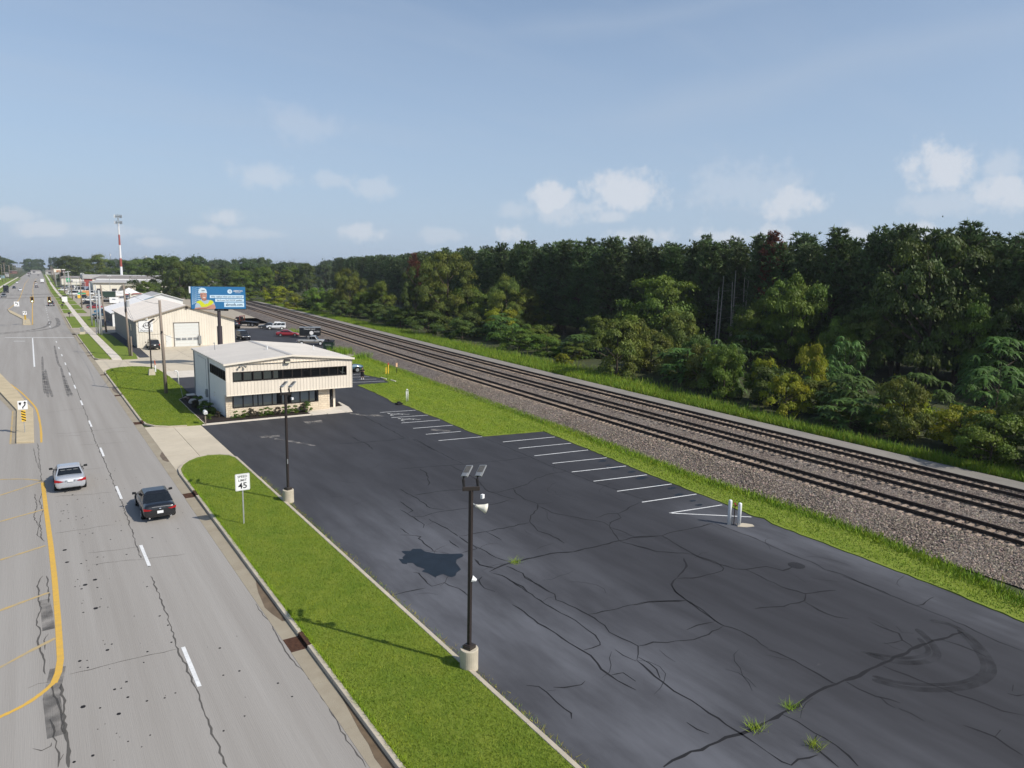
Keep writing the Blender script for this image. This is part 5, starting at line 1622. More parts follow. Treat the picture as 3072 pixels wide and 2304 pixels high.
# wall pack lamp and twin flood lamp
q = MB()
q.add([(5.57, -0.02, 5.28), (6.12, -0.02, 5.28), (6.12, -0.30, 5.30), (5.57, -0.30, 5.30), (5.57, -0.02, 5.66), (6.12, -0.02, 5.66), (6.12, -0.22, 5.62), (5.57, -0.22, 5.62)],
      [(0, 3, 2, 1), (4, 5, 6, 7), (0, 1, 5, 4), (1, 2, 6, 5), (2, 3, 7, 6), (3, 0, 4, 7)])
w = q.build('wall_lamp', M_BRONZE, of)
MB().box(5.60, -0.315, 5.31, 6.09, -0.302, 5.44).build('lens', M_BLIND, w)
fl = MB()
fl.box(1.38, -0.05, 5.2, 1.52, 0.0, 5.34)
f = fl.build('flood_lamp', M_ALU, of)
for dx, rz in ((-0.16, 0.5), (0.22, -0.6)):
    q = MB()
    c_ = Vector((1.45 + dx, -0.16, 5.2))
    d = Vector((math.sin(-rz) * 0.2, -0.16, -0.08))
    q.tube([(1.45, -0.04, 5.26), c_, c_ + d * 0.4, c_ + d], [0.02, 0.05, 0.08, 0.11], 10)
    q.build('lamp_head', M_ALU, f)

# walk, planting bed, stones and shrubs round the office
wk = struct(thing('office_walk', None, None))
for x0, x1, y0, y1, z in [(12.7, 16.2, 69.55, 69.98, .1), (16.23, 19.9, 69.55, 69.98, .1), (19.93, 23.0, 69.5, 69.95, .1), (23.03, 24.6, 69.4, 71.6, .11), (24.63, 26.5, 69.3, 72.35, .11)]:
    MB().box(x0, y0, 0, x1, y1, z).build('slab', M_WALK, wk)
MB().prism([(26.53, 69.25), (27.2, 69.2), (27.75, 71.6), (27.95, 74.9), (27.75, 74.95), (27.4, 72.6), (26.53, 72.35)], 0, 0.11).build('slab', M_WALK, wk)
q = MB()
q.sheet([(13.0, 70.0), (22.98, 69.98), (22.98, 71.72), (15.3, 71.72), (15.25, 86.5), (14.7, 86.9), (13.2, 84.4), (13.05, 78), (13.0, 72.4)], 0.135)
q.sheet([(26.55, 72.4), (27.38, 72.65), (27.7, 75.0), (27.7, 77.5), (26.55, 77.5)], 0.06)
bed = struct(q.build('planting_bed', M_MULCH))
q = MB()
for a, c_ in zip([(12.93, 69.8), (12.97, 72.4), (13.0, 78.0), (13.15, 84.3)], [(12.95, 72.3), (12.98, 77.9), (13.1, 84.2), (14.6, 86.8)]):
    q.ribbon([a, c_], 0.09, 0.16)
q.build('bed_edging', M_CURB, bed)
MB().box(14.3, 86.2, 0.12, 15.2, 87.3, 0.2).build('stoop', M_WALK, bed)

# ================================================================ the cream warehouse
M_WSID = mat('cream_warehouse_siding', (0.74, 0.68, 0.575), 0.6, var=0.03, scale=0.5, objrand=0.03)
M_WSIDE = mat('grey_warehouse_siding', (0.20, 0.20, 0.19), 0.6, var=0.05, scale=0.5)
M_WROOF = mat('cream_warehouse_roof', (0.83, 0.75, 0.65), 0.55, var=0.04, scale=0.3, objrand=0.02)
M_DOORW = mat('white_overhead_door', (0.68, 0.69, 0.66), 0.55, var=0.03)
M_DGREY = mat('frosted_light', (0.25, 0.27, 0.28), 0.3)


def gable_hall(name, label, cat, x0, x1, yf, yb, ze, zr, mats, pitch=0.36, npanel=None, ov=0.4, roof_n=12, panels=True):
    """a long metal building with its gable to the camera; ribs and roof sheets are pieces"""
    t = thing(name, label, cat, (x0, yf, 0))
    w_, d_, xm = x1 - x0, yb - yf, (x1 - x0) / 2
    q = MB()
    q.add([(0, 0.04, 0), (w_, 0.04, 0), (w_, 0.04, ze), (xm, 0.04, zr), (0, 0.04, ze), (0, d_, 0), (w_, d_, 0), (w_, d_, ze), (xm, d_, zr), (0, d_, ze)],
          [(0, 1, 2, 3, 4), (9, 8, 7, 6, 5), (1, 6, 7, 2)], 0)
    q.add([(0, 0.04, 0), (0, 0.04, ze), (0, d_, ze), (0, d_, 0)], [(0, 1, 2, 3)], 1)
    q.build('wall', [mats[0], mats[1]], t)
    if panels:
        n_ = npanel or int(w_ / pitch)
        pw_ = w_ / n_
        for i in range(n_):
            a, c_ = i * pw_ + 0.02, (i + 1) * pw_ - 0.02
            z_ = lambda x: ze + (zr - ze) * (1 - abs(x - xm) / xm)
            q = MB()
            q.add([(a, 0.04, 0), (a + 0.03, 0, 0), (c_ - 0.03, 0, 0), (c_, 0.04, 0), (a, 0.04, z_(a)), (a + 0.03, 0, z_(a)), (c_ - 0.03, 0, z_(c_)), (c_, 0.04, z_(c_))],
                  [(0, 1, 5, 4), (1, 2, 6, 5), (2, 3, 7, 6)])
            q.build('siding_panel', mats[0], t)
    for s in (0, 1):
        xe = -ov if s == 0 else w_ + ov
        zz_ = ze - (zr - ze) * ov / xm
        for i in range(roof_n):
            a, c_ = -ov + (d_ + 2 * ov) * i / roof_n, -ov + (d_ + 2 * ov) * (i + 1) / roof_n
            q = MB()
            q.add([(xe, a, zz_), (xm, a, zr), (xm, c_ - 0.05, zr), (xe, c_ - 0.05, zz_), (xe, c_ - 0.04, zz_ + .04), (xm, c_ - 0.04, zr + .04), (xm, c_, zr), (xe, c_, zz_)],
                  [(0, 1, 2, 3), (3, 2, 5, 4), (4, 5, 6, 7)])
            for v_ in list(q.v):
                pass
            q.build('roof_panel', mats[2], t)
    q = MB()
    for s in (0, 1):
        xe = -ov - 0.02 if s == 0 else w_ + ov + 0.02
        zz_ = ze - (zr - ze) * ov / xm
        q.add([(xe, -ov - .04, zz_ - .14), (xm, -ov - .04, zr - .14), (xm, -ov - .04, zr + .05), (xe, -ov - .04, zz_ + .05), (xe, 0.0, zz_ - .14), (xm, 0.0, zr - .14)], [(0, 1, 2, 3), (0, 4, 5, 1)])
        q.box(min(xe, xe + (0.1 if s == 0 else -0.1)), -ov, zz_ - 0.13, max(xe, xe + (0.1 if s == 0 else -0.1)), d_ + ov, zz_ - 0.005)
    q.build('fascia', mats[3] if len(mats) > 3 else mats[0], t)
    return t


wh = gable_hall('warehouse', 'cream metal warehouse with tall white overhead door behind the billboard', 'warehouse', 15.85, 32.75, 143.4, 181.0, 5.0, 7.65,
                [M_WSID, M_WSIDE, M_WROOF, mat('tan_trim', (0.36, 0.31, 0.25), 0.6)], pitch=0.42)
hx, hz = 22.1 - 15.85, 4.32
q = MB()
q.box(hx - 0.12, -0.06, 0, hx, 0.0, hz + 0.15)
q.box(hx + 4.2, -0.06, 0, hx + 4.32, 0.0, hz + 0.15)
q.box(hx - 0.12, -0.06, hz, hx + 4.32, 0.0, hz + 0.15)
od = q.build('overhead_door', mat('door_frame', (0.16, 0.14, 0.12), 0.7), wh)
for k in range(8):
    z0, z1 = hz * k / 8, hz * (k + 1) / 8 - 0.03
    MB().box(hx + 0.01, -0.035, z0 + 0.01, hx + 4.19, -0.005, z1).build('door_panel', M_DOORW, od)
for k in range(4):
    MB().box(hx + 0.2 + k * 1.0, -0.05, hz * 2.15 / 8, hx + 1.0 + k * 1.0, -0.036, hz * 2.95 / 8).build('pane', M_DGREY, od)
md = MB().box(20.6 - 15.85, -0.04, 0, 21.55 - 15.85, -0.002, 2.1).build('door', M_DOORW, wh)
MB().box(20.68 - 15.85, -0.1, 1.0, 20.78 - 15.85, -0.041, 1.08).build('handle', M_ALU, md)
for x, z in ((24.37, 7.1), (17.6, 5.2)):
    q = MB()
    q.box(x - 0.2 - 15.85, -0.28, z - 0.1, x + 0.2 - 15.85, -0.001, z + 0.25)
    bevel(q.build('wall_lamp', M_BRONZE if x > 20 else M_WHITEP, wh), 0.04)
# round emblem sign on the gable
sg = MB().box(16.25 - 15.85, -0.12, 2.92, 18.55 - 15.85, -0.02, 4.85).build('sign_panel', M_WHITEP, wh)
q = MB()
cx, cz = 17.62 - 15.85, 4.02
ring = [(cx + 0.62 * math.cos(a), cz + 0.58 * math.sin(a)) for a in np.linspace(0, 2 * PI, 33)]
for (x0, z0), (x1, z1) in zip(ring, ring[1:]):
    m0 = Vector((x0 - cx, 0, z0 - cz)) * 0.86
    m1 = Vector((x1 - cx, 0, z1 - cz)) * 0.86
    q.add([(x0, -0.13, z0), (x1, -0.13, z1), (cx + m1.x, -0.13, cz + m1.z), (cx + m0.x, -0.13, cz + m0.z)], [(0, 1, 2, 3)])
q.add([(cx - 0.78, -0.131, cz - 0.08), (cx - 0.55, -0.131, cz - 0.3), (cx - 0.5, -0.131, cz + 0.25)], [(0, 1, 2)])
q.build('emblem', M_BLACKP, sg)
text('Alfa', 0.55, M_BLACKP, sg, (cx + 0.02, -0.135, cz))
text('AUTO RESTORATION', 0.2, M_BLACKP, sg, (17.4 - 15.85, -0.135, 3.12))
bx_ = MB().box(26.15 - 15.85, -0.3, 0.4, 26.65 - 15.85, -0.01, 1.9)
bx_.build('utility_box', M_ALU, wh)
q = MB()
for y, z in ((150, 3.3), (154, 3.3)):
    q.box(-0.05, y - 143.4, 2.6, -0.005, y + 1.6 - 143.4, 3.9)
q.build('side_window', mat('green_glass', (0.10, 0.14, 0.12), 0.2), wh)

# ================================================================ buildings farther up the street
M_WSHOP = mat('white_shop_wall', (0.72, 0.73, 0.72), 0.6, var=0.03)
M_WSROOF = mat('white_shop_roof', (0.82, 0.80, 0.77), 0.5, var=0.04)
M_PURP = mat('slate_wall', (0.13, 0.12, 0.15), 0.7)
M_AWN = mat('blue_awning', (0.05, 0.16, 0.28), 0.7)
M_CREAM2 = mat('pale_cream_wall', (0.74, 0.70, 0.60), 0.7, var=0.03)
M_BROOF = mat('brown_grey_roof', (0.25, 0.225, 0.205), 0.8, var=0.1, scale=0.3)
M_LROOF = mat('light_grey_roof', (0.42, 0.41, 0.40), 0.7, var=0.06, scale=0.2)
M_RED = mat('red_wall', (0.32, 0.075, 0.065), 0.7)
M_SHADEB = mat('dark_opening', (0.05, 0.045, 0.05), 0.6)
ws = gable_hall('white_shop', 'white shop with blue corner awning just past the cream warehouse', 'shop', 16.85, 33.0, 197.6, 222, 3.4, 6.0, [M_WSHOP, M_PURP, M_WSROOF], panels=False, roof_n=8)
q = MB()
q.add([(-2.2, 21.5, 2.6), (-0.01, 21.5, 3.3), (-0.01, 24.6, 3.3), (-2.2, 24.6, 2.6), (-2.2, 21.5, 2.2), (-2.2, 24.6, 2.2), (-0.01, 21.5, 2.5), (-0.01, 24.6, 2.5)], [(3, 2, 1, 0), (4, 5, 3, 0), (0, 1, 6, 4), (5, 7, 2, 3)])
q.build('awning', M_AWN, ws)
for y in (3, 8, 13):
    MB().box(-0.06, y, 0.9, -0.005, y + 2.2, 2.4).build('window', M_SHADEB, ws)
wb = gable_hall('workshop', 'low white workshop with pale blue gable between warehouse and dealership', 'workshop', 25.3, 34.6, 228.0, 246, 4.4, 6.15, [mat('pale_blue_gable', (0.30, 0.42, 0.50), 0.7), M_WSHOP, M_WSROOF], panels=False, roof_n=6)
wc = gable_hall('storage_hall', 'long white hall with grey roof edge, farthest of the white gabled roofs', 'hall', 30.5, 43.5, 262.0, 284, 3.9, 5.9, [M_WSHOP, M_WSHOP, M_LROOF], panels=False, roof_n=6)
# dealership showroom
dl = thing('dealership', 'long pale dealership showroom with brown grey roof below the big maple', 'dealership', (29.6, 440, 0))
q = MB()
q.box(0, 0, 0, 38, 30, 6.0)
q.build('wall', M_CREAM2, dl)
q = MB()
q.add([(-0.8, -1, 6.0), (39, -1, 6.0), (37, 6, 7.3), (2.0, 6, 7.3)], [(0, 1, 2, 3)])
q.box(-0.8, -1.02, 5.6, 39, -0.6, 6.0)
q.build('canopy_roof', M_LROOF, dl)
MB().box(2, 6, 6.0, 38, 6.4, 7.7).build('parapet', M_WSHOP, dl)
q = MB()
q.add([(1.5, 7, 7.6), (39, 7, 7.6), (36, 18, 9.3), (6, 18, 9.3)], [(0, 1, 2, 3)])
q.add([(1.5, 7, 7.6), (6, 18, 9.3), (1.5, 28, 7.6)], [(0, 1, 2)])
q.build('roof', M_BROOF, dl)
for x in (1.5, 8.5):
    MB().box(x, -0.06, 0.3, x + 2.4, -0.005, 2.6).build('window', M_SHADEB, dl)
for x in (20, 27.5, 33):
    MB().box(x, -0.06, 0.1, x + 4.8, -0.005, 3.6).build('bay_door', M_SHADEB, dl)
q = MB()
q.add([(13, -7, 4.2), (19, -7, 4.2), (16, -7, 5.6), (13, -0.1, 4.2), (19, -0.1, 4.2), (16, -0.1, 5.6)], [(0, 1, 2), (0, 2, 5, 3), (2, 1, 4, 5)])
q.box(13.2, -7, 0, 13.6, -6.6, 4.2)
q.box(18.4, -7, 0, 18.8, -6.6, 4.2)
q.build('porch', mat('porch_roof', (0.36, 0.35, 0.28), 0.7), dl)
rb = thing('red_store', 'store with dark red end wall and light roof behind the dealership', 'store', (27.6, 474, 0))
MB().box(0, 0, 0, 46, 26, 7.2).build('wall', M_RED, rb)
MB().box(-0.5, -0.6, 7.2, 47, 27, 9.4).build('roof', M_LROOF, rb)
MB().box(4, -0.1, 0, 46, -0.005, 7.0).build('front', M_CREAM2, rb)
tent = thing('show_tent', 'white peaked canopy tent with red side stripe in the dealer lot', 'tent', (37, 352, 0))
q = MB()
for s in (0, 1):
    q.add([(-4.5, -4 + 4 * s * 2, 2.9), (4.5, -4 + 8 * s, 2.9), (0, 0, 5.4)], [(0, 1, 2)])
q.add([(-4.5, -4, 2.9), (0, 0, 5.4), (-4.5, 4, 2.9)], [(0, 1, 2)])
q.add([(4.5, -4, 2.9), (4.5, 4, 2.9), (0, 0, 5.4)], [(0, 1, 2)])
q.build('canopy', M_WSHOP, tent)
q = MB()
q.add([(-4.5, -4.02, 2.5), (4.5, -4.02, 2.5), (4.5, -4.02, 2.9), (-4.5, -4.02, 2.9)], [(0, 1, 2, 3)])
q.build('valance', M_RED, tent)
for x in (-4.4, 4.4):
    for y in (-3.9, 3.9):
        MB().tube([(x, y, 0), (x, y, 2.9)], 0.06, 6).build('leg', M_WHITEP, tent)
kiosk = thing('sales_hut', 'small cream hut with arched red awning in the dealer lot', 'hut', (38.5, 338, 0))
MB().box(-2.6, 0, 0, 2.6, 5, 3.4).build('wall', M_CREAM2, kiosk)
q = MB()
for k in range(8):
    a0, a1 = PI * k / 8, PI * (k + 1) / 8
    q.add([(-2.2 * math.cos(a0), -0.5, 2.6 + 0.7 * math.sin(a0)), (-2.2 * math.cos(a1), -0.5, 2.6 + 0.7 * math.sin(a1)), (-2.2 * math.cos(a1), -0.02, 2.9 + 0.7 * math.sin(a1)), (-2.2 * math.cos(a0), -0.02, 2.9 + 0.7 * math.sin(a0))], [(0, 1, 2, 3)])
q.build('awning', M_RED, kiosk)
for x in (-1.7, 0.9):
    MB().box(x, -0.05, 0.6, x + 0.8, -0.003, 2.2).build('window', M_SHADEB, kiosk)
# more roofs along both sides far off: each a small building of its own
_lb = [('small white building far along the left side of the road', -30, 640, 9, 12, 4.2, M_WSHOP), ('blue grey building on the left behind the tall poles', -26.5, 905, 9, 14, 5.2, mat('blue_grey_wall', (0.24, 0.36, 0.42), 0.7)),
       ('pale shed left of the road beyond the blue grey building', -24.5, 1010, 9, 14, 5, M_LROOF), ('low white car wash far left, half hidden by weeds', -27, 820, 8, 10, 3.3, M_WSHOP),
       ('cream store with green front far up on the right', 22.5, 640, 16, 18, 6.5, M_CREAM2), ('white filling station canopy at the far bend', 8, 1420, 14, 10, 6.0, M_LROOF),
       ('grey house roof far up the road near the bend', 26, 1300, 18, 14, 7, M_LROOF), ('red roofed diner at the far bend', -22, 1380, 12, 12, 5, mat('far_red_roof', (0.22, 0.10, 0.09), 0.8))]
for lb, x, y, w_, d_, h_, m_ in _lb:
    t = thing('far_building', lb, 'building', (x, y, 0))
    MB().box(0, 0, 0, w_, d_, h_ * 0.78).build('wall', m_, t)
    q = MB()
    q.add([(-0.6, -0.6, h_ * 0.78), (w_ + 0.6, -0.6, h_ * 0.78), (w_ + 0.6, d_ + 0.6, h_ * 0.78), (-0.6, d_ + 0.6, h_ * 0.78), (1, d_ / 2, h_), (w_ - 1, d_ / 2, h_)], [(0, 1, 5, 4), (2, 3, 4, 5), (3, 0, 4), (1, 2, 5), (0, 3, 2, 1)])
    q.build('roof', M_BROOF if m_ is not M_WSHOP else M_LROOF, t)
    MB().box(w_ * 0.2, -0.08, h_ * 0.25, w_ * 0.45, -0.01, h_ * 0.6).build('window', M_SHADEB, t)

# ================================================================ lamps, poles, wires, signs
M_POLE = mat('bronze_pole', (0.030, 0.023, 0.021), 0.5, spec=0.35)
M_BASE = mat('lamp_base_concrete', (0.50, 0.445, 0.34), 0.9, var=0.12, scale=2.5, bump=0.15, bscale=20)
M_WOOD = mat('weathered_pole_wood', (0.30, 0.25, 0.20), 0.9, scale=1.5, col2=(0.21, 0.17, 0.14), stretch=(4, 4, 0.3), bump=0.3, bscale=12)
M_GREYP = mat('grey_steel_pole', (0.40, 0.41, 0.41), 0.5, var=0.06)
M_LED = mat('lamp_grille', (0.12, 0.115, 0.105), 0.6, var=0.2, scale=12)
M_WIRE = mat('black_wire', (0.03, 0.03, 0.03), 0.6)


def lamp_heads(t, h, rz):
    q = MB()
    q.obox((0, 0, h), (0.62, 0.14, 0.16), rz)
    bevel(q.build('bracket', M_BRONZE, t), 0.02)
    for s in (-1, 1):
        c = Vector((0.25 * s * math.cos(rz), 0.25 * s * math.sin(rz), h))
        q = MB()
        q.tube([c + Vector((0, 0, 0.05)), c + Vector((-0.03, 0.02, 0.34)), c + Vector((0.02, 0.06, 0.42))], [0.045, 0.055, 0.05], 8)
        q.build('knuckle', M_BLACKM, t)
        hd = thing_part('lamp_head', t)
        hd.location = c + Vector((0.05, 0.08, 0.40))
        hd.scale = (0.82, 0.8, 0.9)
        hd.rotation_euler = (rad(30), rad(-8), rad(-58))
        q = MB()
        q.box(-0.17, 0.0, -0.03, 0.17, 0.72, 0.035)
        q.box(-0.13, -0.02, 0.035, 0.13, 0.20, 0.07)
        me = q.mesh('lamp_head', M_ALU)
        hd.data = me
        bevel(hd, 0.02)
        MB().box(-0.135, 0.24, 0.036, 0.135, 0.66, 0.043).build('grille', M_LED, hd)


def thing_part(name, parent):
    o = link(name, MB().box(0, 0, 0, .01, .01, .01).mesh(name, M_ALU), parent)
    return o


def lot_lamp(x, y, label, horn):
    t = thing('lot_lamp', label, 'lamp post', (x, y, 0.02), group='dark lamp posts on round concrete bases')
    q = MB()
    q.lathe([(0.34, -0.02), (0.34, 0.80), (0.325, 0.82)], 28)
    bevel(q.build('base', M_BASE, t), 0.015)
    q = MB()
    q.obox((0, 0, 0.88), (0.36, 0.36, 0.14), rad(20))
    q.obox((0, 0, 0.965), (0.29, 0.29, 0.03), rad(20))
    bevel(q.build('base_cover', M_BRONZE, t), 0.02)
    q = MB()
    q.obox((0, 0, 3.9), (0.125, 0.125, 5.9), rad(20))
    bevel(q.build('pole', M_POLE, t), 0.012)
    lamp_heads(t, 6.92, rad(-24))
    q = MB()
    q.obox((0.36, -0.2, 6.62), (0.13, 0.1, 0.15), 0.4)
    bevel(q.build('photocell', M_WHITEP, t), 0.01)
    if horn:
        q = MB()
        a, d = Vector((0.14, -0.08, 6.28)), Vector((0.42, -0.24, -0.14)).normalized()
        q.tube([a, a + d * 0.10, a + d * 0.3, a + d * 0.42, a + d * 0.44], [0.05, 0.06, 0.13, 0.19, 0.12], 14)
        q.build('horn_speaker', mat('ivory_plastic', (0.74, 0.71, 0.60), 0.5), t, smooth=True)
        q = MB()
        q.tube([(0.07, -0.02, 6.35), (0.16, -0.09, 6.28)], 0.025, 6)
        q.build('speaker_arm', M_ALU, t)
        q = MB()
        q.tube([(0.06, -0.03, 3.52), (0.2, -0.12, 3.46)], [0.13, 0.05], 8)
        q.build('small_horn', M_WHITEP, t)
    else:
        q = MB()
        q.box(-0.03, -0.085, 2.5, 0.03, -0.066, 2.8)
        q.build('hand_hole', M_ALU, t)
    return t


lot_lamp(12.62, 20.95, 'nearest dark lamp post on concrete base, with a cream horn speaker near its top', True)
lot_lamp(12.77, 43.48, 'dark twin headed lamp post standing in front of the office', False)
t = thing('street_lamp', 'slim dark lamp post with one tilted head on the lawn before the warehouse', 'lamp post', (13.21, 105.5, 0.12))
q = MB()
q.add([(-0.42, -0.42, 0), (0.42, -0.42, 0), (0.42, 0.42, 0), (-0.42, 0.42, 0), (-0.3, -0.3, 0.85), (0.3, -0.3, 0.85), (0.3, 0.3, 0.85), (-0.3, 0.3, 0.85)], [(4, 5, 6, 7), (0, 1, 5, 4), (1, 2, 6, 5), (2, 3, 7, 6), (3, 0, 4, 7)])
q.build('base', M_BASE, t)
MB().box(-0.08, -0.08, 0.85, 0.08, 0.08, 7.0).build('pole', M_POLE, t)
MB().obox((0.28, 0.1, 7.25), (1.0, 0.35, 0.12), rad(25), ry=rad(-32)).build('lamp_head', M_BRONZE, t)


def pole(name, label, x, y, h, r0, r1, m, lean=(0, 0), extra=None, group='utility poles beside the road', z=0.1):
    t = thing(name, label, 'utility pole', (x, y, z), group=group)
    q = MB()
    q.tube([(0, 0, -0.2), (lean[0] * .5, lean[1] * .5, h * .5), (lean[0], lean[1], h)], [r0, (r0 + r1) / 2, r1], 12)
    q.build('shaft', m, t, smooth=True)
    if extra:
        extra(t, h, lean)
    return t


def hw(t, h, lean):
    q = MB()
    q.box(-0.22, -0.25, h * .655, -0.06, -0.05, h * .655 + 0.22)
    q.build('cable_clamp', M_BLACKM, t)


def arm(L):
    def f(t, h, lean):
        MB().box(lean[0] - L / 2, lean[1] - 0.06, h - 0.5, lean[0] + L / 2, lean[1] + 0.06, h - 0.36).build('crossarm', M_WOOD, t)
        for s in (-0.9, 0, 0.9):
            MB().tube([(lean[0] + s * L / 2, lean[1], h - 0.36), (lean[0] + s * L / 2, lean[1], h - 0.1)], 0.05, 6).build('insulator', M_GREYP, t)
    return f


def cans(t, h, lean):
    MB().tube([(0.1, -0.35, h - 3.6), (0.1, -0.35, h - 2.6)], 0.26, 10).build('transformer', M_GREYP, t)
    MB().box(-0.35, -0.3, h - 4.5, -0.12, 0.1, h - 3.9).build('cable_clamp', M_BLACKM, t)


def luminaire(t, h, lean):
    MB().tube([(0, 0, h - 0.4), (-0.8, -0.2, h + 0.2), (-1.6, -0.4, h + 0.35)], 0.05, 6).build('arm', M_GREYP, t)
    MB().obox((-1.9, -0.45, h + 0.34), (0.8, 0.3, 0.15), 0.2).build('lamp_head', M_ALU, t)


U1 = pole('utility_pole', 'thick weathered wooden pole rising from the office lawn', 12.55, 89.2, 10.7, 0.20, 0.135, M_WOOD, (-0.15, 0.2), hw)
U2 = pole('utility_pole', 'wooden pole with dark transformer beside the sidewalk in front of the warehouse', 13.23, 130.0, 11.6, 0.18, 0.13, M_WOOD, (-.25, .3), cans)
q = MB()
q.tube([(0.28, -0.25, 0), (0.28, -0.25, 3.2)], 0.12, 8)
q.build('guard', M_WOOD, U2)
pole('utility_pole', 'grey steel signal pole on the lawn at the far corner of the intersection', 12.64, 199.85, 10.3, 0.2, 0.14, M_GREYP)
U3 = pole('utility_pole', 'leftmost of the two thin pale poles beside the sidewalk at the intersection', 12.22, 176.3, 10.5, 0.13, 0.1, M_GREYP)
pole('utility_pole', 'stout grey steel pole closest to the sidewalk at the intersection', 12.47, 172.2, 9.4, 0.24, 0.19, M_GREYP)
pole('utility_pole', 'leaning wooden pole behind the stout grey steel pole', 14.05, 180.6, 10.3, 0.2, 0.13, M_WOOD, (-.5, .3))
pole('utility_pole', 'wooden pole at the edge of the lot just left of the red car', 15.45, 286.6, 10.3, 0.2, 0.14, M_WOOD, extra=luminaire)
for i, (x, y, h, m_, ex) in enumerate([(16.2, 361, 10.1, M_WOOD, luminaire), (16.9, 395, 11.3, M_GREYP, luminaire), (16.4, 439, 10.8, M_WOOD, luminaire), (19.1, 558, 11, M_WOOD, arm(2)), (16.6, 570, 11, M_WOOD, None),
                                       (18.5, 660, 11.5, M_WOOD, arm(2)), (20.5, 730, 11.5, M_WOOD, arm(2)), (21.4, 798, 12.9, M_WOOD, None), (22.6, 880, 12.5, M_WOOD, arm(2)), (25, 990, 12.5, M_WOOD, arm(2)), (29, 1130, 12.5, M_WOOD, arm(2))]):
    pole('utility_pole', ['third pole up the sidewalk beyond the red car, with a lamp arm', 'pale pole with curved lamp arm above the white vans', 'wooden lamp pole beside the row of white vans'][i] if i < 3 else
         'far pole in the row along the right side of the road', x, y, h, 0.2, 0.13, m_, (rnd.uniform(-.3, .3), 0), ex, group='utility poles beside the road' if i < 3 else 'far poles on the right of the road')
for i, (x, y, h, ex) in enumerate([(-16.5, 600, 13, None), (-15.6, 719, 14.1, luminaire), (-14.15, 745, 15.7, arm(3)), (-12, 835, 13, luminaire), (-13.5, 920, 13.5, arm(2.6)), (-11.1, 1000, 14, arm(3)), (-10, 1070, 14, arm(3)),
                                  (-9.0, 1128, 14, arm(3)), (-20.5, 1059, 14, None), (-7.5, 1190, 14, arm(3)), (-6, 1250, 14, arm(3)), (-4, 1320, 14, arm(3))]):
    pole('utility_pole', 'tallest pole with a wide crossarm on the left of the road' if i == 2 else 'far pole in the row along the left side of the road', x, y, h, 0.2, 0.14, M_WOOD, (0, 0), ex,
         group='far poles on the left of the road')


def wire(name, label, a, c, sag, r_=0.018, n=14):
    a, c = Vector(a), Vector(c)
    q = MB()
    q.tube([a + (c - a) * (i / n) - Vector((0, 0, sag * 4 * (i / n) * (1 - i / n))) for i in range(n + 1)], r_, 5, cap=False)
    return tag(q.build(name, M_WIRE), label, 'cable', 'overhead cables')


wire('overhead_cable', 'thin cable from the wooden pole to the warehouse corner lamp', (12.45, 89.3, 9.2), (17.6, 143.2, 4.6), 0.6)
wire('overhead_cable', 'sagging cable between the office pole and the overhead door', (12.4, 89.2, 7.1), (26.4, 143.2, 2.2), 0.9)
wire('overhead_cable', 'upper cable between the two wooden poles', (12.4, 89.3, 10.4), (12.98, 130.3, 10.9), 0.5)
wire('overhead_cable', 'lower sagging cable between the two wooden poles', (12.4, 89.2, 7.05), (13.1, 130.0, 7.6), 1.4)
wire('overhead_cable', 'cable from the wooden pole towards the poles at the intersection', (12.98, 130.3, 10.9), (13.6, 180.8, 10.0), 0.8)
wire('overhead_cable', 'guy cable slanting from the warehouse roof corner to the transformer pole', (13.05, 130.1, 9.0), (15.5, 143.1, 5.0), 0.1)
wire('overhead_cable', 'cable crossing the road from the intersection poles', (12.4, 172.3, 8.8), (-26, 160, 9), 0.9, 0.022)
wire('span_cable', 'cable across the road carrying the traffic lights', (12.64, 199.85, 8.3), (-22, 197, 8.3), 0.75, 0.025)

# traffic lights and the hanging turn sign
M_SIGY = mat('signal_yellow', (0.55, 0.33, 0.03), 0.5)
M_SIGB = mat('signal_black', (0.02, 0.018, 0.012), 0.5)
M_SIGL = mat('lit_green_lamp', (0.75, 0.85, 0.65), 0.4, emit=((0.85, 1.0, 0.72), 3.0))
M_SIGD = mat('unlit_lamp', (0.05, 0.02, 0.015), 0.3)
for x, lb in ((0.98, 'left hanging traffic light over the road, bottom lamp lit'), (4.42, 'right hanging traffic light over the road, bottom lamp lit')):
    t = thing('traffic_light', lb, 'traffic light', (x, 204.5, 5.65), group='traffic lights on the span cable')
    bevel(MB().box(-0.28, -0.05, 0, 0.28, 0.25, 1.25).build('housing', M_SIGB, t), 0.03)
    MB().box(-0.36, 0.0, -0.06, 0.36, 0.02, 1.31).build('backplate', M_SIGY, t)
    for k in range(3):
        q = MB()
        q.tube([(0, -0.06, 0.22 + k * 0.4), (0, -0.08, 0.22 + k * 0.4)], 0.15, 14)
        q.build('lamp', M_SIGL if k == 0 else M_SIGD, t)
    MB().tube([(0, 0.1, 1.25), (0, 0.1, 1.75)], 0.03, 6).build('hanger', M_BLACKM, t)
M_PSIGN = mat('white_sign_face', (0.80, 0.80, 0.79), 0.5)
t = thing('turn_sign', 'square white sign with black left turn arrow hanging over the road', 'sign', (-2.12, 204.5, 4.7))
MB().box(-0.5, 0, 0, 0.5, 0.03, 1.12).build('panel', M_PSIGN, t)
q = MB()
pts = smooth([(0.18, 0.35), (0.16, 0.62), (0.0, 0.78), (-0.15, 0.8)], 4)
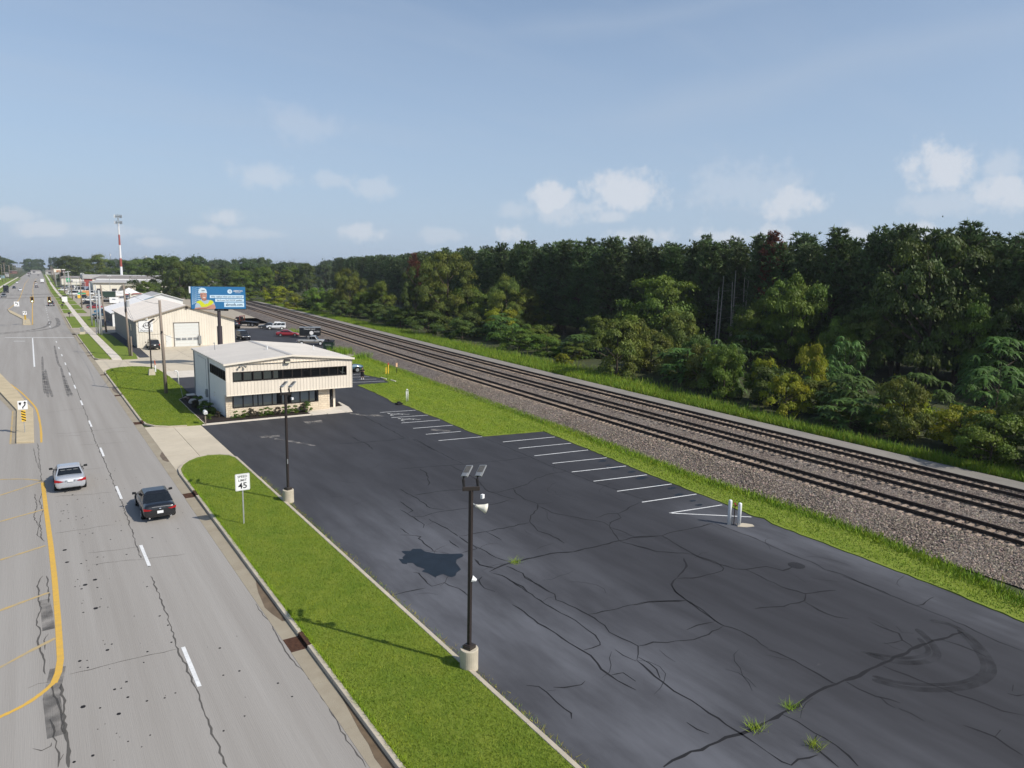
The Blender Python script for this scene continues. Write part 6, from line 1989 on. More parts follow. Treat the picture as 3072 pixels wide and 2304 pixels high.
for (x0, z0), (x1, z1) in zip(pts, pts[1:]):
    d = Vector((x1 - x0, 0, z1 - z0)).normalized() * 0.07
    q.add([(x0 - d.z, -0.008, z0 + d.x), (x1 - d.z, -0.008, z1 + d.x), (x1 + d.z, -0.008, z1 - d.x), (x0 + d.z, -0.008, z0 - d.x)], [(0, 1, 2, 3)])
q.add([(-0.12, -0.009, 0.98), (-0.12, -0.009, 0.62), (-0.34, -0.009, 0.80)], [(0, 1, 2)])
q.build('arrow', M_BLACKP, t)
text('ONLY', 0.16, M_BLACKP, t, (0, -0.008, 0.17))

# speed limit sign
t = thing('speed_limit_sign', 'white SPEED LIMIT 45 sign on a steel post in the near grass strip', 'sign', (9.36, 40.57, 0.1))
q = MB()
q.add([(-.035, -.015, 0), (.035, -.015, 0), (.035, .02, 0), (-.035, .02, 0), (-.035, -.015, 2.95), (.035, -.015, 2.95), (.035, .02, 2.95), (-.035, .02, 2.95)], [(4, 5, 6, 7), (0, 1, 5, 4), (1, 2, 6, 5), (2, 3, 7, 6), (3, 0, 4, 7)])
q.build('post', M_GALV, t)


def rounded(w_, h_, r_, cz, y):
    out = []
    for sx, sz, a0 in ((1, -1, -PI / 2), (1, 1, 0), (-1, 1, PI / 2), (-1, -1, PI)):
        for k in range(5):
            a = a0 + PI / 2 * k / 4
            out.append((sx * (w_ / 2 - r_) + r_ * math.cos(a), y, cz + sz * (h_ / 2 - r_) + r_ * math.sin(a)))
    return out


def plate(w_, h_, r_, cz, y0, y1, name, m, parent):
    a, b_ = rounded(w_, h_, r_, cz, y0), rounded(w_, h_, r_, cz, y1)
    n = len(a)
    q = MB()
    q.add(a + b_, [tuple(range(n)), tuple(range(2 * n - 1, n - 1, -1))] + [(i, n + i, n + (i + 1) % n, (i + 1) % n) for i in range(n)])
    return q.build(name, m, parent)


pl = plate(0.80, 0.98, 0.06, 2.5, -0.045, -0.03, 'panel', M_GALV, t)
plate(0.79, 0.97, 0.055, 2.5, -0.052, -0.046, 'face', M_PSIGN, pl)
plate(0.745, 0.925, 0.05, 2.5, -0.0535, -0.053, 'border', M_ALU, pl)
plate(0.725, 0.905, 0.045, 2.5, -0.0565, -0.055, 'face', M_PSIGN, pl)
text('SPEED', 0.185, M_BLACKP, pl, (0, -0.060, 2.82), xs=1.06, bold=0.001)
text('LIMIT', 0.185, M_BLACKP, pl, (0, -0.060, 2.605), xs=1.06, bold=0.001)
text('45', 0.47, M_BLACKP, pl, (0, -0.060, 2.285), xs=1.05, bold=0.006)

# keep right signs with striped hazard plates
M_HAZ = mat('hazard_yellow', (0.80, 0.50, 0.05), 0.5)


def keep_right(x, y, s, label, top_word):
    t = thing('keep_right_sign', label, 'sign', (x, y, 0.16), group='keep right signs on the medians')
    MB().tube([(0, 0, 0), (0, 0, 2.75 * s)], 0.03, 8).build('post', M_GALV, t)
    z0 = 2.02 * s
    p = plate(0.70 * s, 0.76 * s, 0.04, z0 + 0.38 * s, -0.05, -0.035, 'panel', M_PSIGN, t)
    q = MB()
    u = 0.7 * s
    q.add([(-0.27 * s, -0.056, z0 + 0.62 * s), (-0.27 * s, -0.056, z0 + 0.5 * s), (-0.18 * s, -0.056, z0 + 0.34 * s), (-0.13 * s, -0.056, z0 + 0.40 * s), (-0.07 * s, -0.056, z0 + 0.62 * s)], [(0, 1, 2, 3, 4)])
    pts = smooth([(0.0, 0.08), (0.01, 0.2), (0.12, 0.32), (0.17, 0.42), (0.17, 0.54)], 4)
    for i, ((x0, a0), (x1, a1)) in enumerate(zip(pts, pts[1:])):
        d = Vector((x1 - x0, 0, a1 - a0)).normalized() * 0.045
        q.add([((x0 - d.z) * s, -0.056, z0 + (a0 + d.x) * s), ((x1 - d.z) * s, -0.056, z0 + (a1 + d.x) * s), ((x1 + d.z) * s, -0.056, z0 + (a1 - d.x) * s), ((x0 + d.z) * s, -0.056, z0 + (a0 - d.x) * s)], [(3, 2, 1, 0)])
    q.add([(0.04 * s, -0.057, z0 + 0.53 * s), (0.30 * s, -0.057, z0 + 0.53 * s), (0.17 * s, -0.057, z0 + 0.70 * s)], [(0, 1, 2)])
    q.build('arrow', M_BLACKP, p)
    h0, h1 = 0.96 * s, 1.94 * s
    hz_ = plate(0.32 * s, h1 - h0, 0.03, (h0 + h1) / 2, -0.05, -0.035, 'hazard_plate', M_HAZ, t)
    q = MB()
    w_ = 0.155 * s
    for k in range(4):
        zc_ = h0 + (h1 - h0) * (0.16 + 0.235 * k)
        q.add([(-w_, -0.055, zc_ + 0.02 * s), (w_, -0.055, zc_ - 0.13 * s), (w_, -0.055, zc_ - 0.03 * s), (-w_, -0.055, zc_ + 0.12 * s)], [(0, 1, 2, 3)])
    q.build('stripe', M_BLACKP, hz_)


keep_right(-0.95, 73.2, 1.0, 'keep right sign over a striped hazard plate on the near median', '')
keep_right(-0.69, 209.9, 1.12, 'smaller looking keep right sign on the far median beyond the stop line', '')

# ---------------------------------------------------------------- billboard
M_BLUE = mat('billboard_blue', (0.028, 0.165, 0.36), 0.5)
M_LBLUE = mat('billboard_light_blue', (0.62, 0.78, 0.88), 0.5)
M_SKIN = mat('printed_skin', (0.52, 0.27, 0.20), 0.6)
M_SKIN2 = mat('printed_skin_shade', (0.34, 0.16, 0.12), 0.6)
M_VEST = mat('printed_vest', (0.62, 0.66, 0.03), 0.6)
M_SHIRT = mat('printed_shirt', (0.42, 0.50, 0.58), 0.6)
M_NAVY = mat('printed_navy', (0.03, 0.07, 0.13), 0.6)
bb_ = thing('billboard', 'blue roofing billboard with a man in hard hat on one dark post', 'billboard', (23.1, 110.2, 0), rad(-9))
BWID, BH, BZ = 7.45, 3.28, 8.62
q = MB()
q.tube([(0, 0.5, 0), (0, 0.5, 6.1)], 0.36, 20)
q.tube([(0, 0.5, 6.1), (0, 0.5, 9.4)], 0.24, 20)
q.build('post', mat('post_paint', (0.055, 0.045, 0.05), 0.5), bb_, smooth=False)
q = MB()
q.box(-BWID / 2, 0.0, BZ, BWID / 2, 0.25, BZ + BH)
q.box(-BWID / 2 - 0.1, 0.06, BZ - 0.05, BWID / 2 + 0.1, 1.0, BZ + BH * 0.02)
q.box(-BWID / 2, 0.75, BZ, BWID / 2, 1.0, BZ + BH)
q.box(-0.6, 0.2, BZ - 0.28, 1.3, 0.8, BZ - 0.05)
q.build('frame', M_BLACKM, bb_)
MB().box(-BWID / 2 + 0.06, -0.02, BZ + 0.05, BWID / 2 - 0.02, -0.002, BZ + BH - 0.04).build('poster', M_BLUE, bb_)
q = MB()
q.box(-BWID / 2 - 0.16, -0.03, BZ + BH * 0.70, -BWID / 2 + 0.05, -0.004, BZ + BH - 0.03)
q.build('side_light', M_PSIGN, bb_)
poster = bb_.children[-2]


def bp(x, y):
    """photo-poster coordinates (0..1460 right, 0..625 down) to the board"""
    return (x / 1460 - 0.5) * (BWID - 0.1), BZ + BH * (1 - y / 625)


def bpoly(name, pts, m, d):
    q = MB()
    q.add([(bp(*p)[0], -0.02 - d, bp(*p)[1]) for p in pts], [tuple(range(len(pts)))])
    return q.build(name, m, poster)


def ell(cx, cy, rx, ry, n=18, a0=0, a1=2 * PI):
    return [(cx + rx * math.cos(a), cy + ry * math.sin(a)) for a in np.linspace(a0, a1, n, endpoint=a1 - a0 < 6.2)]


q = MB()
for r_ in range(9):
    for c in range(8):
        x, y = 40 + c * 38 + r_ * 2, 470 - r_ * 55 - c * 16 + (c - 2) ** 2 * 3
        s = 13 - r_ * 0.7
        if 0 < y < 520 and x < 300 and 10 < y:
            k = len(q.v)
            q.add([(bp(*p)[0], -0.024, bp(*p)[1]) for p in ell(x, y, s, s * 1.25, 8)], [tuple(range(8))])
o = q.build('star_dots', M_LBLUE, poster)
o['kind'] = 'stuff'
bpoly('shirt', [(90, 620), (110, 500), (170, 420), (260, 375), (470, 370), (580, 410), (620, 480), (640, 600), (600, 622)], M_SHIRT, 0.006)
bpoly('vest', [(120, 430), (250, 375), (340, 470), (440, 470), (500, 372), (560, 385), (600, 440), (480, 560), (260, 565), (220, 480)], M_VEST, 0.010)
bpoly('collar', [(300, 380), (440, 375), (370, 500)], M_SHIRT, 0.014)
bpoly('forearms', [(80, 622), (110, 585), (250, 570), (400, 560), (560, 490), (620, 500), (648, 590), (610, 622)], M_SKIN, 0.017)
bpoly('arm_fold', [(150, 600), (400, 585), (560, 540), (400, 610), (180, 618)], M_SKIN2, 0.020)
bpoly('neck', [(290, 310), (400, 305), (420, 375), (350, 400), (290, 375)], M_SKIN2, 0.016)
bpoly('face', ell(335, 245, 88, 115), M_SKIN, 0.021)
bpoly('face_shade', [(258, 200), (300, 215), (295, 320), (330, 358), (280, 330)], M_SKIN2, 0.024)
bpoly('mouth', ell(350, 305, 34, 9), M_PSIGN, 0.025)
bpoly('eyes', [(290, 222), (320, 216), (322, 226), (292, 232)], M_NAVY, 0.025)
bpoly('eyes', [(360, 214), (390, 216), (390, 226), (360, 225)], M_NAVY, 0.025)
bpoly('hard_hat', [(205, 175), (212, 110), (240, 60), (300, 38), (360, 45), (410, 85), (428, 150), (432, 185), (410, 180), (330, 172), (250, 180), (215, 190)], mat('printed_hat', (0.62, 0.74, 0.80), 0.5), 0.027)
bpoly('hat_badge', [(285, 112), (370, 106), (372, 128), (288, 134)], M_NAVY, 0.030)
bpoly('text_band', [(500, 238), (1415, 238), (1415, 318), (500, 318)], M_LBLUE, 0.004)
bpoly('text_band', [(640, 338), (1418, 338), (1418, 420), (640, 420)], M_LBLUE, 0.004)
bpoly('text_band', [(878, 440), (1420, 440), (1420, 566), (878, 566)], M_LBLUE, 0.004)
bpoly('logo', ell(1042, 136, 66, 60, 24), M_LBLUE, 0.004)
bpoly('logo_swirl', [(1010, 120), (1050, 95), (1085, 115), (1070, 180), (1045, 140), (1030, 178)], M_SHIRT, 0.007)


def btext(s, x, y, size, m, xs=1.0, bold=0.0):
    u, v = bp(x, y)
    return text(s, size, m, poster, (u, -0.034, v), xs=xs, bold=bold)


btext('Why replace when you can restore?', 958, 280, 0.34, M_NAVY, 0.86, 0.002)
btext('See if your FLAT ROOF qualifies!', 1030, 380, 0.33, M_NAVY, 0.78, 0.002)
btext('abroofs.com', 1150, 500, 0.62, M_NAVY, 0.74, 0.006)
btext('AMERICAN', 1265, 122, 0.32, M_PSIGN, 0.80, 0.006)
btext('- BUILDING -', 1265, 168, 0.17, M_PSIGN, 0.95)
text('574-246-7574', 0.17, M_PSIGN, bb_, (0.25, 0.19, BZ - 0.17), xs=0.9)

# ---------------------------------------------------------------- dealer signs
t = thing('lot_sign', 'white rectangular dealer sign on two dark posts above the white shop roof', 'sign', (26.3, 298, 0))
for x in (-0.55, 0.3):
    MB().box(x, 0.05, 0, x + 0.25, 0.3, 1.3).build('post', M_BRONZE, t)
MB().box(-1.45, 0, 1.2, 1.45, 0.3, 3.3).build('panel', M_PSIGN, t)
q = MB()
q.add([(-0.6, -0.01, 2.75), (0.55, -0.01, 2.75), (0.35, -0.01, 2.45), (-0.5, -0.01, 2.45)], [(0, 1, 2, 3)])
q.box(-1.2, -0.012, 2.33, 1.2, -0.004, 2.38)
q.build('emblem', M_NAVY, t)
t = thing('banner_sign', 'white banner with grey script on a tall frame behind the flatbed trailer', 'sign', (31.3, 330, 0))
for x in (-1.4, 1.75):
    MB().tube([(x, 0.1, 0), (x, 0.1, 4.9)], 0.07, 6).build('post', M_GREYP, t)
MB().box(-1.35, 0, 2.7, 1.3, 0.05, 4.75).build('panel', M_PSIGN, t)
text('Trailers', 0.72, M_GREYP, t, (0, -0.02, 3.8), xs=0.85)
t = thing('rental_sign', 'green and white rental sign on a long frame over the dealer lot', 'sign', (18, 430, 0))
MB().box(-0.8, 0, 6.3, 1.0, 0.4, 8.1).build('logo_panel', mat('rental_green', (0.05, 0.33, 0.16), 0.5), t)
text('e', 1.7, M_PSIGN, t, (0.1, -0.02, 7.35), bold=0.03)
text('nterprise', 1.75, M_PSIGN, t, (1.05, -0.02, 7.1), align='LEFT', xs=0.93, bold=0.03)
MB().box(1.0, 0.1, 5.9, 7.6, 0.3, 6.2).build('rail', M_GALV, t)
for x in (-0.2, 3.6, 7.3):
    MB().tube([(x, 0.2, 0), (x, 0.2, 6.3)], 0.12, 8).build('post', M_GREYP, t)
t = thing('street_sign', 'green street name blade over a yellow board beside the lot', 'sign', (17.6, 352, 0))
MB().tube([(0, 0, 0), (0, 0, 4.0)], 0.06, 6).build('post', M_GALV, t)
MB().box(0.2, -0.02, 2.6, 3.2, 0.02, 3.2).build('blade', mat('sign_green', (0.03, 0.35, 0.17), 0.5), t)
MB().box(0.1, -0.02, 0.9, 1.6, 0.02, 2.3).build('yellow_board', M_HAZ, t)
t = thing('orange_sign', 'large faded orange banner between the parked vans', 'sign', (22.9, 385, 0))
MB().box(-1.6, 0, 0.8, 1.6, 0.08, 3.2).build('panel', mat('faded_orange', (0.62, 0.30, 0.13), 0.7), t)
for x in (-1.5, 1.5):
    MB().box(x - 0.06, 0.09, 0, x + 0.06, 0.2, 3.2).build('post', M_BRONZE, t)
t = thing('food_sign', 'tall cream and orange sign board high over the far right side', 'sign', (17.8, 560, 0))
MB().box(-1.9, 0, 9.9, 1.9, 0.5, 12.0).build('panel', M_CREAM2, t)
MB().box(-0.6, -0.03, 10.0, 1.8, -0.005, 11.2).build('picture', mat('sign_picture', (0.48, 0.20, 0.08), 0.7), t)
for x in (-1.2, 1.2):
    MB().tube([(x, 0.2, 0), (x, 0.2, 9.9)], 0.14, 8).build('post', M_GREYP, t)
t = thing('dark_sign', 'dark brown board with white cap on a single far pole', 'sign', (21.3, 562, 0))
MB().tube([(0, 0.2, 0), (0, 0.2, 10)], 0.16, 8).build('post', M_GREYP, t)
MB().box(-0.95, 0, 9.8, 0.95, 0.4, 11.4).build('panel', mat('dark_brown_sign', (0.07, 0.03, 0.025), 0.6), t)
MB().box(-1.0, -0.05, 11.45, 1.0, 0.45, 11.9).build('cap', M_WHITEP, t)
for i, (x, y, h) in enumerate([(19.5, 500, 10.5), (22.4, 522, 10.8), (25.8, 455, 10.2), (36.5, 430, 9.5)]):
    t = thing('floodlight_pole', 'pale floodlight pole with white heads in the dealer lot' if i < 3 else 'tall pole with twin lamps beside the red end wall', 'light pole', (x, y, 0), group='dealer lot floodlights')
    MB().tube([(0, 0, 0), (0, 0, h)], 0.12, 8).build('post', M_GREYP, t)
    for s in (-1, 1):
        MB().obox((s * 0.55, 0, h), (0.8, 0.5, 0.25), 0, ry=0.3 * s).build('lamp_head', M_WHITEP, t)

# ---------------------------------------------------------------- towers
M_TRED = mat('tower_red', (0.34, 0.085, 0.065), 0.6)
M_TWHT = mat('tower_white', (0.72, 0.72, 0.72), 0.6)
t = thing('cell_tower', 'tall red and white banded cell tower with antenna racks', 'tower', (49.1, 500, 0))
zz0, hh = 8.0, 46.0
edges = [0, 14.4, 19.4, 27.4, 33.6, 40.5]
for i, (a, c) in enumerate(zip(edges, edges[1:])):
    q = MB()
    q.tube([(0, 0, a), (0, 0, c)], [0.85 - 0.011 * a, 0.85 - 0.011 * c], 14)
    q.build('mast_section', M_TWHT if i % 2 == 0 else M_TRED, t)
MB().tube([(0, 0, 40.5), (0, 0, 45.6)], 0.28, 8).build('mast_top', M_ALU, t)
for z, n_ in ((40.6, 3), (44.2, 3)):
    q = MB()
    for k in range(n_):
        a = 2 * PI * k / n_ + 0.4
        for d in (-0.35, 0.35):
            q.tube([(0, 0, z), (1.9 * math.cos(a + d), 1.9 * math.sin(a + d), z + 0.2)], 0.08, 5)
        q.tube([(1.9 * math.cos(a - .5), 1.9 * math.sin(a - .5), z + .2), (1.9 * math.cos(a + .5), 1.9 * math.sin(a + .5), z + .2)], 0.07, 5)
    r_ = q.build('antenna_rack', M_BLACKM, t)
    for k in range(n_):
        for d in (-0.45, 0, 0.45):
            a = 2 * PI * k / n_ + 0.4 + d
            MB().obox((2.0 * math.cos(a), 2.0 * math.sin(a), z + 0.3), (0.25, 0.35, 1.9), a).build('antenna', M_WHITEP if (k + int(d * 10)) % 2 else M_ALU, r_)
for x, y, h, lb in ((79, 905, 29.5, 'thin distant lattice mast left of the red and white tower'), (113.5, 900, 28.5, 'faint thin mast right of the red and white tower')):
    t = thing('far_mast', lb, 'mast', (x, y, 0))
    MB().tube([(0, 0, 0), (0, 0, h)], [0.55, 0.22], 6).build('mast', M_ALU, t)
    MB().tube([(0, 0, h - 3.4), (0, 0, h - 2.2)], 0.9, 8).build('antenna', M_TWHT, t)

# ---------------------------------------------------------------- small things by the lot
for i, (x, y, h) in enumerate([(33.71, 26.16, 1.54), (34.05, 25.72, 1.42)]):
    t = thing('bollard', ['left and taller of two white bollards guarding the hydrant', 'right white bollard next to the hydrant'][i], 'bollard', (x, y, 0.02), group='white bollards at the lot edge')
    q = MB()
    q.lathe([(0.11, -0.02), (0.11, h - 0.1), (0.10, h - 0.05), (0.07, h - 0.015), (0.005, h)], 18)
    q.build('post', mat('bollard_white', (0.80, 0.81, 0.80), 0.45, var=0.04), t, smooth=True)
t = thing('yard_hydrant', 'rusty yard hydrant pipe between the white bollards', 'hydrant', (33.98, 26.02, 0.02))
q = MB()
q.tube([(0, 0, 0), (0, 0, 1.25)], 0.025, 8)
q.build('pipe', M_RUST, t)
q = MB()
q.tube([(0, 0, 1.2), (0.05, -0.16, 1.18)], 0.035, 6)
q.box(-0.04, -0.03, 1.24, 0.04, 0.05, 1.32)
q.build('tap', mat('red_tap', (0.40, 0.06, 0.05), 0.5), t)
MB().box(-0.28, 0.02, 0, -0.12, 0.2, 0.42).build('meter', M_ALU, t)
q = MB()
q.prism([(33.85, 25.62), (34.2, 25.3), (34.75, 25.15), (34.9, 25.4), (34.6, 25.85), (34.1, 25.95)], 0.0, 0.045)
struct(q.build('concrete_pad', M_CONC))
t = thing('utility_pedestal', 'short white utility pedestal standing on the verge grass', 'pedestal', (34.75, 71.9, 0.06))
q = MB()
for x in (-0.1, 0.1):
    q.tube([(x, 0, 0), (x, 0, 1.2)], 0.045, 8)
q.tube([(-0.1, 0, 1.2), (-0.06, 0, 1.36), (0, 0, 1.4), (0.06, 0, 1.36), (0.1, 0, 1.2)], 0.055, 8)
q.build('shell', M_WHITEP, t, smooth=True)
t = thing('junction_block', 'low dark block in the bare edge of the verge beside the pedestal', 'utility block', (33.25, 70.85, 0.03))
q = MB()
q.obox((0, 0, 0.09), (0.7, 0.5, 0.18), 0.2)
q.obox((0.0, 0, 0.24), (0.35, 0.3, 0.16), 0.2)
bevel(q.build('block', M_CRACK, t), 0.03)
t = thing('pipeline_marker', 'tall yellow pipeline marker on the grass by the tracks', 'marker', (42.2, 93.4, 0.06), group='yellow markers on the verge')
MB().box(-0.06, -0.03, 0, 0.06, 0.03, 1.55).build('post', M_HAZ, t)
MB().box(-0.09, -0.035, 1.25, 0.09, -0.031, 1.55).build('cap', mat('marker_red', (0.45, 0.06, 0.04), 0.5), t)
t = thing('pipeline_marker', 'shorter yellow pipeline marker left of the tall one', 'marker', (41.8, 93.3, 0.06), group='yellow markers on the verge')
MB().box(-0.06, -0.03, 0, 0.06, 0.03, 0.95).build('post', M_HAZ, t)
t = thing('survey_stake', 'dark stake with a pale orange plate near the stone slope', 'stake', (43.4, 93.2, 0.06))
MB().box(-0.03, -0.03, 0, 0.03, 0.03, 0.95).build('post', M_BLACKM, t)
MB().box(-0.13, -0.04, 0.92, 0.13, 0.04, 1.5).build('plate', mat('pale_orange', (0.72, 0.45, 0.28), 0.6), t)
for i, (x0, y0, x1, y1) in enumerate([(39.5, 89.9, 39.57, 88.2), (39.79, 87.3, 39.84, 85.85)]):
    q = MB()
    q.obox(((x0 + x1) / 2, (y0 + y1) / 2, 0.12), (abs(y1 - y0), 0.16, 0.12), PI / 2 + math.atan2(x1 - x0, y0 - y1))
    tag(bevel(q.build('wheel_stop', M_WALK), 0.02), ['farther concrete wheel stop lying in the grass behind the person', 'nearer concrete wheel stop at the corner of the grass'][i], 'wheel stop', 'wheel stops in the grass')
t = thing('mailbox', 'white round topped mailbox on a post at the lawn corner', 'mailbox', (12.99, 69.6, 0.1))
MB().box(-0.05, -0.05, 0, 0.05, 0.05, 1.0).build('post', M_WOOD, t)
q = MB()
pr = [(-0.15, 1.0), (0.15, 1.0), (0.15, 1.2)] + [(0.15 * math.cos(a), 1.2 + 0.14 * math.sin(a)) for a in np.linspace(0, PI, 9)[1:-1]] + [(-0.15, 1.2)]
n = len(pr)
q.add([(x, -0.28, z) for x, z in pr] + [(x, 0.28, z) for x, z in pr], [tuple(range(n)), tuple(range(2 * n - 1, n - 1, -1))] + [(i, n + i, n + (i + 1) % n, (i + 1) % n) for i in range(n)])
mb_ = q.build('box', M_WHITEP, t)
MB().box(-0.11, -0.288, 1.1, 0.11, -0.281, 1.15).build('number_plate', M_BLACKP, mb_)
t = thing('vent_pipe', 'white curved vent pipe at the edge of the lawn beside the dark lane', 'pipe', (14.87, 95.3, 0.05))
q = MB()
q.tube([(0, 0, 0), (-.02, 0, 1.5), (-.06, 0, 1.72), (-.2, 0, 1.84), (-.36, 0, 1.78), (-.4, 0, 1.66)], 0.07, 10)
q.build('pipe', M_WHITEP, t, smooth=True)
t = thing('marker_post', 'short white post with an orange top beside the slim lamp', 'marker', (14.04, 108.3, 0.1))
MB().tube([(0, 0, 0), (0, 0, 1.0)], 0.09, 10).build('post', M_WHITEP, t)
MB().tube([(0, 0, 1.0), (-0.05, 0, 1.65)], 0.06, 8).build('cap', mat('marker_orange', (0.60, 0.13, 0.06), 0.6), t)
t = thing('guy_rod', 'thin pale rod standing in the shaded part of the office lawn', 'rod', (13.4, 85.0, 0.1))
MB().tube([(0.25, 0.1, 0), (-0.05, 0, 1.7)], 0.025, 6).build('rod', M_GALV, t)
t = thing('air_conditioner', 'round topped air conditioner half hidden by shrubs at the office wall', 'air conditioner', (14.3, 77.4, 0.13))
q = MB()
q.lathe([(0.42, 0), (0.42, 0.85), (0.46, 0.86), (0.46, 0.93), (0.36, 0.96)], 20)
q.build('casing', M_ALU, t)
t = thing('traffic_cabinet', 'small grey cabinet on the grass at the near corner of the intersection', 'cabinet', (9.2, 175.6, 0.12))
MB().box(-0.5, -0.3, 0, 0.5, 0.3, 0.5).build('pad', M_CONC, t)
MB().box(-0.3, -0.2, 0.5, 0.3, 0.2, 1.5).build('box', M_ALU, t)
for i, (x, y) in enumerate(((11.9, 176.9), (12.25, 177.4))):
    t = thing('white_post', 'white signal pedestal post at the corner, %s one' % ('front' if i == 0 else 'rear'), 'post', (x + (0.0, 0.35)[i], y, 0.02), group='pedestal posts at the intersection')
    MB().tube([(0, 0, 0), (0, 0, 3.4)], 0.09, 8).build('post', M_WHITEP, t)
    MB().box(-0.2, -0.2, 3.2, 0.2, 0.2, 3.7).build('signal', M_SIGB, t)
for i, (x, y) in enumerate(((9.4, 233), (9.6, 282.6), (10.6, 302), (11.3, 345))):
    t = thing('roadside_mailbox', 'dark mailbox on the far grass strip, %s along the curb' % ('first', 'second', 'third', 'fourth')[i], 'mailbox', (x, y, 0.13), group='dark mailboxes on the far strips')
    MB().box(-0.06, -0.06, 0, 0.06, 0.06, 1.0).build('post', M_BRONZE, t)
    MB().box(-0.3, -0.35, 1.0, 0.3, 0.35, 1.5).build('box', M_BRONZE, t)
t = thing('newspaper_box', 'white cabinet with a dark top standing on the far sidewalk', 'cabinet', (12.5, 338, 0.1))
MB().box(-0.9, -0.5, 0, 0.9, 0.5, 2.0).build('body', M_WHITEP, t)
MB().box(-0.7, -0.5, 2.0, 0.7, 0.5, 2.5).build('top', M_BRONZE, t)
for i, (x, y, rx, ry, h) in enumerate([(14.0, 81.2, .5, .42, .55), (14.25, 79.9, .45, .38, .5), (13.9, 84.2, .45, .4, .3)]):
    q = MB()
    q.lathe([(0.02, 0), (0.8, 0.02), (1.0, 0.3), (0.85, 0.68), (0.5, 0.93), (0.05, 1.0)], 11)
    q.v = [(14 * 0 + x + v[0] * rx * (1 + rnd.uniform(-.08, .08)), y + v[1] * ry * (1 + rnd.uniform(-.08, .08)), 0.1 + v[2] * h) for v in q.v]
    tag(q.build('boulder', mat('boulder_stone_%d' % i, (0.42, 0.39, 0.35) if i < 2 else (0.22, 0.16, 0.13), 0.9, var=0.15, scale=3, bump=0.5)), ['pale boulder in the dark bed at the office corner', 'second pale boulder beside the first in the bed', 'low brown stone at the back of the bed'][i], 'boulder', 'boulders in the planting bed')

# ================================================================ vehicles
def paint_mat(name, col, metal=0.0, rough=0.32):
    return mat(name, col, rough, coat=0.7, metal=metal, spec=0.5)


PA = {k: paint_mat('paint_' + k, c, m) for k, (c, m) in {
    'silver': ((0.50, 0.52, 0.55), 0.35), 'black': ((0.010, 0.011, 0.013), 0), 'white': ((0.76, 0.77, 0.77), 0), 'red': ((0.26, 0.016, 0.022), 0), 'grey': ((0.16, 0.17, 0.185), 0.2),
    'darkgrey': ((0.045, 0.05, 0.058), 0.1), 'blue': ((0.05, 0.115, 0.165), 0.2), 'tan': ((0.42, 0.36, 0.27), 0.1), 'maroon': ((0.13, 0.02, 0.03), 0), 'bluegrey': ((0.27, 0.32, 0.42), 0.2),
    'green': ((0.02, 0.045, 0.03), 0), 'rust': ((0.20, 0.045, 0.02), 0), 'pewter': ((0.48, 0.47, 0.44), 0.3)}.items()}
M_VGLASS = mat('vehicle_glass', (0.012, 0.015, 0.018), 0.06, spec=0.6)
M_TIRE = mat('tyre_rubber', (0.014, 0.014, 0.014), 0.85)
M_RIM = mat('alloy_rim', (0.42, 0.43, 0.44), 0.35, metal=0.6)
M_RIMW = mat('white_rim', (0.75, 0.75, 0.73), 0.5)
M_TAIL = mat('tail_lens', (0.34, 0.008, 0.012), 0.15, spec=0.6)
M_HEAD = mat('head_lens', (0.62, 0.64, 0.66), 0.1, spec=0.7)
M_CHROME = mat('chrome', (0.72, 0.73, 0.74), 0.15, metal=0.9)
M_PLATE = mat('number_plate', (0.74, 0.75, 0.76), 0.5)
M_PLAST = mat('black_plastic', (0.014, 0.014, 0.015), 0.55)


def loft(secs, name, m, parent, sub=1):
    q = MB()
    n = None
    for y, half in secs:
        ring = [(x, y, z) for x, z in half] + [(-x, y, z) for x, z in half[::-1] if x > 1e-6]
        n = len(ring)
        q.v += ring
    for i in range(len(secs) - 1):
        for k in range(n):
            k2 = (k + 1) % n
            q.f.append((i * n + k, (i + 1) * n + k, (i + 1) * n + k2, i * n + k2))
            q.m.append(0)
    q.f.append(tuple(range(n)))
    q.f.append(tuple(range((len(secs) - 1) * n + n - 1, (len(secs) - 1) * n - 1, -1)))
    q.m += [0, 0]
    o = q.build(name, m, parent, smooth=True)
    if sub:
        s = o.modifiers.new('smooth', 'SUBSURF')
        s.levels = s.render_levels = sub
    return o


def H(wb, wm_, wt_, zb, zm, zt, zc):
    """half outline of a body section: sill, waist, shoulder, crown"""
    return [(0, zb), (wb * .8, zb), (wb, zb + .05), (wm_, zm), (wt_, zt), (wt_ * .82, zt + (zc - zt) * .75), (0, zc)]


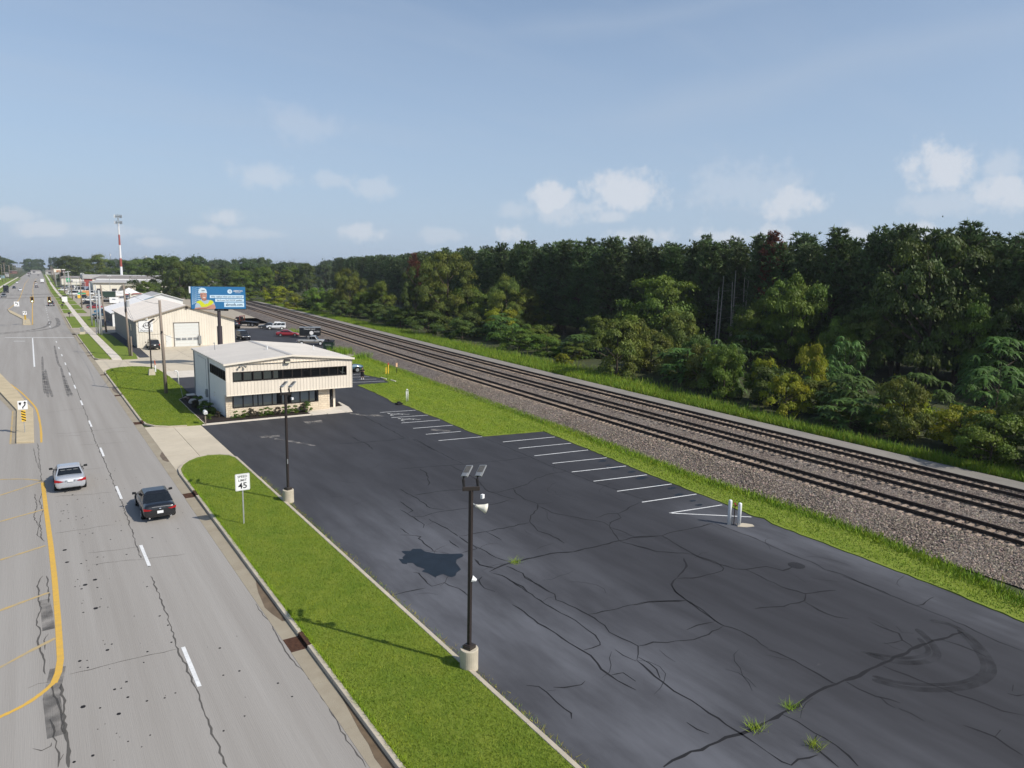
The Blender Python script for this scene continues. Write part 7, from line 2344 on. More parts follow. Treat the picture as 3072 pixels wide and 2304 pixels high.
def cabin(t, yb0, yb1, yr0, yr1, wb, wr, zb, zr, m, pillars=(), rear_glass=True, lift=0.0):
    """glasshouse: painted roof and pillars with dark panes let into the four sides"""
    q = MB()
    my = (yr0 + yr1) / 2
    rows = [(zb, yb0, yb1, wb), (zr - 0.06, yr0 - 0.05, yr1 + 0.06, wr + 0.05), (zr, yr0 + 0.12, yr1 - 0.12, wr - 0.1)]
    for z, a, c, w_ in rows:
        q.v += [(-w_, a, z), (w_, a, z), (w_, c, z), (-w_, c, z)]
    for i in range(2):
        for k in range(4):
            q.f.append((i * 4 + k, i * 4 + (k + 1) % 4, (i + 1) * 4 + (k + 1) % 4, (i + 1) * 4 + k))
            q.m.append(0)
    q.f.append((8, 9, 10, 11))
    q.m.append(0)
    o = q.build('cab', m, t)
    bevel(o, 0.05, 3)
    z1 = zr - 0.10
    fz = lambda z: (z - zb) / (zr - 0.06 - zb)
    A = lambda z: (yb0 + (yr0 - 0.05 - yb0) * fz(z), yb1 + (yr1 + 0.06 - yb1) * fz(z), wb + (wr + 0.05 - wb) * fz(z))
    z0 = zb + 0.05
    a0, c0, w0 = A(z0)
    a1, c1_, w1 = A(z1)
    e = 0.012
    if rear_glass:
        MB().add([(-w0 * .9, a0 - e, z0), (w0 * .9, a0 - e, z0), (w1 * .88, a1 - e, z1), (-w1 * .88, a1 - e, z1)], [(0, 1, 2, 3)]).build('rear_window', M_VGLASS, t)
    MB().add([(w0 * .9, c0 + e, z0), (-w0 * .9, c0 + e, z0), (-w1 * .88, c1_ + e, z1), (w1 * .88, c1_ + e, z1)], [(0, 1, 2, 3)]).build('windscreen', M_VGLASS, t)
    cuts = [0.05] + list(pillars) + [0.94]
    for s in (-1, 1):
        for i in range(len(cuts) - 1):
            f0, f1 = cuts[i] + (0.012 if i else 0), cuts[i + 1] - 0.012
            g = lambda f, a, c: a + (c - a) * f
            pts = [(s * (w0 + e), g(f0, a0, c0), z0), (s * (w0 + e), g(f1, a0, c0), z0), (s * (w1 + e), g(min(f1, .97), a1, c1_), z1), (s * (w1 + e), g(max(f0, .04), a1, c1_), z1)]
            MB().add(pts, [(0, 1, 2, 3) if s > 0 else (3, 2, 1, 0)]).build('side_window', M_VGLASS, t)


_wheel = {}


def wheels(t, ys_, x, r, w_=0.21, rim=None):
    rim = rim or M_RIM
    key = (round(r, 2), rim.name)
    if key not in _wheel:
        q = MB()
        pr = [(-w_ / 2, r * .66), (-w_ / 2, r * .95), (-w_ / 2 + .03, r), (w_ / 2 - .03, r), (w_ / 2, r * .95), (w_ / 2, r * .66)]
        q.tube([(a, 0, 0) for a, _ in pr], [b_ for _, b_ in pr], 20, True)
        me = q.mesh('wheel', M_TIRE)
        q = MB()
        q.tube([(w_ / 2 - .02, 0, 0), (w_ / 2 + .004, 0, 0)], [r * .64, r * .60], 18)
        for k in range(5):
            a = 2 * PI * k / 5
            q.obox((w_ / 2 + .006, math.cos(a) * r * .34, math.sin(a) * r * .34), (.02, r * .16, r * .5), 0, rx=a + PI / 2)
        _wheel[key] = (me, q.mesh('rim', rim))
    me, mr_ = _wheel[key]
    for y in ys_:
        for s in (-1, 1):
            o = link('wheel', me, t, (s * x, y, r))
            if s < 0:
                o.rotation_euler = (0, 0, PI)
            link('rim', mr_, o)
    q = MB()
    for y in ys_:                                    # dark wells behind the wheels
        for s in (-1, 1):
            q.tube([(s * (x - .12), y, r + .04), (s * (x + w_ / 2 - .035), y, r + .04)], r * 1.14, 18)
    q.build('wheel_well', M_PLAST, t)


def quad_part(t, name, m, pts):
    q = MB()
    q.add(pts, [tuple(range(len(pts)))])
    return q.build(name, m, t)


def sedan(t, paint, L=4.6, sport=False, rim=None):
    h = L / 2
    w_ = 0.91
    dz = 0.0
    secs = [(-h, H(.70, .76, .70, .34, .52, .74, .76)), (-h + .05, H(.78, .86, .80, .28, .58, .90, .95)), (-h + .30, H(.80, .89, .80, .22, .60, .96, 1.035)), (-h + .85, H(.80, .905, .80, .20, .62, .96, 1.03)),
            (-h + 1.5, H(.80, w_, .82, .18, .60, .93, .98)), (0, H(.80, w_, .82, .18, .60, .90, .95)), (h - 1.6, H(.80, w_, .82, .18, .60, .88, .95)), (h - .9, H(.80, .90, .78, .20, .58, .82, .90)),
            (h - .3, H(.76, .85, .70, .24, .52, .70, .76)), (h - .04, H(.66, .72, .60, .30, .46, .58, .62)), (h, H(.60, .64, .5, .34, .44, .52, .54))]
    loft(secs, 'body', paint, t)
    cabin(t, -h + .72, h - 1.42, -h + 1.42, h - 2.28, .80, .58, .95, 1.44, paint, (.34, .66))
    wheels(t, (-h + .98, h - .92), .80, .325, rim=rim)
    for s in (-1, 1):
        if sport:
            quad_part(t, 'tail_light', M_TAIL, [(s * .86, -h + .06, .86), (s * .60, -h - .035, .80), (s * .40, -h - .035, .76), (s * .58, -h - .03, .70), (s * .84, -h + .06, .70)][::s])
        else:
            quad_part(t, 'tail_light', M_TAIL, [(s * .87, -h + .08, .92), (s * .62, -h - .02, .86), (s * .34, -h - .035, .76), (s * .62, -h - .03, .72), (s * .87, -h + .08, .72)][::s])
        quad_part(t, 'head_light', M_HEAD, [(s * .74, h - .22, .66), (s * .46, h - .05, .60), (s * .48, h - .02, .53), (s * .72, h - .12, .56)][::-s])
        q = MB()
        q.obox((s * 1.0, h - 1.66, 1.00), (.20, .10, .13), s * 0.2)
        q.tube([(s * .82, h - 1.62, .94), (s * .95, h - 1.65, .97)], .025, 6)
        bevel(q.build('mirror', M_PLAST, t), .03)
    pz = .52 if sport else .72
    MB().box(-.16, -h - .052, pz, .16, -h - .04, pz + .155).build('number_plate', M_PLATE, t)
    if sport:
        MB().obox((0, -h - .012, .90), (.86, .03, .03)).build('trim_bar', M_CHROME, t)
        q = MB()
        q.tube([(-.05, -h - .045, .80), (.05, -h - .045, .80)], .035, 8)
        q.build('badge', M_CHROME, t)
        for s in (-1, 1):
            MB().tube([(s * .56, -h - .02, .27), (s * .56, -h + .2, .27)], .05, 10).build('exhaust', M_CHROME, t)
    else:
        q = MB()
        q.add([(-.5, -h - .03, .36), (.5, -h - .03, .36), (.62, -h - .0, .30), (-.62, -h - .0, .30)], [(3, 2, 1, 0)])
        q.build('diffuser', M_PLAST, t)
        q = MB()
        for s in (-1, 1):
            q.tube([(s * .25, -h - .05, .80), (s * .25, -h - .03, .80)], .045, 8)
        q.build('badge', M_ALU, t)
        q = MB()
        for x in (-.36, 0, .36):
            q.obox((x, -h + 1.18, 1.18), (.26, .08, .13))
        q.build('head_rest', M_BLINDG, t)


def suv(t, paint, L=4.6, H_=1.72, boxy=False, rack=False, rim=None):
    h = L / 2
    secs = [(-h, H(.74, .82, .78, .42, .65, .98, 1.0)), (-h + .06, H(.80, .88, .84, .34, .68, 1.05, 1.07)), (-h + .6, H(.82, .93, .85, .28, .70, 1.05, 1.07)), (0, H(.82, .93, .85, .26, .70, 1.03, 1.05)),
            (h - 1.5, H(.82, .93, .84, .26, .70, 1.02, 1.06)), (h - .6, H(.80, .91, .80, .30, .66, .97, 1.02)), (h - .1, H(.74, .82, .70, .36, .60, .86, .90)), (h, H(.66, .74, .62, .40, .56, .78, .80))]
    loft(secs, 'body', paint, t)
    s_ = .12 if boxy else .38
    cabin(t, -h + .05, h - 1.35, -h + s_, h - 1.95, .84, .70 if boxy else .64, 1.04, H_, paint, (.36, .68))
    wheels(t, (-h + .92, h - .86), .80, .36, .24, rim)
    for s in (-1, 1):
        quad_part(t, 'tail_light', M_TAIL, [(s * .86, -h - .0, 1.05), (s * .66, -h - .03, 1.05), (s * .66, -h - .03, .82), (s * .86, -h - .0, .82)][::s])
        quad_part(t, 'head_light', M_HEAD, [(s * .78, h - .06, .86), (s * .48, h + .02, .86), (s * .48, h + .02, .72), (s * .76, h - .04, .72)][::-s])
        q = MB()
        q.obox((s * 1.04, h - 1.5, 1.14), (.2, .1, .17))
        bevel(q.build('mirror', M_PLAST, t), .03)
    MB().box(-.16, -h - .05, .80, .16, -h - .035, .95).build('number_plate', M_PLATE, t)
    MB().obox((0, -h - .01, .48), (1.6, .1, .16)).build('bumper', M_PLAST, t)
    if rack:
        q = MB()
        q.obox((0, -.3, H_ + .12), (1.1, 1.2, .1))
        for x in (-.55, .55):
            q.obox((x, -.35, H_ + .04), (.04, 1.6, .06))
        q.build('roof_rack', M_WHITEP if boxy else M_PLAST, t)


def pickup(t, paint, L=5.6, H_=1.82, rim=None, two=None):
    h = L / 2
    secs = [(-h, H(.78, .86, .86, .52, .75, 1.05, 1.05)), (-h + .05, H(.84, .93, .92, .44, .75, 1.12, 1.12)), (-.2, H(.86, .96, .92, .38, .75, 1.10, 1.10)), (h - 1.6, H(.86, .96, .90, .38, .75, 1.10, 1.13)),
            (h - .7, H(.84, .95, .88, .40, .74, 1.05, 1.12)), (h - .1, H(.80, .88, .78, .46, .68, .95, 1.0)), (h, H(.74, .80, .7, .5, .62, .88, .92))]
    loft(secs, 'body', paint, t)
    MB().box(-.76, -h + .12, 1.02, .76, -.5, 1.165).build('bed', M_PLAST, t)
    cabin(t, -.45, h - 1.5, -.25, h - 2.1, .86, .70, 1.08, H_, paint, (.38,))
    wheels(t, (-h + 1.05, h - .98), .84, .40, .26, rim)
    for s in (-1, 1):
        quad_part(t, 'tail_light', M_TAIL, [(s * .92, -h - .0, 1.06), (s * .76, -h - .025, 1.06), (s * .76, -h - .025, .76), (s * .92, -h - .0, .76)][::s])
        quad_part(t, 'head_light', M_HEAD, [(s * .80, h - .06, .94), (s * .50, h + .02, .94), (s * .50, h + .02, .78), (s * .80, h - .04, .78)][::-s])
        q = MB()
        q.obox((s * 1.1, h - 1.75, 1.22), (.22, .1, .22))
        bevel(q.build('mirror', M_PLAST, t), .03)
        if two:
            q = MB()
            q.obox((s * .955, -.1, .62), (.03, L * .86, .22))
            q.build('lower_stripe', two, t)
    MB().obox((0, -h - .06, .58), (1.7, .16, .18)).build('bumper', M_CHROME, t)
    MB().box(-.16, -h - .16, .54, .16, -h - .142, .68).build('number_plate', M_PLATE, t)


def van(t, paint, L=5.6, H_=2.5):
    h = L / 2
    secs = [(-h, H(.86, .94, .92, .42, .8, 1.2, 1.25)), (-h + .05, H(.9, .98, .95, .36, .8, 1.3, 1.32)), (h - 1.2, H(.9, .98, .94, .34, .8, 1.26, 1.3)), (h - .3, H(.86, .93, .84, .36, .7, 1.02, 1.1)), (h, H(.74, .8, .7, .42, .6, .85, .88))]
    loft(secs, 'body', paint, t)
    cabin(t, -h + .03, h - .7, -h + .1, h - 1.5, .94, .82, 1.28, H_, paint, (.74,))
    wheels(t, (-h + 1.1, h - .95), .84, .36, .24)
    for s in (-1, 1):
        quad_part(t, 'tail_light', M_TAIL, [(s * .93, -h - .0, 1.4), (s * .80, -h - .02, 1.4), (s * .80, -h - .02, .9), (s * .93, -h - .0, .9)][::s])


def box_truck(t, paint, L=7.0, H_=3.4, box=None):
    h = L / 2
    bevel(MB().box(-1.15, -h, .95, 1.15, h - 1.9, H_).build('cargo_box', box or paint, t), .04)
    MB().box(-1.0, -h, .55, 1.0, h - .4, .94).build('chassis', M_PLAST, t)
    secs = [(h - 1.85, H(.9, 1.0, .96, .5, .9, 1.4, 1.45)), (h - .9, H(.9, 1.0, .96, .5, .9, 1.4, 1.45)), (h - .2, H(.86, .94, .86, .5, .8, 1.2, 1.28)), (h, H(.8, .86, .76, .55, .75, 1.05, 1.1))]
    loft(secs, 'hood', paint, t)
    cabin(t, h - 1.85, h - .6, h - 1.85, h - 1.1, .96, .86, 1.4, 2.3, paint, (.5,), rear_glass=False)
    wheels(t, (-h + 1.3, h - .9), .9, .45, .3)
    for s in (-1, 1):
        MB().box(s * .9 - .12, -h - .02, .7, s * .9 + .12, -h - .002, .88).build('tail_light', M_TAIL, t)
    MB().box(-1.0, -h - .05, 1.05, 1.0, -h - .003, H_ - .2).build('rear_door', box or paint, t)


def flatbed(t, paint, L=7.4):
    h = L / 2
    MB().box(-.5, -h + .4, .62, .5, h - .3, .9).build('chassis', M_PLAST, t)
    MB().obox((0, -.9, 1.12), (2.3, L - 2.6, .14), rx=rad(3.0)).build('deck', M_BLACKM, t)
    secs = [(h - 2.2, H(.95, 1.04, 1.0, .55, .9, 1.4, 1.45)), (h - 1.1, H(.95, 1.04, 1.0, .55, .9, 1.38, 1.45)), (h - .2, H(.86, .94, .84, .55, .8, 1.2, 1.3)), (h, H(.8, .86, .76, .6, .75, 1.1, 1.15))]
    loft(secs, 'hood', paint, t)
    cabin(t, h - 2.2, h - .9, h - 2.15, h - 1.35, 1.0, .88, 1.4, 2.35, paint, (.5,))
    q = MB()
    for s in (-1, 1):
        q.tube([(s * 1.0, h - 2.5, .95), (s * 1.0, h - 2.5, 2.55)], .08, 8)
    q.box(-1.08, h - 2.58, 2.45, 1.08, h - 2.42, 2.62)
    q.build('headache_rack', paint, t)
    wheels(t, (-h + 1.3, -h + 2.3, h - 1.0), .9, .45, .3)


def trailer(t, paint, L=4.4, W_=2.1, H_=2.3, mark=None):
    bevel(MB().box(-W_ / 2, -L / 2, .5, W_ / 2, L / 2, H_).build('box', paint, t), .05)
    MB().box(-W_ / 2 - .03, -L / 2 - .03, H_ - .06, W_ / 2 + .03, L / 2 + .03, H_ + .03).build('roof', M_ALU, t)
    wheels(t, (-.35, .4), W_ / 2 + .02, .34, .2)
    MB().tube([(0, L / 2, .5), (0, L / 2 + 1.2, .5)], .06, 6).build('tow_bar', M_BLACKM, t)
    if mark:
        mark(t, W_, L)


_built = {}
_count = [0]


def vehicle(kind, label, cat, x, y, head, paint, name=None, group=None, z=0.02, **kw):
    """head: clockwise from +Y in degrees"""
    key = (kind.__name__, paint, tuple(sorted((k, str(v)) for k, v in kw.items())))
    nm = name or {'sedan': 'sedan', 'suv': 'sport_utility', 'pickup': 'pickup_truck', 'van': 'van', 'box_truck': 'box_truck', 'flatbed': 'tow_truck', 'trailer': 'trailer'}[kind.__name__]
    if key in _built:
        t = copy_tree(_built[key])
        t.name = nm
        t.location, t.rotation_euler = (x, y, z), (0, 0, -rad(head))
        for k in ('group',):
            if k in t:
                del t[k]
        return tag(t, label, cat, group)
    t = thing(nm, label, cat, (x, y, z), -rad(head), group)
    kind(t, PA[paint], **kw)
    _built[key] = t
    return t


# on the near road
vehicle(sedan, 'silver sedan driving away beside the yellow line', 'car', 1.52, 54.75, 0.5, 'silver', z=0.005, L=4.55)
vehicle(sedan, 'black sedan with red tail lights driving away in the right lane', 'car', 5.52, 46.1, 0.5, 'black', z=0.005, L=4.75, sport=True)
# up the road
G1 = 'traffic on the far road'
vehicle(pickup, 'dark pickup truck under the right hand traffic light', 'pickup truck', 7.0, 305, 0, 'darkgrey', z=0.005, group=G1)
vehicle(sedan, 'grey car waiting at the tail of the far queue', 'car', 5.5, 545, 0, 'grey', z=0.005, group=G1, L=4.6)
vehicle(suv, 'white car just ahead of the grey one in the far queue', 'car', 6.05, 615, 1, 'white', z=0.005, group=G1)
vehicle(suv, 'tan car at the head of the far queue', 'car', 6.5, 674, 1, 'tan', z=0.005, group=G1, H_=1.9)
vehicle(box_truck, 'white box truck seen from behind in the far right lane', 'truck', 11.0, 684, 1, 'white', z=0.005, group=G1)
vehicle(sedan, 'white car coming towards the intersection in the middle of the road', 'car', -2.76, 482, 180, 'white', z=0.005, group=G1, L=4.6)
vehicle(suv, 'grey oncoming car closest to the left edge of the photo', 'car', -8.4, 386, 180, 'grey', z=0.005, group=G1)
vehicle(box_truck, 'black oncoming truck behind the grey car at the left edge', 'truck', -8.6, 448, 180, 'black', z=0.005, group=G1, L=8.0, H_=3.7)
vehicle(sedan, 'black oncoming car right of the black truck', 'car', -6.0, 526, 180, 'black', z=0.005, group=G1, L=4.6)
vehicle(sedan, 'white oncoming car farther back on the left', 'car', -5.5, 672, 180, 'white', z=0.005, group=G1, L=4.6)
vehicle(sedan, 'dark car crossing beyond the shadow across the far road', 'car', 3.8, 1060, 180, 'darkgrey', z=0.005, group=G1, L=4.6)
vehicle(sedan, 'white car in the far oncoming line', 'car', 2.2, 1215, 180, 'white', z=0.005, group=G1, L=4.6)
vehicle(suv, 'dark car in the far oncoming line', 'car', 6.8, 1280, 180, 'darkgrey', z=0.005, group=G1)
vehicle(suv, 'maroon car at the far end of the oncoming line', 'car', 4.5, 1340, 180, 'maroon', z=0.005, group=G1)
vehicle(sedan, 'small dark car alone in the far right lanes', 'car', 15.0, 1180, 2, 'darkgrey', z=0.005, group=G1, L=4.6)
# warehouse and back lot
vehicle(suv, 'black sport utility vehicle parked nose in at the warehouse gable', 'car', 18.1, 140.9, 0, 'black', L=4.75, H_=1.78)
vehicle(sedan, 'dark car mostly hidden behind the office roof and billboard post', 'car', 25.2, 113.6, 84, 'darkgrey', L=4.9)
vehicle(sedan, 'dark red sedan parked in the open back lot', 'car', 47.0, 156.9, 111, 'red', L=4.9)
vehicle(suv, 'white boxy off roader parked at the back lot by the tracks', 'car', 50.0, 176.2, -70, 'white', boxy=True, rack=True, rim=M_RIMW)
vehicle(sedan, 'dark car parked behind the white off roader', 'car', 48.9, 179.6, -70, 'darkgrey', L=4.6)
vehicle(pickup, 'silver pickup with brown lower stripe beyond the office roof', 'pickup truck', 45.7, 137.0, 120, 'pewter', rim=M_RIMW, two=mat('pewter_stripe', (0.20, 0.18, 0.15), 0.5))


def tmark(t, W_, L):
    q = MB()
    x = -W_ / 2 - .012
    q.tube([(x - .002, -.25, 1.15), (x + .005, -.25, 1.15)], .42, 16)
    b_ = q.build('emblem', M_PSIGN, t)
    tx = text('TRAILER SALES', .34, M_PSIGN, t, (x, .2, 1.95), rot=(PI / 2, 0, -PI / 2), xs=1.0)
    tx = text('AUTO', .4, M_PSIGN, t, (x, -1.3, 1.4), rot=(PI / 2, 0, -PI / 2))


vehicle(trailer, 'black enclosed trailer with white lettering behind the silver pickup', 'trailer', 50.3, 151.7, 111 - 180, 'black', mark=None)
_tr = [o for o in C.objects if o.name.startswith('trailer') and o.get('category') == 'trailer'][0]
q = MB()
q.tube([(-1.065, -.3, 1.15), (-1.06, -.3, 1.15)], .42, 16)
q.build('emblem', M_PSIGN, _tr)
text('TRAILER SALES', .36, M_PSIGN, _tr, (-1.07, .1, 1.95), rot=(PI / 2, 0, -PI / 2))
text('AUTO', .4, M_PSIGN, _tr, (-1.07, -1.4, 1.4), rot=(PI / 2, 0, -PI / 2))
vehicle(flatbed, 'rust red tow truck with black flatbed behind the warehouse corner', 'tow truck', 46.2, 189.3, -42, 'rust')
vehicle(sedan, 'dark car parked nose to the tow truck by the warehouse roof edge', 'car', 42.6, 189.5, -20, 'darkgrey', L=4.6)
vehicle(flatbed, 'second tow truck half hidden behind the warehouse roof edge', 'tow truck', 40.4, 183.0, -30, 'rust')
vehicle(suv, 'black off roader with white wheels just beyond the office ridge', 'car', 36.6, 152.9, 178, 'black', boxy=True, H_=1.85, rim=M_RIMW)
vehicle(pickup, 'blue pickup truck peeking out behind the right end of the office', 'pickup truck', 37.0, 97.6, 95, 'blue', L=5.7)
t = thing('dumpster', 'dark green dumpster at the edge of the back lot beside the silver pickup', 'dumpster', (46.0, 128.2, 0.02), rad(-30))
q = MB()
q.add([(-.9, -.8, .12), (.9, -.8, .12), (.9, .7, .12), (-.9, .7, .12), (-.95, -.95, 1.35), (.95, -.95, 1.35), (.95, .8, 1.6), (-.95, .8, 1.6)], [(0, 3, 2, 1), (0, 1, 5, 4), (1, 2, 6, 5), (2, 3, 7, 6), (3, 0, 4, 7)])
q.build('bin', PA['green'], t)
for x in (-.48, .48):
    MB().obox((x, -.05, 1.53), (.9, 1.75, .06), rx=rad(8)).build('lid', M_PLAST, t)
q = MB()
for x in (-1.0, 1.0):
    q.obox((x, 0, .95), (.1, 1.4, .16))
q.build('lift_sleeve', PA['green'], t)
text('RECYCLE', .26, M_BLINDG, t, (0, -.90, .85))
t = thing('scrap_pile', 'small heap of dark scrap lying on the dumpster lids', 'scrap', (46.0, 128.3, 1.62))
for _ in range(6):
    MB().obox((rnd.uniform(-.6, .6), rnd.uniform(-.4, .4), rnd.uniform(.05, .2)), (rnd.uniform(.3, .8), .12, .1), rnd.uniform(0, 3), rnd.uniform(-.3, .3)).build('scrap', M_BRONZE, t)
# dealership stock
G2 = 'vehicles in the dealer lot'
for k, lb, x, y, hd, p, kw in [
        ('sedan', 'bright red car at the front of the dealer lot beside the poles', 18.9, 282.0, -88, 'red', dict(L=4.9)), ('sedan', 'dark sedan parked behind the bright red car', 19.2, 292, -80, 'darkgrey', dict(L=4.6)),
        ('sedan', 'black car in the second row above the red car', 18.6, 313, -75, 'black', dict(L=4.6)), ('pickup', 'dark blue pickup beside the white shop awning', 17.6, 234, -85, 'blue', dict(L=5.7)),
        ('pickup', 'white pickup in front of the orange banner', 21.4, 340, -80, 'white', {}), ('suv', 'white car right of the orange banner', 26.5, 372, -70, 'white', {}),
        ('van', 'white van nearest the far sidewalk, above the green street blade', 18.6, 410, -85, 'white', {}), ('van', 'white van behind the street blade, second in its row', 22.3, 398, -85, 'white', {}),
        ('van', 'white van third from the sidewalk in the front row', 25.2, 412, -85, 'white', {}), ('suv', 'white car at the left end of the van row', 17.2, 480, -80, 'white', {}),
        ('box_truck', 'blue grey box truck between the vans and the showroom', 27.2, 452, 180, 'bluegrey', {}), ('suv', 'dark car parked at the left corner of the showroom', 30.8, 436, 170, 'darkgrey', {}),
        ('suv', 'maroon car in the back row left of the showroom', 28.5, 505, 165, 'maroon', {}), ('pickup', 'maroon pickup behind the maroon car', 27.2, 528, 165, 'maroon', {}),
        ('sedan', 'dark sedan at the sidewalk end of the back row', 18.3, 552, -85, 'darkgrey', dict(L=4.6)), ('sedan', 'grey sedan second in the back row', 20.8, 545, -85, 'grey', dict(L=4.6)),
        ('suv', 'grey car third in the back row', 23.2, 535, -85, 'grey', {}), ('suv', 'white car fourth in the back row', 25.0, 560, -85, 'white', {}),
        ('pickup', 'tan pickup in front of the showroom porch', 35.5, 420, 180, 'tan', {}), ('sedan', 'white sedan below the showroom bay doors', 43.5, 412, 180, 'white', dict(L=4.6)),
        ('suv', 'dark car under the big maple beside the showroom', 49.5, 400, 175, 'darkgrey', {}), ('trailer', 'black flat trailer carrying crates behind the white dealer sign', 27.4, 322, 90, 'black', dict(L=6.0, H_=1.6)),
        ('trailer', 'dark green stake trailer above the white dealer sign', 30.0, 372, 95, 'green', dict(L=7.0, H_=3.2)), ('trailer', 'white enclosed trailer right of the white dealer sign', 29.6, 318, 95, 'white', dict(L=5.0, H_=2.2)),
        ('van', 'large white camper van behind the van row', 24.6, 462, -80, 'white', dict(L=7.2, H_=3.1)), ('pickup', 'silver pickup next to the white sales hut', 36.5, 362, 150, 'silver', {}),
        ('suv', 'black car between the vans and the orange banner', 20.0, 372, -80, 'black', {})]:
    vehicle({'sedan': sedan, 'suv': suv, 'pickup': pickup, 'van': van, 'box_truck': box_truck, 'trailer': trailer}[k], lb, {'sedan': 'car', 'suv': 'car', 'pickup': 'pickup truck', 'van': 'van', 'box_truck': 'truck', 'trailer': 'trailer'}[k],
            x, y, hd, p, group=G2, **kw)

# ---------------------------------------------------------------- the person in the lot
def skin_body(name, chains, m, parent, levels=1, root=0):
    vs_, es, rs = [], [], []
    idx = {}
    for ch in chains:
        prev = None
        for key, p, r_ in ch:
            if key not in idx:
                idx[key] = len(vs_)
                vs_.append(p)
                rs.append(r_)
            if prev is not None:
                es.append((prev, idx[key]))
            prev = idx[key]
    me = bpy.data.meshes.new(name)
    me.from_pydata(vs_, es, [])
    me.materials.append(m)
    o = link(name, me, parent)
    o.modifiers.new('skin', 'SKIN')
    me.skin_vertices or None
    for i, r_ in enumerate(rs):
        r_ = r_ if isinstance(r_, tuple) else (r_, r_)
        me.skin_vertices[0].data[i].radius = r_
    me.skin_vertices[0].data[root].use_root = True
    s = o.modifiers.new('sub', 'SUBSURF')
    s.levels = s.render_levels = levels
    return o


M_FLESH = mat('skin_tone', (0.42, 0.24, 0.17), 0.6)
M_BCLOTH = mat('black_cloth', (0.014, 0.014, 0.017), 0.9)
M_SOCK = mat('white_sock', (0.75, 0.75, 0.74), 0.8)
M_HAIR = mat('brown_hair', (0.05, 0.03, 0.02), 0.8)
pr_ = thing('person', 'person in black shirt and black shorts standing in the lot with raised forearms', 'person', (36.62, 89.4, 0.02), rad(-22))
ch = [[('pel', (0, 0, .95), .13), ('wai', (0, 0, 1.10), (.14, .10)), ('che', (0, -.01, 1.30), (.17, .11)), ('nk0', (0, 0, 1.46), .07), ('nk', (0, -.01, 1.54), .055), ('hd0', (0, .0, 1.62), .085), ('hd', (0, -.0, 1.70), .095), ('hd1', (0, .005, 1.77), .06)]]
for s, k in ((-1, 'l'), (1, 'r')):
    ch.append([('pel', (0, 0, .95), .13), ('hp' + k, (s * .10, 0, .88), .10), ('kn' + k, (s * .12, -.02, .48), .06), ('an' + k, (s * .13, .02, .09), .042), ('to' + k, (s * .14, -.15, .04), .04)])
    ch.append([('che', (0, -.01, 1.30), .13), ('sh' + k, (s * .20, 0, 1.40), .062), ('el' + k, (s * .27, -.06, 1.14), .045), ('wr' + k, (s * .10, -.27, 1.24), .032), ('ha' + k, (s * .05, -.33, 1.26), .036)])
    for i in range(4):
        ch.append([('ha' + k, (s * .05, -.33, 1.26), .036), ('f%d%s' % (i, k), (s * (.03 - .0 * i), -.37, 1.225 + .022 * i), .010), ('g%d%s' % (i, k), (s * -.01, -.375, 1.225 + .022 * i), .009)])
    ch.append([('ha' + k, (s * .05, -.33, 1.26), .036), ('th' + k, (s * .045, -.35, 1.31), .011)])
skin_body('body', ch, M_FLESH, pr_)
q = MB()
for z, rx, ry in ((.98, .20, .15),):
    pass


def shell(name, rows, m):
    q = MB()
    n = 14
    for z, cx, cy, rx, ry in rows:
        for k in range(n):
            a = 2 * PI * k / n
            q.v.append((cx + rx * math.cos(a), cy + ry * math.sin(a), z))
    for i in range(len(rows) - 1):
        for k in range(n):
            q.f.append((i * n + k, i * n + (k + 1) % n, (i + 1) * n + (k + 1) % n, (i + 1) * n + k))
            q.m.append(0)
    q.f.append(tuple((len(rows) - 1) * n + k for k in range(n)))
    q.m.append(0)
    return q.build(name, m, pr_, smooth=True)


shell('shirt', [(.92, 0, 0, .20, .15), (1.1, 0, 0, .19, .14), (1.3, 0, 0, .22, .15), (1.42, 0, 0, .21, .12), (1.48, 0, 0, .10, .08)], M_BCLOTH)
for s in (-1, 1):
    q = MB()
    q.tube([(s * .17, 0, 1.42), (s * .25, -.03, 1.24)], [.085, .09], 10)
    q.build('sleeve', M_BCLOTH, pr_)
    q = MB()
    q.tube([(s * .09, 0, .96), (s * .11, 0, .75), (s * .125, -.01, .50)], [.13, .125, .12], 12)
    q.build('shorts_leg', M_BCLOTH, pr_)
    q = MB()
    q.tube([(s * .13, .02, .08), (s * .125, .01, .30)], [.052, .062], 10)
    q.build('sock', M_SOCK, pr_)
    q = MB()
    q.obox((s * .14, -.06, .045), (.11, .29, .09))
    bevel(q.build('shoe', M_BCLOTH, pr_), .03)
q = MB()
q.lathe([(.01, 1.835), (.06, 1.825), (.098, 1.79), (.108, 1.74), (.104, 1.70)], 14, (0, .012, 0))
q.build('hair', M_HAIR, pr_, smooth=True)
q = MB()
q.obox((0, -.105, 1.68), (.022, .035, .045))
q.build('nose', M_FLESH, pr_)
t = thing('remote_controller', 'small dark remote controller held in front of the chest by the person', 'controller', (36.62 + .37 * math.sin(rad(-22)), 89.4 + .37 * math.cos(rad(-22)) * -1 * -1, 1.26))
t.location = Vector((36.62, 89.4, 0.02)) + Matrix.Rotation(rad(-22), 3, 'Z') @ Vector((0, -.37, 1.25))
t.rotation_euler = (rad(25), 0, rad(-22))
bevel(MB().box(-.09, -.04, -.015, .09, .05, .02).build('case', M_BLACKM, t), .01)
MB().box(-.06, .04, .02, .06, .055, .10).build('screen', M_VGLASS, t)

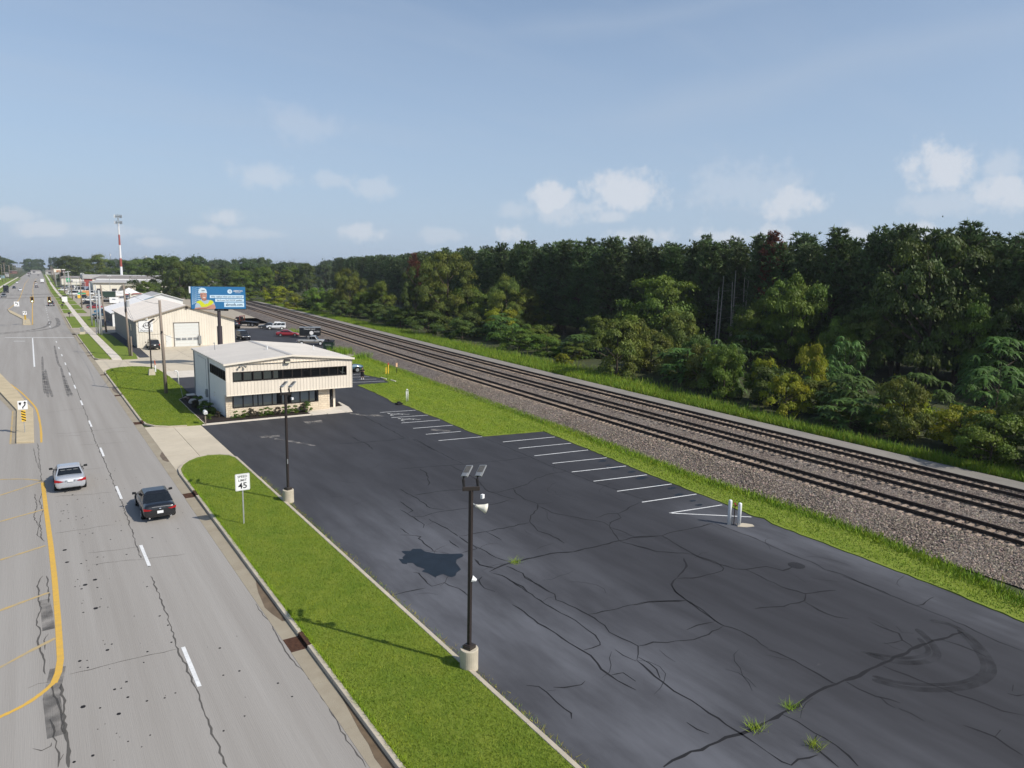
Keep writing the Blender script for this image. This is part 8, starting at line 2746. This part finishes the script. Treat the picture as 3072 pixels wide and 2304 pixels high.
# ================================================================ vegetation
M_BARK = mat('bark', (0.085, 0.065, 0.048), 0.95, var=0.3, scale=4)
M_PALEBARK = mat('pale_dead_bark', (0.34, 0.30, 0.25), 0.9, var=0.15, scale=3)
M_LEAF = leaf_mat('broad_leaf', (0.110, 0.175, 0.022), 0.32, 0.16)
M_DARK = leaf_mat('dark_leaf', (0.072, 0.115, 0.022), 0.28, 0.16)
M_OLIVE = leaf_mat('olive_leaf', (0.125, 0.165, 0.027), 0.32, 0.14)
M_YELL = leaf_mat('yellow_green_leaf', (0.25, 0.30, 0.022), 0.36, 0.14)
M_FERN = leaf_mat('feathery_leaf', (0.080, 0.145, 0.030), 0.30, 0.12)
M_NEED = leaf_mat('pine_needles', (0.092, 0.138, 0.048), 0.2, 0.16)
M_RUSTL = leaf_mat('dead_needles', (0.16, 0.065, 0.030), 0.2, 0.1)
M_FARL = leaf_mat('far_leaf', (0.050, 0.085, 0.022), 0.25, 0.16)


def rotm(rs, n):
    """random unit frames"""
    a = rs.normal(size=(n, 3))
    a /= np.linalg.norm(a, axis=1)[:, None]
    b = rs.normal(size=(n, 3))
    b -= a * (a * b).sum(1)[:, None]
    b /= np.linalg.norm(b, axis=1)[:, None]
    return a, b


def leaf_quads(C_, out, size, rs, flat=0.5, tint=None, asp=0.6):
    """one folded leaf (two triangles) per centre; leaves lean to face outward and up"""
    n = len(C_)
    nrm = out + rs.normal(0, flat, (n, 3)) + np.array([0, 0, 0.35])
    nrm /= np.linalg.norm(nrm, axis=1)[:, None] + 1e-9
    t = rs.normal(size=(n, 3))
    t -= nrm * (t * nrm).sum(1)[:, None]
    t /= np.linalg.norm(t, axis=1)[:, None] + 1e-9
    u = np.cross(nrm, t)
    s = (size * rs.uniform(0.6, 1.35, n))[:, None]
    V = np.empty((n, 4, 3))
    V[:, 0] = C_ - t * s
    V[:, 1] = C_ - u * s * asp + nrm * s * 0.15
    V[:, 2] = C_ + t * s
    V[:, 3] = C_ + u * s * asp + nrm * s * 0.15
    base = (np.arange(n) * 4)[:, None]
    F = np.concatenate([base + np.array([[0, 1, 2]]), base + np.array([[0, 2, 3]])], 1).reshape(-1, 3)
    T = np.repeat(tint, 2, 0) if tint is not None else None
    return V.reshape(-1, 3), F, T


def crown_mesh(name, m, seed, n_clump, n_leaf, shape, size, clump=0.28, up=0.0, tipsat=0.35, fl=0.5, asp=0.6):
    """unit crown (height 1 from 0 to 1, radius 1): leaf clumps scattered through a lumpy volume, plus a few stray sprays"""
    n_leaf, size = int(n_leaf * 1.6), size * 0.76
    rs = np.random.default_rng(seed)
    ph = rs.uniform(0, 6.28, 6)
    pts = []
    while len(pts) < n_clump:
        z = rs.uniform(0, 1)
        a = rs.uniform(0, 2 * np.pi)
        R = shape(z) * (0.80 + 0.22 * np.sin(2 * a + ph[0] + 3 * z) + 0.16 * np.sin(3 * a + ph[1] - 5 * z) + 0.1 * np.sin(7 * z + ph[2]))
        if R <= 0.03:
            continue
        r = R * np.sqrt(rs.uniform(0.18, 1.0))
        pts.append((r * np.cos(a), r * np.sin(a), z, R))
    pts = np.array(pts)
    K = rs.integers(0, n_clump, n_leaf)
    cr = clump * rs.uniform(0.55, 1.25, n_clump)
    d, _ = rotm(rs, n_leaf)
    d[:, 2] = np.where(d[:, 2] < -0.2, -d[:, 2] * 0.6, d[:, 2])
    rad_ = cr[K] * rs.uniform(0.55, 1.0, n_leaf) ** 0.6
    asp_z = 0.55 * np.ones(n_leaf)
    c = pts[K, :3].copy()
    off = d * rad_[:, None]
    c[:, 0] += off[:, 0]
    c[:, 1] += off[:, 1]
    c[:, 2] += off[:, 2] * 0.56
    stray = rs.uniform(0, 1, n_leaf) < 0.09
    c[stray] += rs.normal(0, 0.06, (stray.sum(), 3)) * np.array([1.6, 1.6, 1])
    hue = rs.uniform(0.78, 1.22, n_clump)
    b = hue[K] * rs.uniform(0.8, 1.2, n_leaf)
    warm = rs.uniform(-0.10, 0.14, n_clump)[K]
    T = np.c_[b * (1 + warm + 0.05), b, b * (1 - warm)]
    out = d.copy()
    out[:, :2] += pts[K, :2] * 0.5
    V, F, T = leaf_quads(c * np.array([1, 1, 1]), out, size, rs, fl, T, asp)
    return fast_mesh(name, V, F, m, T), pts


def full(z):
    return 0.62 + 0.5 * math.sin(PI * min(1, 0.12 + z * 0.80)) if z < 0.72 else max(0.05, 1.10 * (1 - ((z - 0.55) / 0.47) ** 2) ** 0.5 if z < 1.01 else 0.05)


def trunk_mesh(pts, seed, m, h0=-0.02, lean=0.05, r=0.035, limbs=7):
    rs = random.Random(seed)
    q = MB()
    top = 0.86
    q.tube([(0, 0, -0.6), (rs.uniform(-lean, lean), rs.uniform(-lean, lean), 0.0), (rs.uniform(-lean, lean), rs.uniform(-lean, lean), top * 0.5), (rs.uniform(-lean, lean), 0, top)], [r * 1.25, r, r * 0.6, r * 0.15], 7)
    far = sorted(range(len(pts)), key=lambda i: -(pts[i][0] ** 2 + pts[i][1] ** 2))[:limbs * 3:3]
    for i in far:
        x, y, z, _ = pts[i]
        z0 = max(0.0, z - 0.30)
        q.tube([(0, 0, z0), (x * 0.5, y * 0.5, (z0 + z) / 2 - 0.02), (x, y, z)], [r * 0.42, r * 0.26, r * 0.08], 5)
    return q.mesh('trunk', m)


def dome(z):
    return math.sqrt(max(0.0, 1 - ((z - 0.42) / 0.60) ** 2)) if z > 0.42 else 0.70 + 0.72 * z * (1 - z / 1.2) * 1.0


def tall(z):
    return (0.55 + 0.6 * z) if z < 0.5 else max(0.05, 0.92 * (1 - ((z - 0.45) / 0.58) ** 2) ** 0.5 if abs((z - .45) / .58) < 1 else 0.05)


def cone(z):
    return max(0.05, (1.0 - z) ** 0.72 * (0.55 + 1.1 * z) if z < 0.35 else (1.02 - z) ** 0.62)


def spread(z):
    return 0.55 + 0.55 * math.sin(PI * min(1, z * 0.85 + 0.15))


KINDS = {}


def kind(key, variants):
    KINDS[key] = variants


def mk(key, m, seeds, ncl, nl, shape, size, **k):
    out = []
    for s in seeds:
        me, pts = crown_mesh('crown', m, s, ncl, nl, shape, size, **k)
        out.append((me, trunk_mesh(pts, s, M_BARK)))
    KINDS[key] = out


mk('mt', M_LEAF, (1, 2, 3), 58, 13000, full, 0.034, clump=0.23)
mk('gt', M_LEAF, (4, 5), 56, 13000, tall, 0.033, clump=0.22)
mk('dt', M_DARK, (6, 7, 8), 70, 15000, full, 0.028, clump=0.20)
mk('ot', M_OLIVE, (9, 10, 11), 76, 17000, full, 0.025, clump=0.20)
mk('ob', M_OLIVE, (12, 13), 48, 9500, spread, 0.040, clump=0.24)
mk('yb', M_YELL, (14, 15, 16), 42, 8000, spread, 0.047, clump=0.24)
mk('yt', M_YELL, (17,), 50, 9000, full, 0.038, clump=0.22)
mk('gb', M_LEAF, (18, 19), 44, 9000, spread, 0.042, clump=0.24)
mk('db', M_DARK, (20, 21), 44, 9000, spread, 0.042, clump=0.24)
mk('ft', M_FARL, (24, 25, 26), 44, 7000, full, 0.045, clump=0.24)
mk('gs', M_LEAF, (22,), 34, 4200, tall, 0.05, clump=0.26)
KINDS['ys'] = KINDS['yb'][:2]


def frond_crown(seed, n_ros, m):
    """sumac-like crown: whorls of long drooping compound leaves at the branch tips"""
    rs = np.random.default_rng(seed)
    V, F, T = [], [], []
    pts = []
    for _ in range(n_ros):
        z = rs.uniform(0.05, 1.0)
        a = rs.uniform(0, 2 * np.pi)
        R = (0.62 + 0.5 * math.sin(PI * min(1, z * 0.8 + 0.2))) * (0.85 + 0.2 * math.sin(3 * a + seed)) * (1 if z < 0.75 else 1.25 - (z - 0.75) * 2.6)
        r = R * math.sqrt(rs.uniform(0.25, 1))
        c = np.array([r * math.cos(a), r * math.sin(a), z])
        pts.append((c[0], c[1], c[2], R))
        nf = rs.integers(8, 12)
        b0 = rs.uniform(0.75, 1.3)
        for j in range(nf):
            t = 2 * np.pi * j / nf + rs.uniform(-.3, .3)
            L = rs.uniform(0.24, 0.40)
            d = np.array([math.cos(t), math.sin(t), 0])
            sd = np.array([-d[1], d[0], 0])
            el_ = rs.uniform(0.0, 0.5)
            prev = None
            K = 5
            for k in range(K + 1):
                f = k / K
                p = c + d * L * f + np.array([0, 0, (el_ * f - 0.75 * f * f) * L * 0.55])
                w_ = 0.055 * math.sin(PI * min(1, 0.18 + f * 0.80)) + 0.004
                row = (p - sd * w_ + np.array([0, 0, -0.012]), p, p + sd * w_ + np.array([0, 0, -0.012]))
                if prev is not None:
                    o_ = len(V)
                    V += list(prev) + list(row)
                    g = 0.06                       # leaflets: each step is drawn in towards the rachis so the edge is toothed
                    V[o_ + 3] = V[o_ + 3] * (1 - g) + V[o_ + 4] * g
                    F += [(o_, o_ + 1, o_ + 3), (o_ + 1, o_ + 4, o_ + 3), (o_ + 1, o_ + 2, o_ + 5), (o_ + 1, o_ + 5, o_ + 4)]
                    bb2 = b0 * rs.uniform(0.8, 1.2)
                    T += [(bb2, bb2, bb2 * rs.uniform(0.8, 1.1))] * 4
                    # gap before the next leaflet pair
                    w2 = w_ * 0.42
                    row = (p - sd * w2, p, p + sd * w2)
                prev = row
    return fast_mesh('crown', np.array(V), np.array(F), m, np.array(T)), pts


KINDS['su'] = []
for s in (30, 31, 32):
    me, pts = frond_crown(s, 62, M_FERN)
    KINDS['su'].append((me, trunk_mesh(pts, s, M_BARK, limbs=10)))


def pine_mesh(seed, m, whorls=17, bare=0.13):
    """plantation pine: whorled limbs turned up at the tips, tufts of long needles, bare lower stem"""
    rs = np.random.default_rng(seed)
    V, T = [], []
    q = MB()
    q.tube([(0, 0, -0.03), (0, 0, 0.5), (rs.uniform(-.02, .02), 0, 0.98)], [0.085, 0.055, 0.01], 7)
    P_, D_, B_ = [], [], []
    for w_ in range(whorls):
        f = (w_ + rs.uniform(-.25, .25)) / (whorls - 1)
        f = min(max(f, 0), 1)
        z = bare + (0.985 - bare) * f
        R = (0.42 + 0.62 * math.sin(PI * (0.16 + 0.72 * (1 - f)))) * (1 - f * 0.62) * rs.uniform(0.75, 1.15)
        nb = rs.integers(6, 9) if f < 0.9 else 5
        a0 = rs.uniform(0, 6.28)
        for j in range(nb):
            a = a0 + 2 * np.pi * j / nb + rs.uniform(-.3, .3)
            L = R * rs.uniform(0.65, 1.15)
            d = np.array([math.cos(a), math.sin(a)])
            rise = 0.02 + 0.10 * f
            q.tube([(0, 0, z), (d[0] * L * .6, d[1] * L * .6, z + rise * .25), (d[0] * L, d[1] * L, z + rise)], [0.016, 0.010, 0.004], 4, cap=False)
            b0 = rs.uniform(0.72, 1.3)
            for k in range(int(13 + 17 * L)):
                g = rs.uniform(0.32, 1.04)
                p = np.array([d[0] * L * g, d[1] * L * g, z + rise * g * g]) + rs.normal(0, 1, 3) * np.array([.09, .09, .010])
                P_.append(p)
                D_.append(np.array([d[0] * .6, d[1] * .6, 1.0]) + rs.normal(0, .45, 3))
                B_.append(b0 * rs.uniform(.8, 1.2))
    for k in range(14):
        P_.append(np.array([rs.normal(0, .05), rs.normal(0, .05), rs.uniform(.93, 1.0)]))
        D_.append(np.array([0, 0, 1.4]) + rs.normal(0, .3, 3))
        B_.append(1.1)
    P_, D_, B_ = np.array(P_), np.array(D_), np.array(B_)
    n = len(P_)
    S = np.array([1, 1, 0.165])                       # crown radius 3.6 m against 22 m of height
    allV, allT = [], []
    for k in range(6):                               # each tuft: six needle blades
        dd = D_ + rs.normal(0, .75, (n, 3))
        dd /= np.linalg.norm(dd, axis=1)[:, None]
        ln = rs.uniform(.13, .24, n)[:, None]
        sd = np.cross(dd, rs.normal(size=(n, 3)))
        sd /= np.linalg.norm(sd, axis=1)[:, None] + 1e-9
        w_ = rs.uniform(.026, .046, n)[:, None]
        tri = np.stack([P_ - sd * w_ * S, P_ + sd * w_ * S, P_ + dd * ln * S], 1)
        allV.append(tri)
        bb2 = B_ * rs.uniform(.85, 1.15, n)
        allT.append(np.c_[bb2 * rs.uniform(.92, 1.1, n), bb2, bb2 * rs.uniform(.85, 1.1, n)])
    V = np.concatenate(allV).reshape(-1, 3)
    T = np.concatenate(allT)
    return fast_mesh('crown', V, np.arange(len(V)).reshape(-1, 3), m, T), q.mesh('trunk', M_BARK)


KINDS['pine'] = [pine_mesh(s, M_NEED) for s in (40, 41, 42, 43)]
KINDS['deadpine'] = [pine_mesh(47, M_RUSTL, whorls=9, bare=0.45)]

NAMES = {'mt': ('broadleaf_tree', 'tree'), 'gt': ('broadleaf_tree', 'tree'), 'dt': ('dark_tree', 'tree'), 'ot': ('olive_tree', 'tree'), 'ob': ('olive_bush', 'bush'), 'yb': ('yellow_green_bush', 'bush'),
         'ys': ('yellow_green_shrub', 'shrub'), 'yt': ('broadleaf_tree', 'tree'), 'gb': ('green_bush', 'bush'), 'db': ('dark_bush', 'bush'), 'gs': ('sapling', 'sapling'), 'su': ('sumac', 'bush'), 'ft': ('far_tree', 'tree'),
         'pine': ('pine_tree', 'tree'), 'deadpine': ('dead_pine', 'tree')}
_n = [0]


def tree(key, x, y, h, r, label, group=None, base=None, z=0.02, name=None):
    """base: share of the height that is bare stem"""
    me, tm = KINDS[key][_n[0] % len(KINDS[key])]
    _n[0] += 1
    nm, cat = NAMES[key]
    t = thing(name or nm, label, cat, (x, y, z), rnd.uniform(0, 2 * PI), group)
    b0 = (0.16 if cat == 'tree' else 0.04) if base is None else base
    c = link('crown', me, t, (0, 0, h * b0))
    if key in ('pine', 'deadpine'):
        c.location = (0, 0, 0)
        c.scale = (r, r, h)
        k = link('trunk', tm, t)
        k.scale = (r, r, h)
    else:
        c.scale = (r * rnd.uniform(.94, 1.06), r * rnd.uniform(.94, 1.06), h * (1 - b0) * 0.97)
        k = link('trunk', tm, t, (0, 0, 0))
        k.scale = (r, r, h)
        if b0 > 0:
            k.location = (0, 0, h * b0 * 0.9)
    return t


FRONT = [
    ('yb', 69.55, 34.32, 4.1, 2.43, 'bright yellow green bush nearest the service gravel on the right'), ('yb', 66.75, 28.05, 3.7, 2.71, 'wide yellow green bush with dark base, right of the bright one'),
    ('ys', 65.17, 24.1, 2.04, 1.23, 'small yellow green shrub beside the tall grass at the right edge'), ('yb', 66.65, 45.55, 4.44, 2.16, 'yellow green bush left of the feathery sumacs by the gravel'),
    ('yb', 72.41, 52.31, 4.98, 1.7, 'yellow green bush behind the light green sapling'), ('yb', 75.4, 48.25, 6.63, 2.12, 'yellow green bush at the foot of the pointed green tree'),
    ('gs', 71.76, 56.6, 5.98, 1.56, 'light green sapling standing before the yellow bushes'), ('gt', 99.3, 67.69, 14.6, 5.7, 'pointed bright green tree in front of the dark pines'),
    ('dt', 102.0, 48.5, 19.6, 7.6, 'very large dark tree that breaks the skyline on the right'),
    ('su', 70.16, 40.25, 5.13, 3.22, 'dark sumac with feathery leaves behind the gravel bend'), ('su', 79.25, 38.31, 5.18, 3.01, 'lit sumac under the very large dark tree'),
    ('su', 77.72, 29.78, 6.87, 3.36, 'tall sumac clump near the right edge'), ('su', 96.4, 37.0, 8.6, 4.1, 'pale topped sumac high on the right edge'), ('su', 87.28, 51.38, 7.81, 2.5, 'narrow sumac between the pointed tree and the dark tree'),
    ('su', 67.46, 35.48, 3.9, 1.78, 'low sumac left of the bright yellow bush'), ('su', 81.71, 51.42, 4.64, 2.32, 'sumac half hidden by the yellow bushes'),
    ('mt', 98.8, 94.8, 13.8, 8.2, 'broad bright green tree standing right of the forest path'), ('ob', 71.02, 77.02, 7.74, 4.54, 'yellowish bush right beside the forest path opening'),
    ('ob', 78.46, 77.36, 6.04, 3.84, 'olive bush in the middle of the thicket below the broad green tree'), ('ob', 86.66, 79.02, 8.6, 4.59, 'olive bush at the right end of the thicket'), ('ob', 87.76, 90.81, 7.03, 3.82, 'olive bush at the back of the thicket'),
    ('su', 74.94, 67.14, 5.11, 4.64, 'dark wide sumac in front of the olive thicket'), ('su', 72.49, 59.02, 7.24, 2.77, 'dark sumac left of the light green sapling'), ('su', 95.5, 72.2, 6.3, 4.0, 'sumac behind the bare pale trunks'),
    ('ys', 71.12, 89.6, 1.95, 1.35, 'lone small yellow shrub in the trackside weeds'),
    ('ot', 102.54, 144.68, 10.9, 5.21, 'round brownish olive tree left of the dark gap'), ('ot', 95.1, 142.38, 13.53, 5.63, 'tall olive tree left of the round brownish one'), ('gt', 108.0, 145.0, 7.5, 4.2, 'dark green tree at the edge of the dark gap'),
    ('yb', 88.8, 135.38, 6.44, 4.19, 'yellow green bush below the tall olive tree'), ('yb', 87.85, 140.34, 3.49, 2.72, 'low yellow green bush left of the taller one'),
    ('gb', 78.61, 112.7, 3.89, 4.05, 'low green bush mass left of the forest path'), ('gb', 77.89, 103.1, 3.54, 3.81, 'green bush mass in front of the path'), ('gb', 78.6, 96.08, 2.81, 3.07, 'green bush closest to the path mouth'), ('gb', 89.03, 122.69, 3.92, 3.92, 'green bush behind the low bush mass'),
    ('ot', 91.59, 165.51, 19.4, 8.2, 'huge feathery olive tree rising to the pine tops'), ('dt', 83.83, 168.22, 14.94, 5.03, 'dark tree with bright tips left of the huge olive tree'), ('mt', 96.95, 163.65, 10.34, 6.24, 'green tree at the foot of the huge olive tree'),
    ('ob', 89.74, 166.16, 8.32, 4.85, 'olive bush under the huge olive tree'), ('gt', 89.79, 203.88, 11.18, 4.88, 'mid green tree left of the dark tree with bright tips'), ('ot', 85.51, 218.74, 14.62, 5.09, 'pointed olive tree beside the rusty dead pine'),
    ('ot', 85.84, 227.88, 8.46, 4.71, 'small olive tree left of the pointed one'), ('mt', 86.97, 209.66, 7.75, 4.17, 'small green tree in front of the mid green one'),
    ('db', 79.98, 169.56, 4.94, 5.22, 'dark bush mass behind the weeds opposite the verge'), ('db', 77.57, 149.04, 5.08, 4.9, 'second dark bush mass along the weeds'), ('db', 79.34, 136.49, 4.14, 4.45, 'third dark bush mass along the weeds'),
    ('db', 82.68, 190.79, 5.05, 4.31, 'farthest dark bush mass along the weeds'), ('db', 93.22, 148.16, 5.73, 3.7, 'dark bush in the shade of the tall olive tree'), ('yb', 80.85, 260.69, 4.49, 2.56, 'isolated yellow bush by the rails right of the billboard'),
    ('gb', 81.9, 331.96, 5.49, 5.98, 'green bushes close beside the billboard, nearest the rails'), ('yt', 82.5, 291.52, 7.95, 5.68, 'pale yellow green tree right of the billboard'), ('gb', 83.5, 243.11, 8.01, 4.9, 'green bush by the bend of the rails'),
    ('mt', 83.5, 229.12, 7.97, 4.13, 'green tree by the bend of the rails'), ('ob', 84.0, 272.66, 5.67, 3.81, 'olive bush behind the isolated yellow bush'), ('gb', 88.14, 321.54, 4.06, 4.38, 'low bush right above the billboard corner'),
    ('db', 82.89, 249.66, 4.68, 4.12, 'dark bush right of the isolated yellow bush'), ('db', 80.72, 212.31, 5.11, 4.11, 'dark bush at the edge of the weeds by the far rails'),
    ('mt', 96.65, 400.38, 13.0, 7.87, 'green tree just above the billboard centre'), ('dt', 92.86, 425.2, 14.3, 7.78, 'dark tree above the left end of the billboard'), ('gt', 89.39, 452.58, 15.23, 7.71, 'green tree left of the billboard top'),
    ('mt', 107.78, 400.17, 14.9, 7.1, 'green tree above the right end of the billboard'), ('yt', 127.83, 447.19, 13.83, 7.21, 'yellowish tree on the far skyline above the billboard'), ('gt', 120.96, 391.74, 16.25, 7.31, 'green tree where the pines begin'), ('dt', 118.65, 362.29, 17.0, 6.95, 'dark broadleaf tree against the first pines'),
    ('dt', 106.87, 99.95, 9.4, 3.92, 'dark tree behind the broad bright green one'), ('mt', 88.81, 101.85, 6.62, 3.48, 'small green tree right at the path mouth'), ('gt', 94.71, 57.2, 9.02, 3.58, 'slim green tree right of the pointed one'), ('dt', 97.25, 54.42, 10.51, 4.09, 'dark tree filling the gap beside the largest tree'),
    ('gt', 103.47, 43.26, 12.6, 4.42, 'green tree right of the largest dark tree'), ('dt', 104.56, 36.94, 13.6, 4.61, 'dark tree at the far right edge'), ('mt', 100.37, 76.95, 9.28, 3.79, 'green tree below the bare pale trunks'),
]
for key, x, y, h, r, lab in FRONT:
    tree(key, x, y, h, r, lab, 'trees and bushes along the tracks')
# undergrowth that fills the foot of the wood, each bush its own
for i in range(46):
    y = 16 + 9.5 * i * (0.45 if i < 14 else 0.62)
    x = c1(y) + np.interp(y, [20, 60, 90, 150, 400], [20, 27, 34, 31, 24]) + rnd.uniform(-2.5, 4)
    if 108 < y < 132 and x > 90:
        continue
    tree(rnd.choice(('db', 'db', 'gb', 'su', 'ob')), x, y + rnd.uniform(-2, 2), rnd.uniform(3.0, 6.5), rnd.uniform(2.6, 4.2), 'bush of the mixed undergrowth at the foot of the wood', 'undergrowth at the foot of the wood', name='undergrowth_bush')


def pine_edge(y):
    return float(np.interp(y, [0, 40, 95, 160, 240, 350, 470], [110, 109, 108.5, 109, 127, 150, 173]))


GP = 'pines of the dark plantation'
k = 0
for row in range(4):
    y = 14.0 + row * 2.1
    while y < 470:
        st = 4.4 + 0.010 * y
        x = pine_edge(y) + row * 5.2 + rnd.uniform(-1.1, 1.1)
        tree('pine', x, y + rnd.uniform(-1.2, 1.2), rnd.uniform(18.0, 20.8) + (0.7 if row > 1 else 0), rnd.uniform(3.9, 5.2), 'tall dark pine in the dense plantation behind the tracks', GP)
        y += st * (1 if row < 2 else 1.6)
        k += 1
for x, y, h in ((108.0, 78.5, 20.5), (112, 226, 19)):
    tree('deadpine', x, y, h, 3.0, 'dead rusty brown pine among the %s' % ('green crowns above the bare pale trunks' if y < 100 else 'pines far to the left'), 'dead rusty pines')
for i, (dx, dy, h, l) in enumerate([(0, 0, 15, .6), (1.2, 1.4, 14, -.3), (2.1, .6, 16, .2), (3.0, 2.0, 15, .9), (4.4, .4, 16.5, -.2), (5.6, 1.6, 14.5, .4), (-2.2, 1.8, 13, .3)]):
    t = thing('bare_trunk', 'pale bare trunk standing in the dark gap between the pines', 'dead tree', (103.6 + dx * .8, 85.6 - dy - dx * .45, 0), group='pale bare trunks in the gap')
    MB().tube([(0, 0, -.1), (l * .4, 0, h * .5), (l, .1, h)], [.13, .10, .05], 6).build('trunk', M_PALEBARK, t)
    q = MB()
    for z in (.55, .7, .82):
        a = rnd.uniform(0, 6.28)
        q.tube([(l * z * .8, 0, h * z), (l * z * .8 + 1.4 * math.cos(a), 1.4 * math.sin(a), h * z + rnd.uniform(-.3, .5))], [.03, .01], 4)
    q.build('branch', M_PALEBARK, t)

# trees of the skyline to the left
for key, x, y, h, r, lab in [
        ('dt', 58.0, 402, 19.6, 13.5, 'big rounded maple towering over the dealership roofs'), ('dt', 59.6, 366, 17.4, 8.6, 'dark tree right of the big maple, left of the billboard'), ('gt', 67.0, 378, 16.6, 8.2, 'green tree between the maple and the billboard'),
        ('gs', 46, 372, 7.5, 4.8, 'small leafy tree at the foot of the big maple'), ('ot', 52.6, 700, 23.6, 12.5, 'pale willowy tree left of the cell tower'), ('dt', 32.5, 745, 21.5, 14.0, 'dark tree mass right of the road at the skyline'), ('dt', 40.5, 790, 21.5, 13.5, 'second dark tree mass beside the pale willowy tree'),
        ('dt', 62, 640, 19.5, 13, 'dark trees directly behind the foot of the cell tower'), ('mt', 76, 640, 19, 12, 'tree right of the cell tower foot'), ('gt', 84, 600, 19.5, 12, 'rounded tree on the skyline right of the tower'), ('dt', 96, 590, 19.5, 11, 'dark tree above the maple shoulder'),
        ('gs', 37.0, 560, 9.5, 5, 'light green tree between the poles and the red end wall')]:
    tree(key, x, y, h, r, lab, 'skyline trees left of the billboard', base=0.02)
GF = 'far trees on the skyline'
for i in range(150):
    if i < 64:
        y = rnd.uniform(560, 1500)
        x = y * rnd.uniform(0.10, 0.36) + 8
        if x < xs_(y) + 24:
            continue
    elif i < 104:
        y = rnd.uniform(640, 1900)
        x = xs_(y) - 34 - rnd.uniform(0, 70) * (y / 1000)
    else:
        y = rnd.uniform(1500, 2000)
        x = rnd.uniform(-90, 330)
    tree('ft', x, y, rnd.uniform(18.0, 25.0) if i < 104 else rnd.uniform(22, 30), rnd.uniform(10, 16), 'far green tree in the hazy line along the horizon', GF, base=0.03, name='far_tree')
for i in range(26):                                   # behind the front row of the left trees down to the rails
    y = rnd.uniform(430, 640)
    x = np.interp(y, [430, 640], [96, 130]) + rnd.uniform(-6, 80)
    tree('ft', x, y, rnd.uniform(15, 19), rnd.uniform(7, 10), 'tree of the wood that closes the view behind the billboard', 'trees behind the billboard', base=0.05, name='far_tree')

# the depth of the wood behind the rows one can tell apart
rs_ = np.random.default_rng(77)
nb_ = 26000
yy_ = rs_.uniform(8, 480, nb_)
ee_ = np.array([pine_edge(v) for v in yy_])
pos_ = np.c_[ee_ + rs_.uniform(17, 48, nb_), yy_, rs_.uniform(0, 1, nb_) ** 0.8 * 18.5]
bb3 = rs_.uniform(0.6, 1.2, nb_)
V_, F_, T_ = leaf_quads(pos_, np.zeros((nb_, 3)) + np.array([-.5, -.3, .3]), 0.95, rs_, .8, np.c_[bb3, bb3, bb3], .45)
wood = link('pine_wood', fast_mesh('pine_wood', V_, F_, M_NEED, T_))
wood['kind'] = 'stuff'

# ---------------------------------------------------------------- shrubs round the office
SH = []
for s in (60, 61, 62):
    me, pts = crown_mesh('crown', leaf_mat('shrub_leaf_%d' % s, (0.085, 0.15, 0.02) if s < 62 else (0.07, 0.065, 0.045), 0.3, 0.1), s, 20, 3000, spread, 0.055, clump=0.36)
    SH.append((me, trunk_mesh(pts, s, M_BARK, r=0.02)))


def shrub(x, y, h, r, v, label, group):
    t = thing('shrub', label, 'shrub', (x, y, 0.13), rnd.uniform(0, 6), group)
    c = link('crown', SH[v][0], t)
    c.scale = (r, r, h)
    k = link('stem', SH[v][1], t)
    k.scale = (r, r, h)


for i, (x, v, h, r) in enumerate([(16.0, 0, .62, .36), (16.95, 0, .6, .42), (17.75, 2, .8, .4), (18.35, 2, .5, .3), (18.9, 0, .6, .38), (19.5, 0, .72, .46), (20.25, 0, .6, .36), (21.0, 2, .7, .45), (21.9, 0, .62, .42), (22.35, 0, .66, .45), (23.2, 0, .66, .44), (24.15, 2, .85, .45), (24.7, 1, .95, .52)]):
    shrub(x - 0.2 * (x > 20) - 0.02 * (x - 16) * 8, 71.05, h, r, v, ['round green shrub first from the left corner of the office front', 'green shrub second from the left corner', 'thin brown leaved shrub third from the left corner', 'low twiggy shrub under the third lower pane',
          'green shrub before the fourth lower pane', 'larger green shrub just right of that pane', 'small round green shrub in the middle of the front bed', 'loose brownish shrub left of the dark lamp post', 'green shrub behind the dark lamp post',
          'green shrub right beside the dark lamp post', 'round green shrub two from the entrance end', 'brownish shrub next to the last of the front bed', 'largest green shrub at the entrance end of the bed'][i], 'shrubs along the office front')
for i, (x, y, h, r, v, lb) in enumerate([(14.1, 79.0, .95, .75, 0, 'dark shrub behind the air conditioner'), (14.25, 76.2, .9, .7, 1, 'dark shrub in front of the air conditioner'), (14.4, 75.0, .85, .65, 0, 'dark shrub low at the shaded office wall'), (13.8, 78.2, .8, .6, 2, 'brownish shrub beside the air conditioner'),
                                  (14.5, 73.4, .6, .5, 0, 'shrub near the corner in the shaded bed'), (13.65, 71.9, .42, .4, 0, 'small bright shrub by the mailbox'), (14.6, 72.4, .5, .3, 2, 'dry plume shrub near the office corner'), (13.9, 82.6, .55, .5, 2, 'purple brown shrub behind the boulders'), (26.95, 75.2, .95, .4, 1, 'shrub beside the entrance at the right wall')]):
    shrub(x, y, h, r, v, lb, 'shrubs in the office beds')

# ---------------------------------------------------------------- the air itself
hz = MB()
hz.box(-4300, -4300, -1.2, 4300, 4300, 58.0)
hz_o = hz.build('haze', bpy.data.materials.new('haze_air'))
mm_ = hz_o.data.materials[0]
mm_.use_nodes = True
nt = mm_.node_tree
nt.nodes.clear()
out = nt.nodes.new('ShaderNodeOutputMaterial')
pv = nt.nodes.new('ShaderNodeVolumePrincipled')
pv.inputs['Color'].default_value = (0.86, 0.92, 1.0, 1)
pv.inputs['Density'].default_value = 0.00013
pv.inputs['Anisotropy'].default_value = 0.2
nt.links.new(pv.outputs[0], out.inputs['Volume'])
hz_o['kind'] = 'stuff'
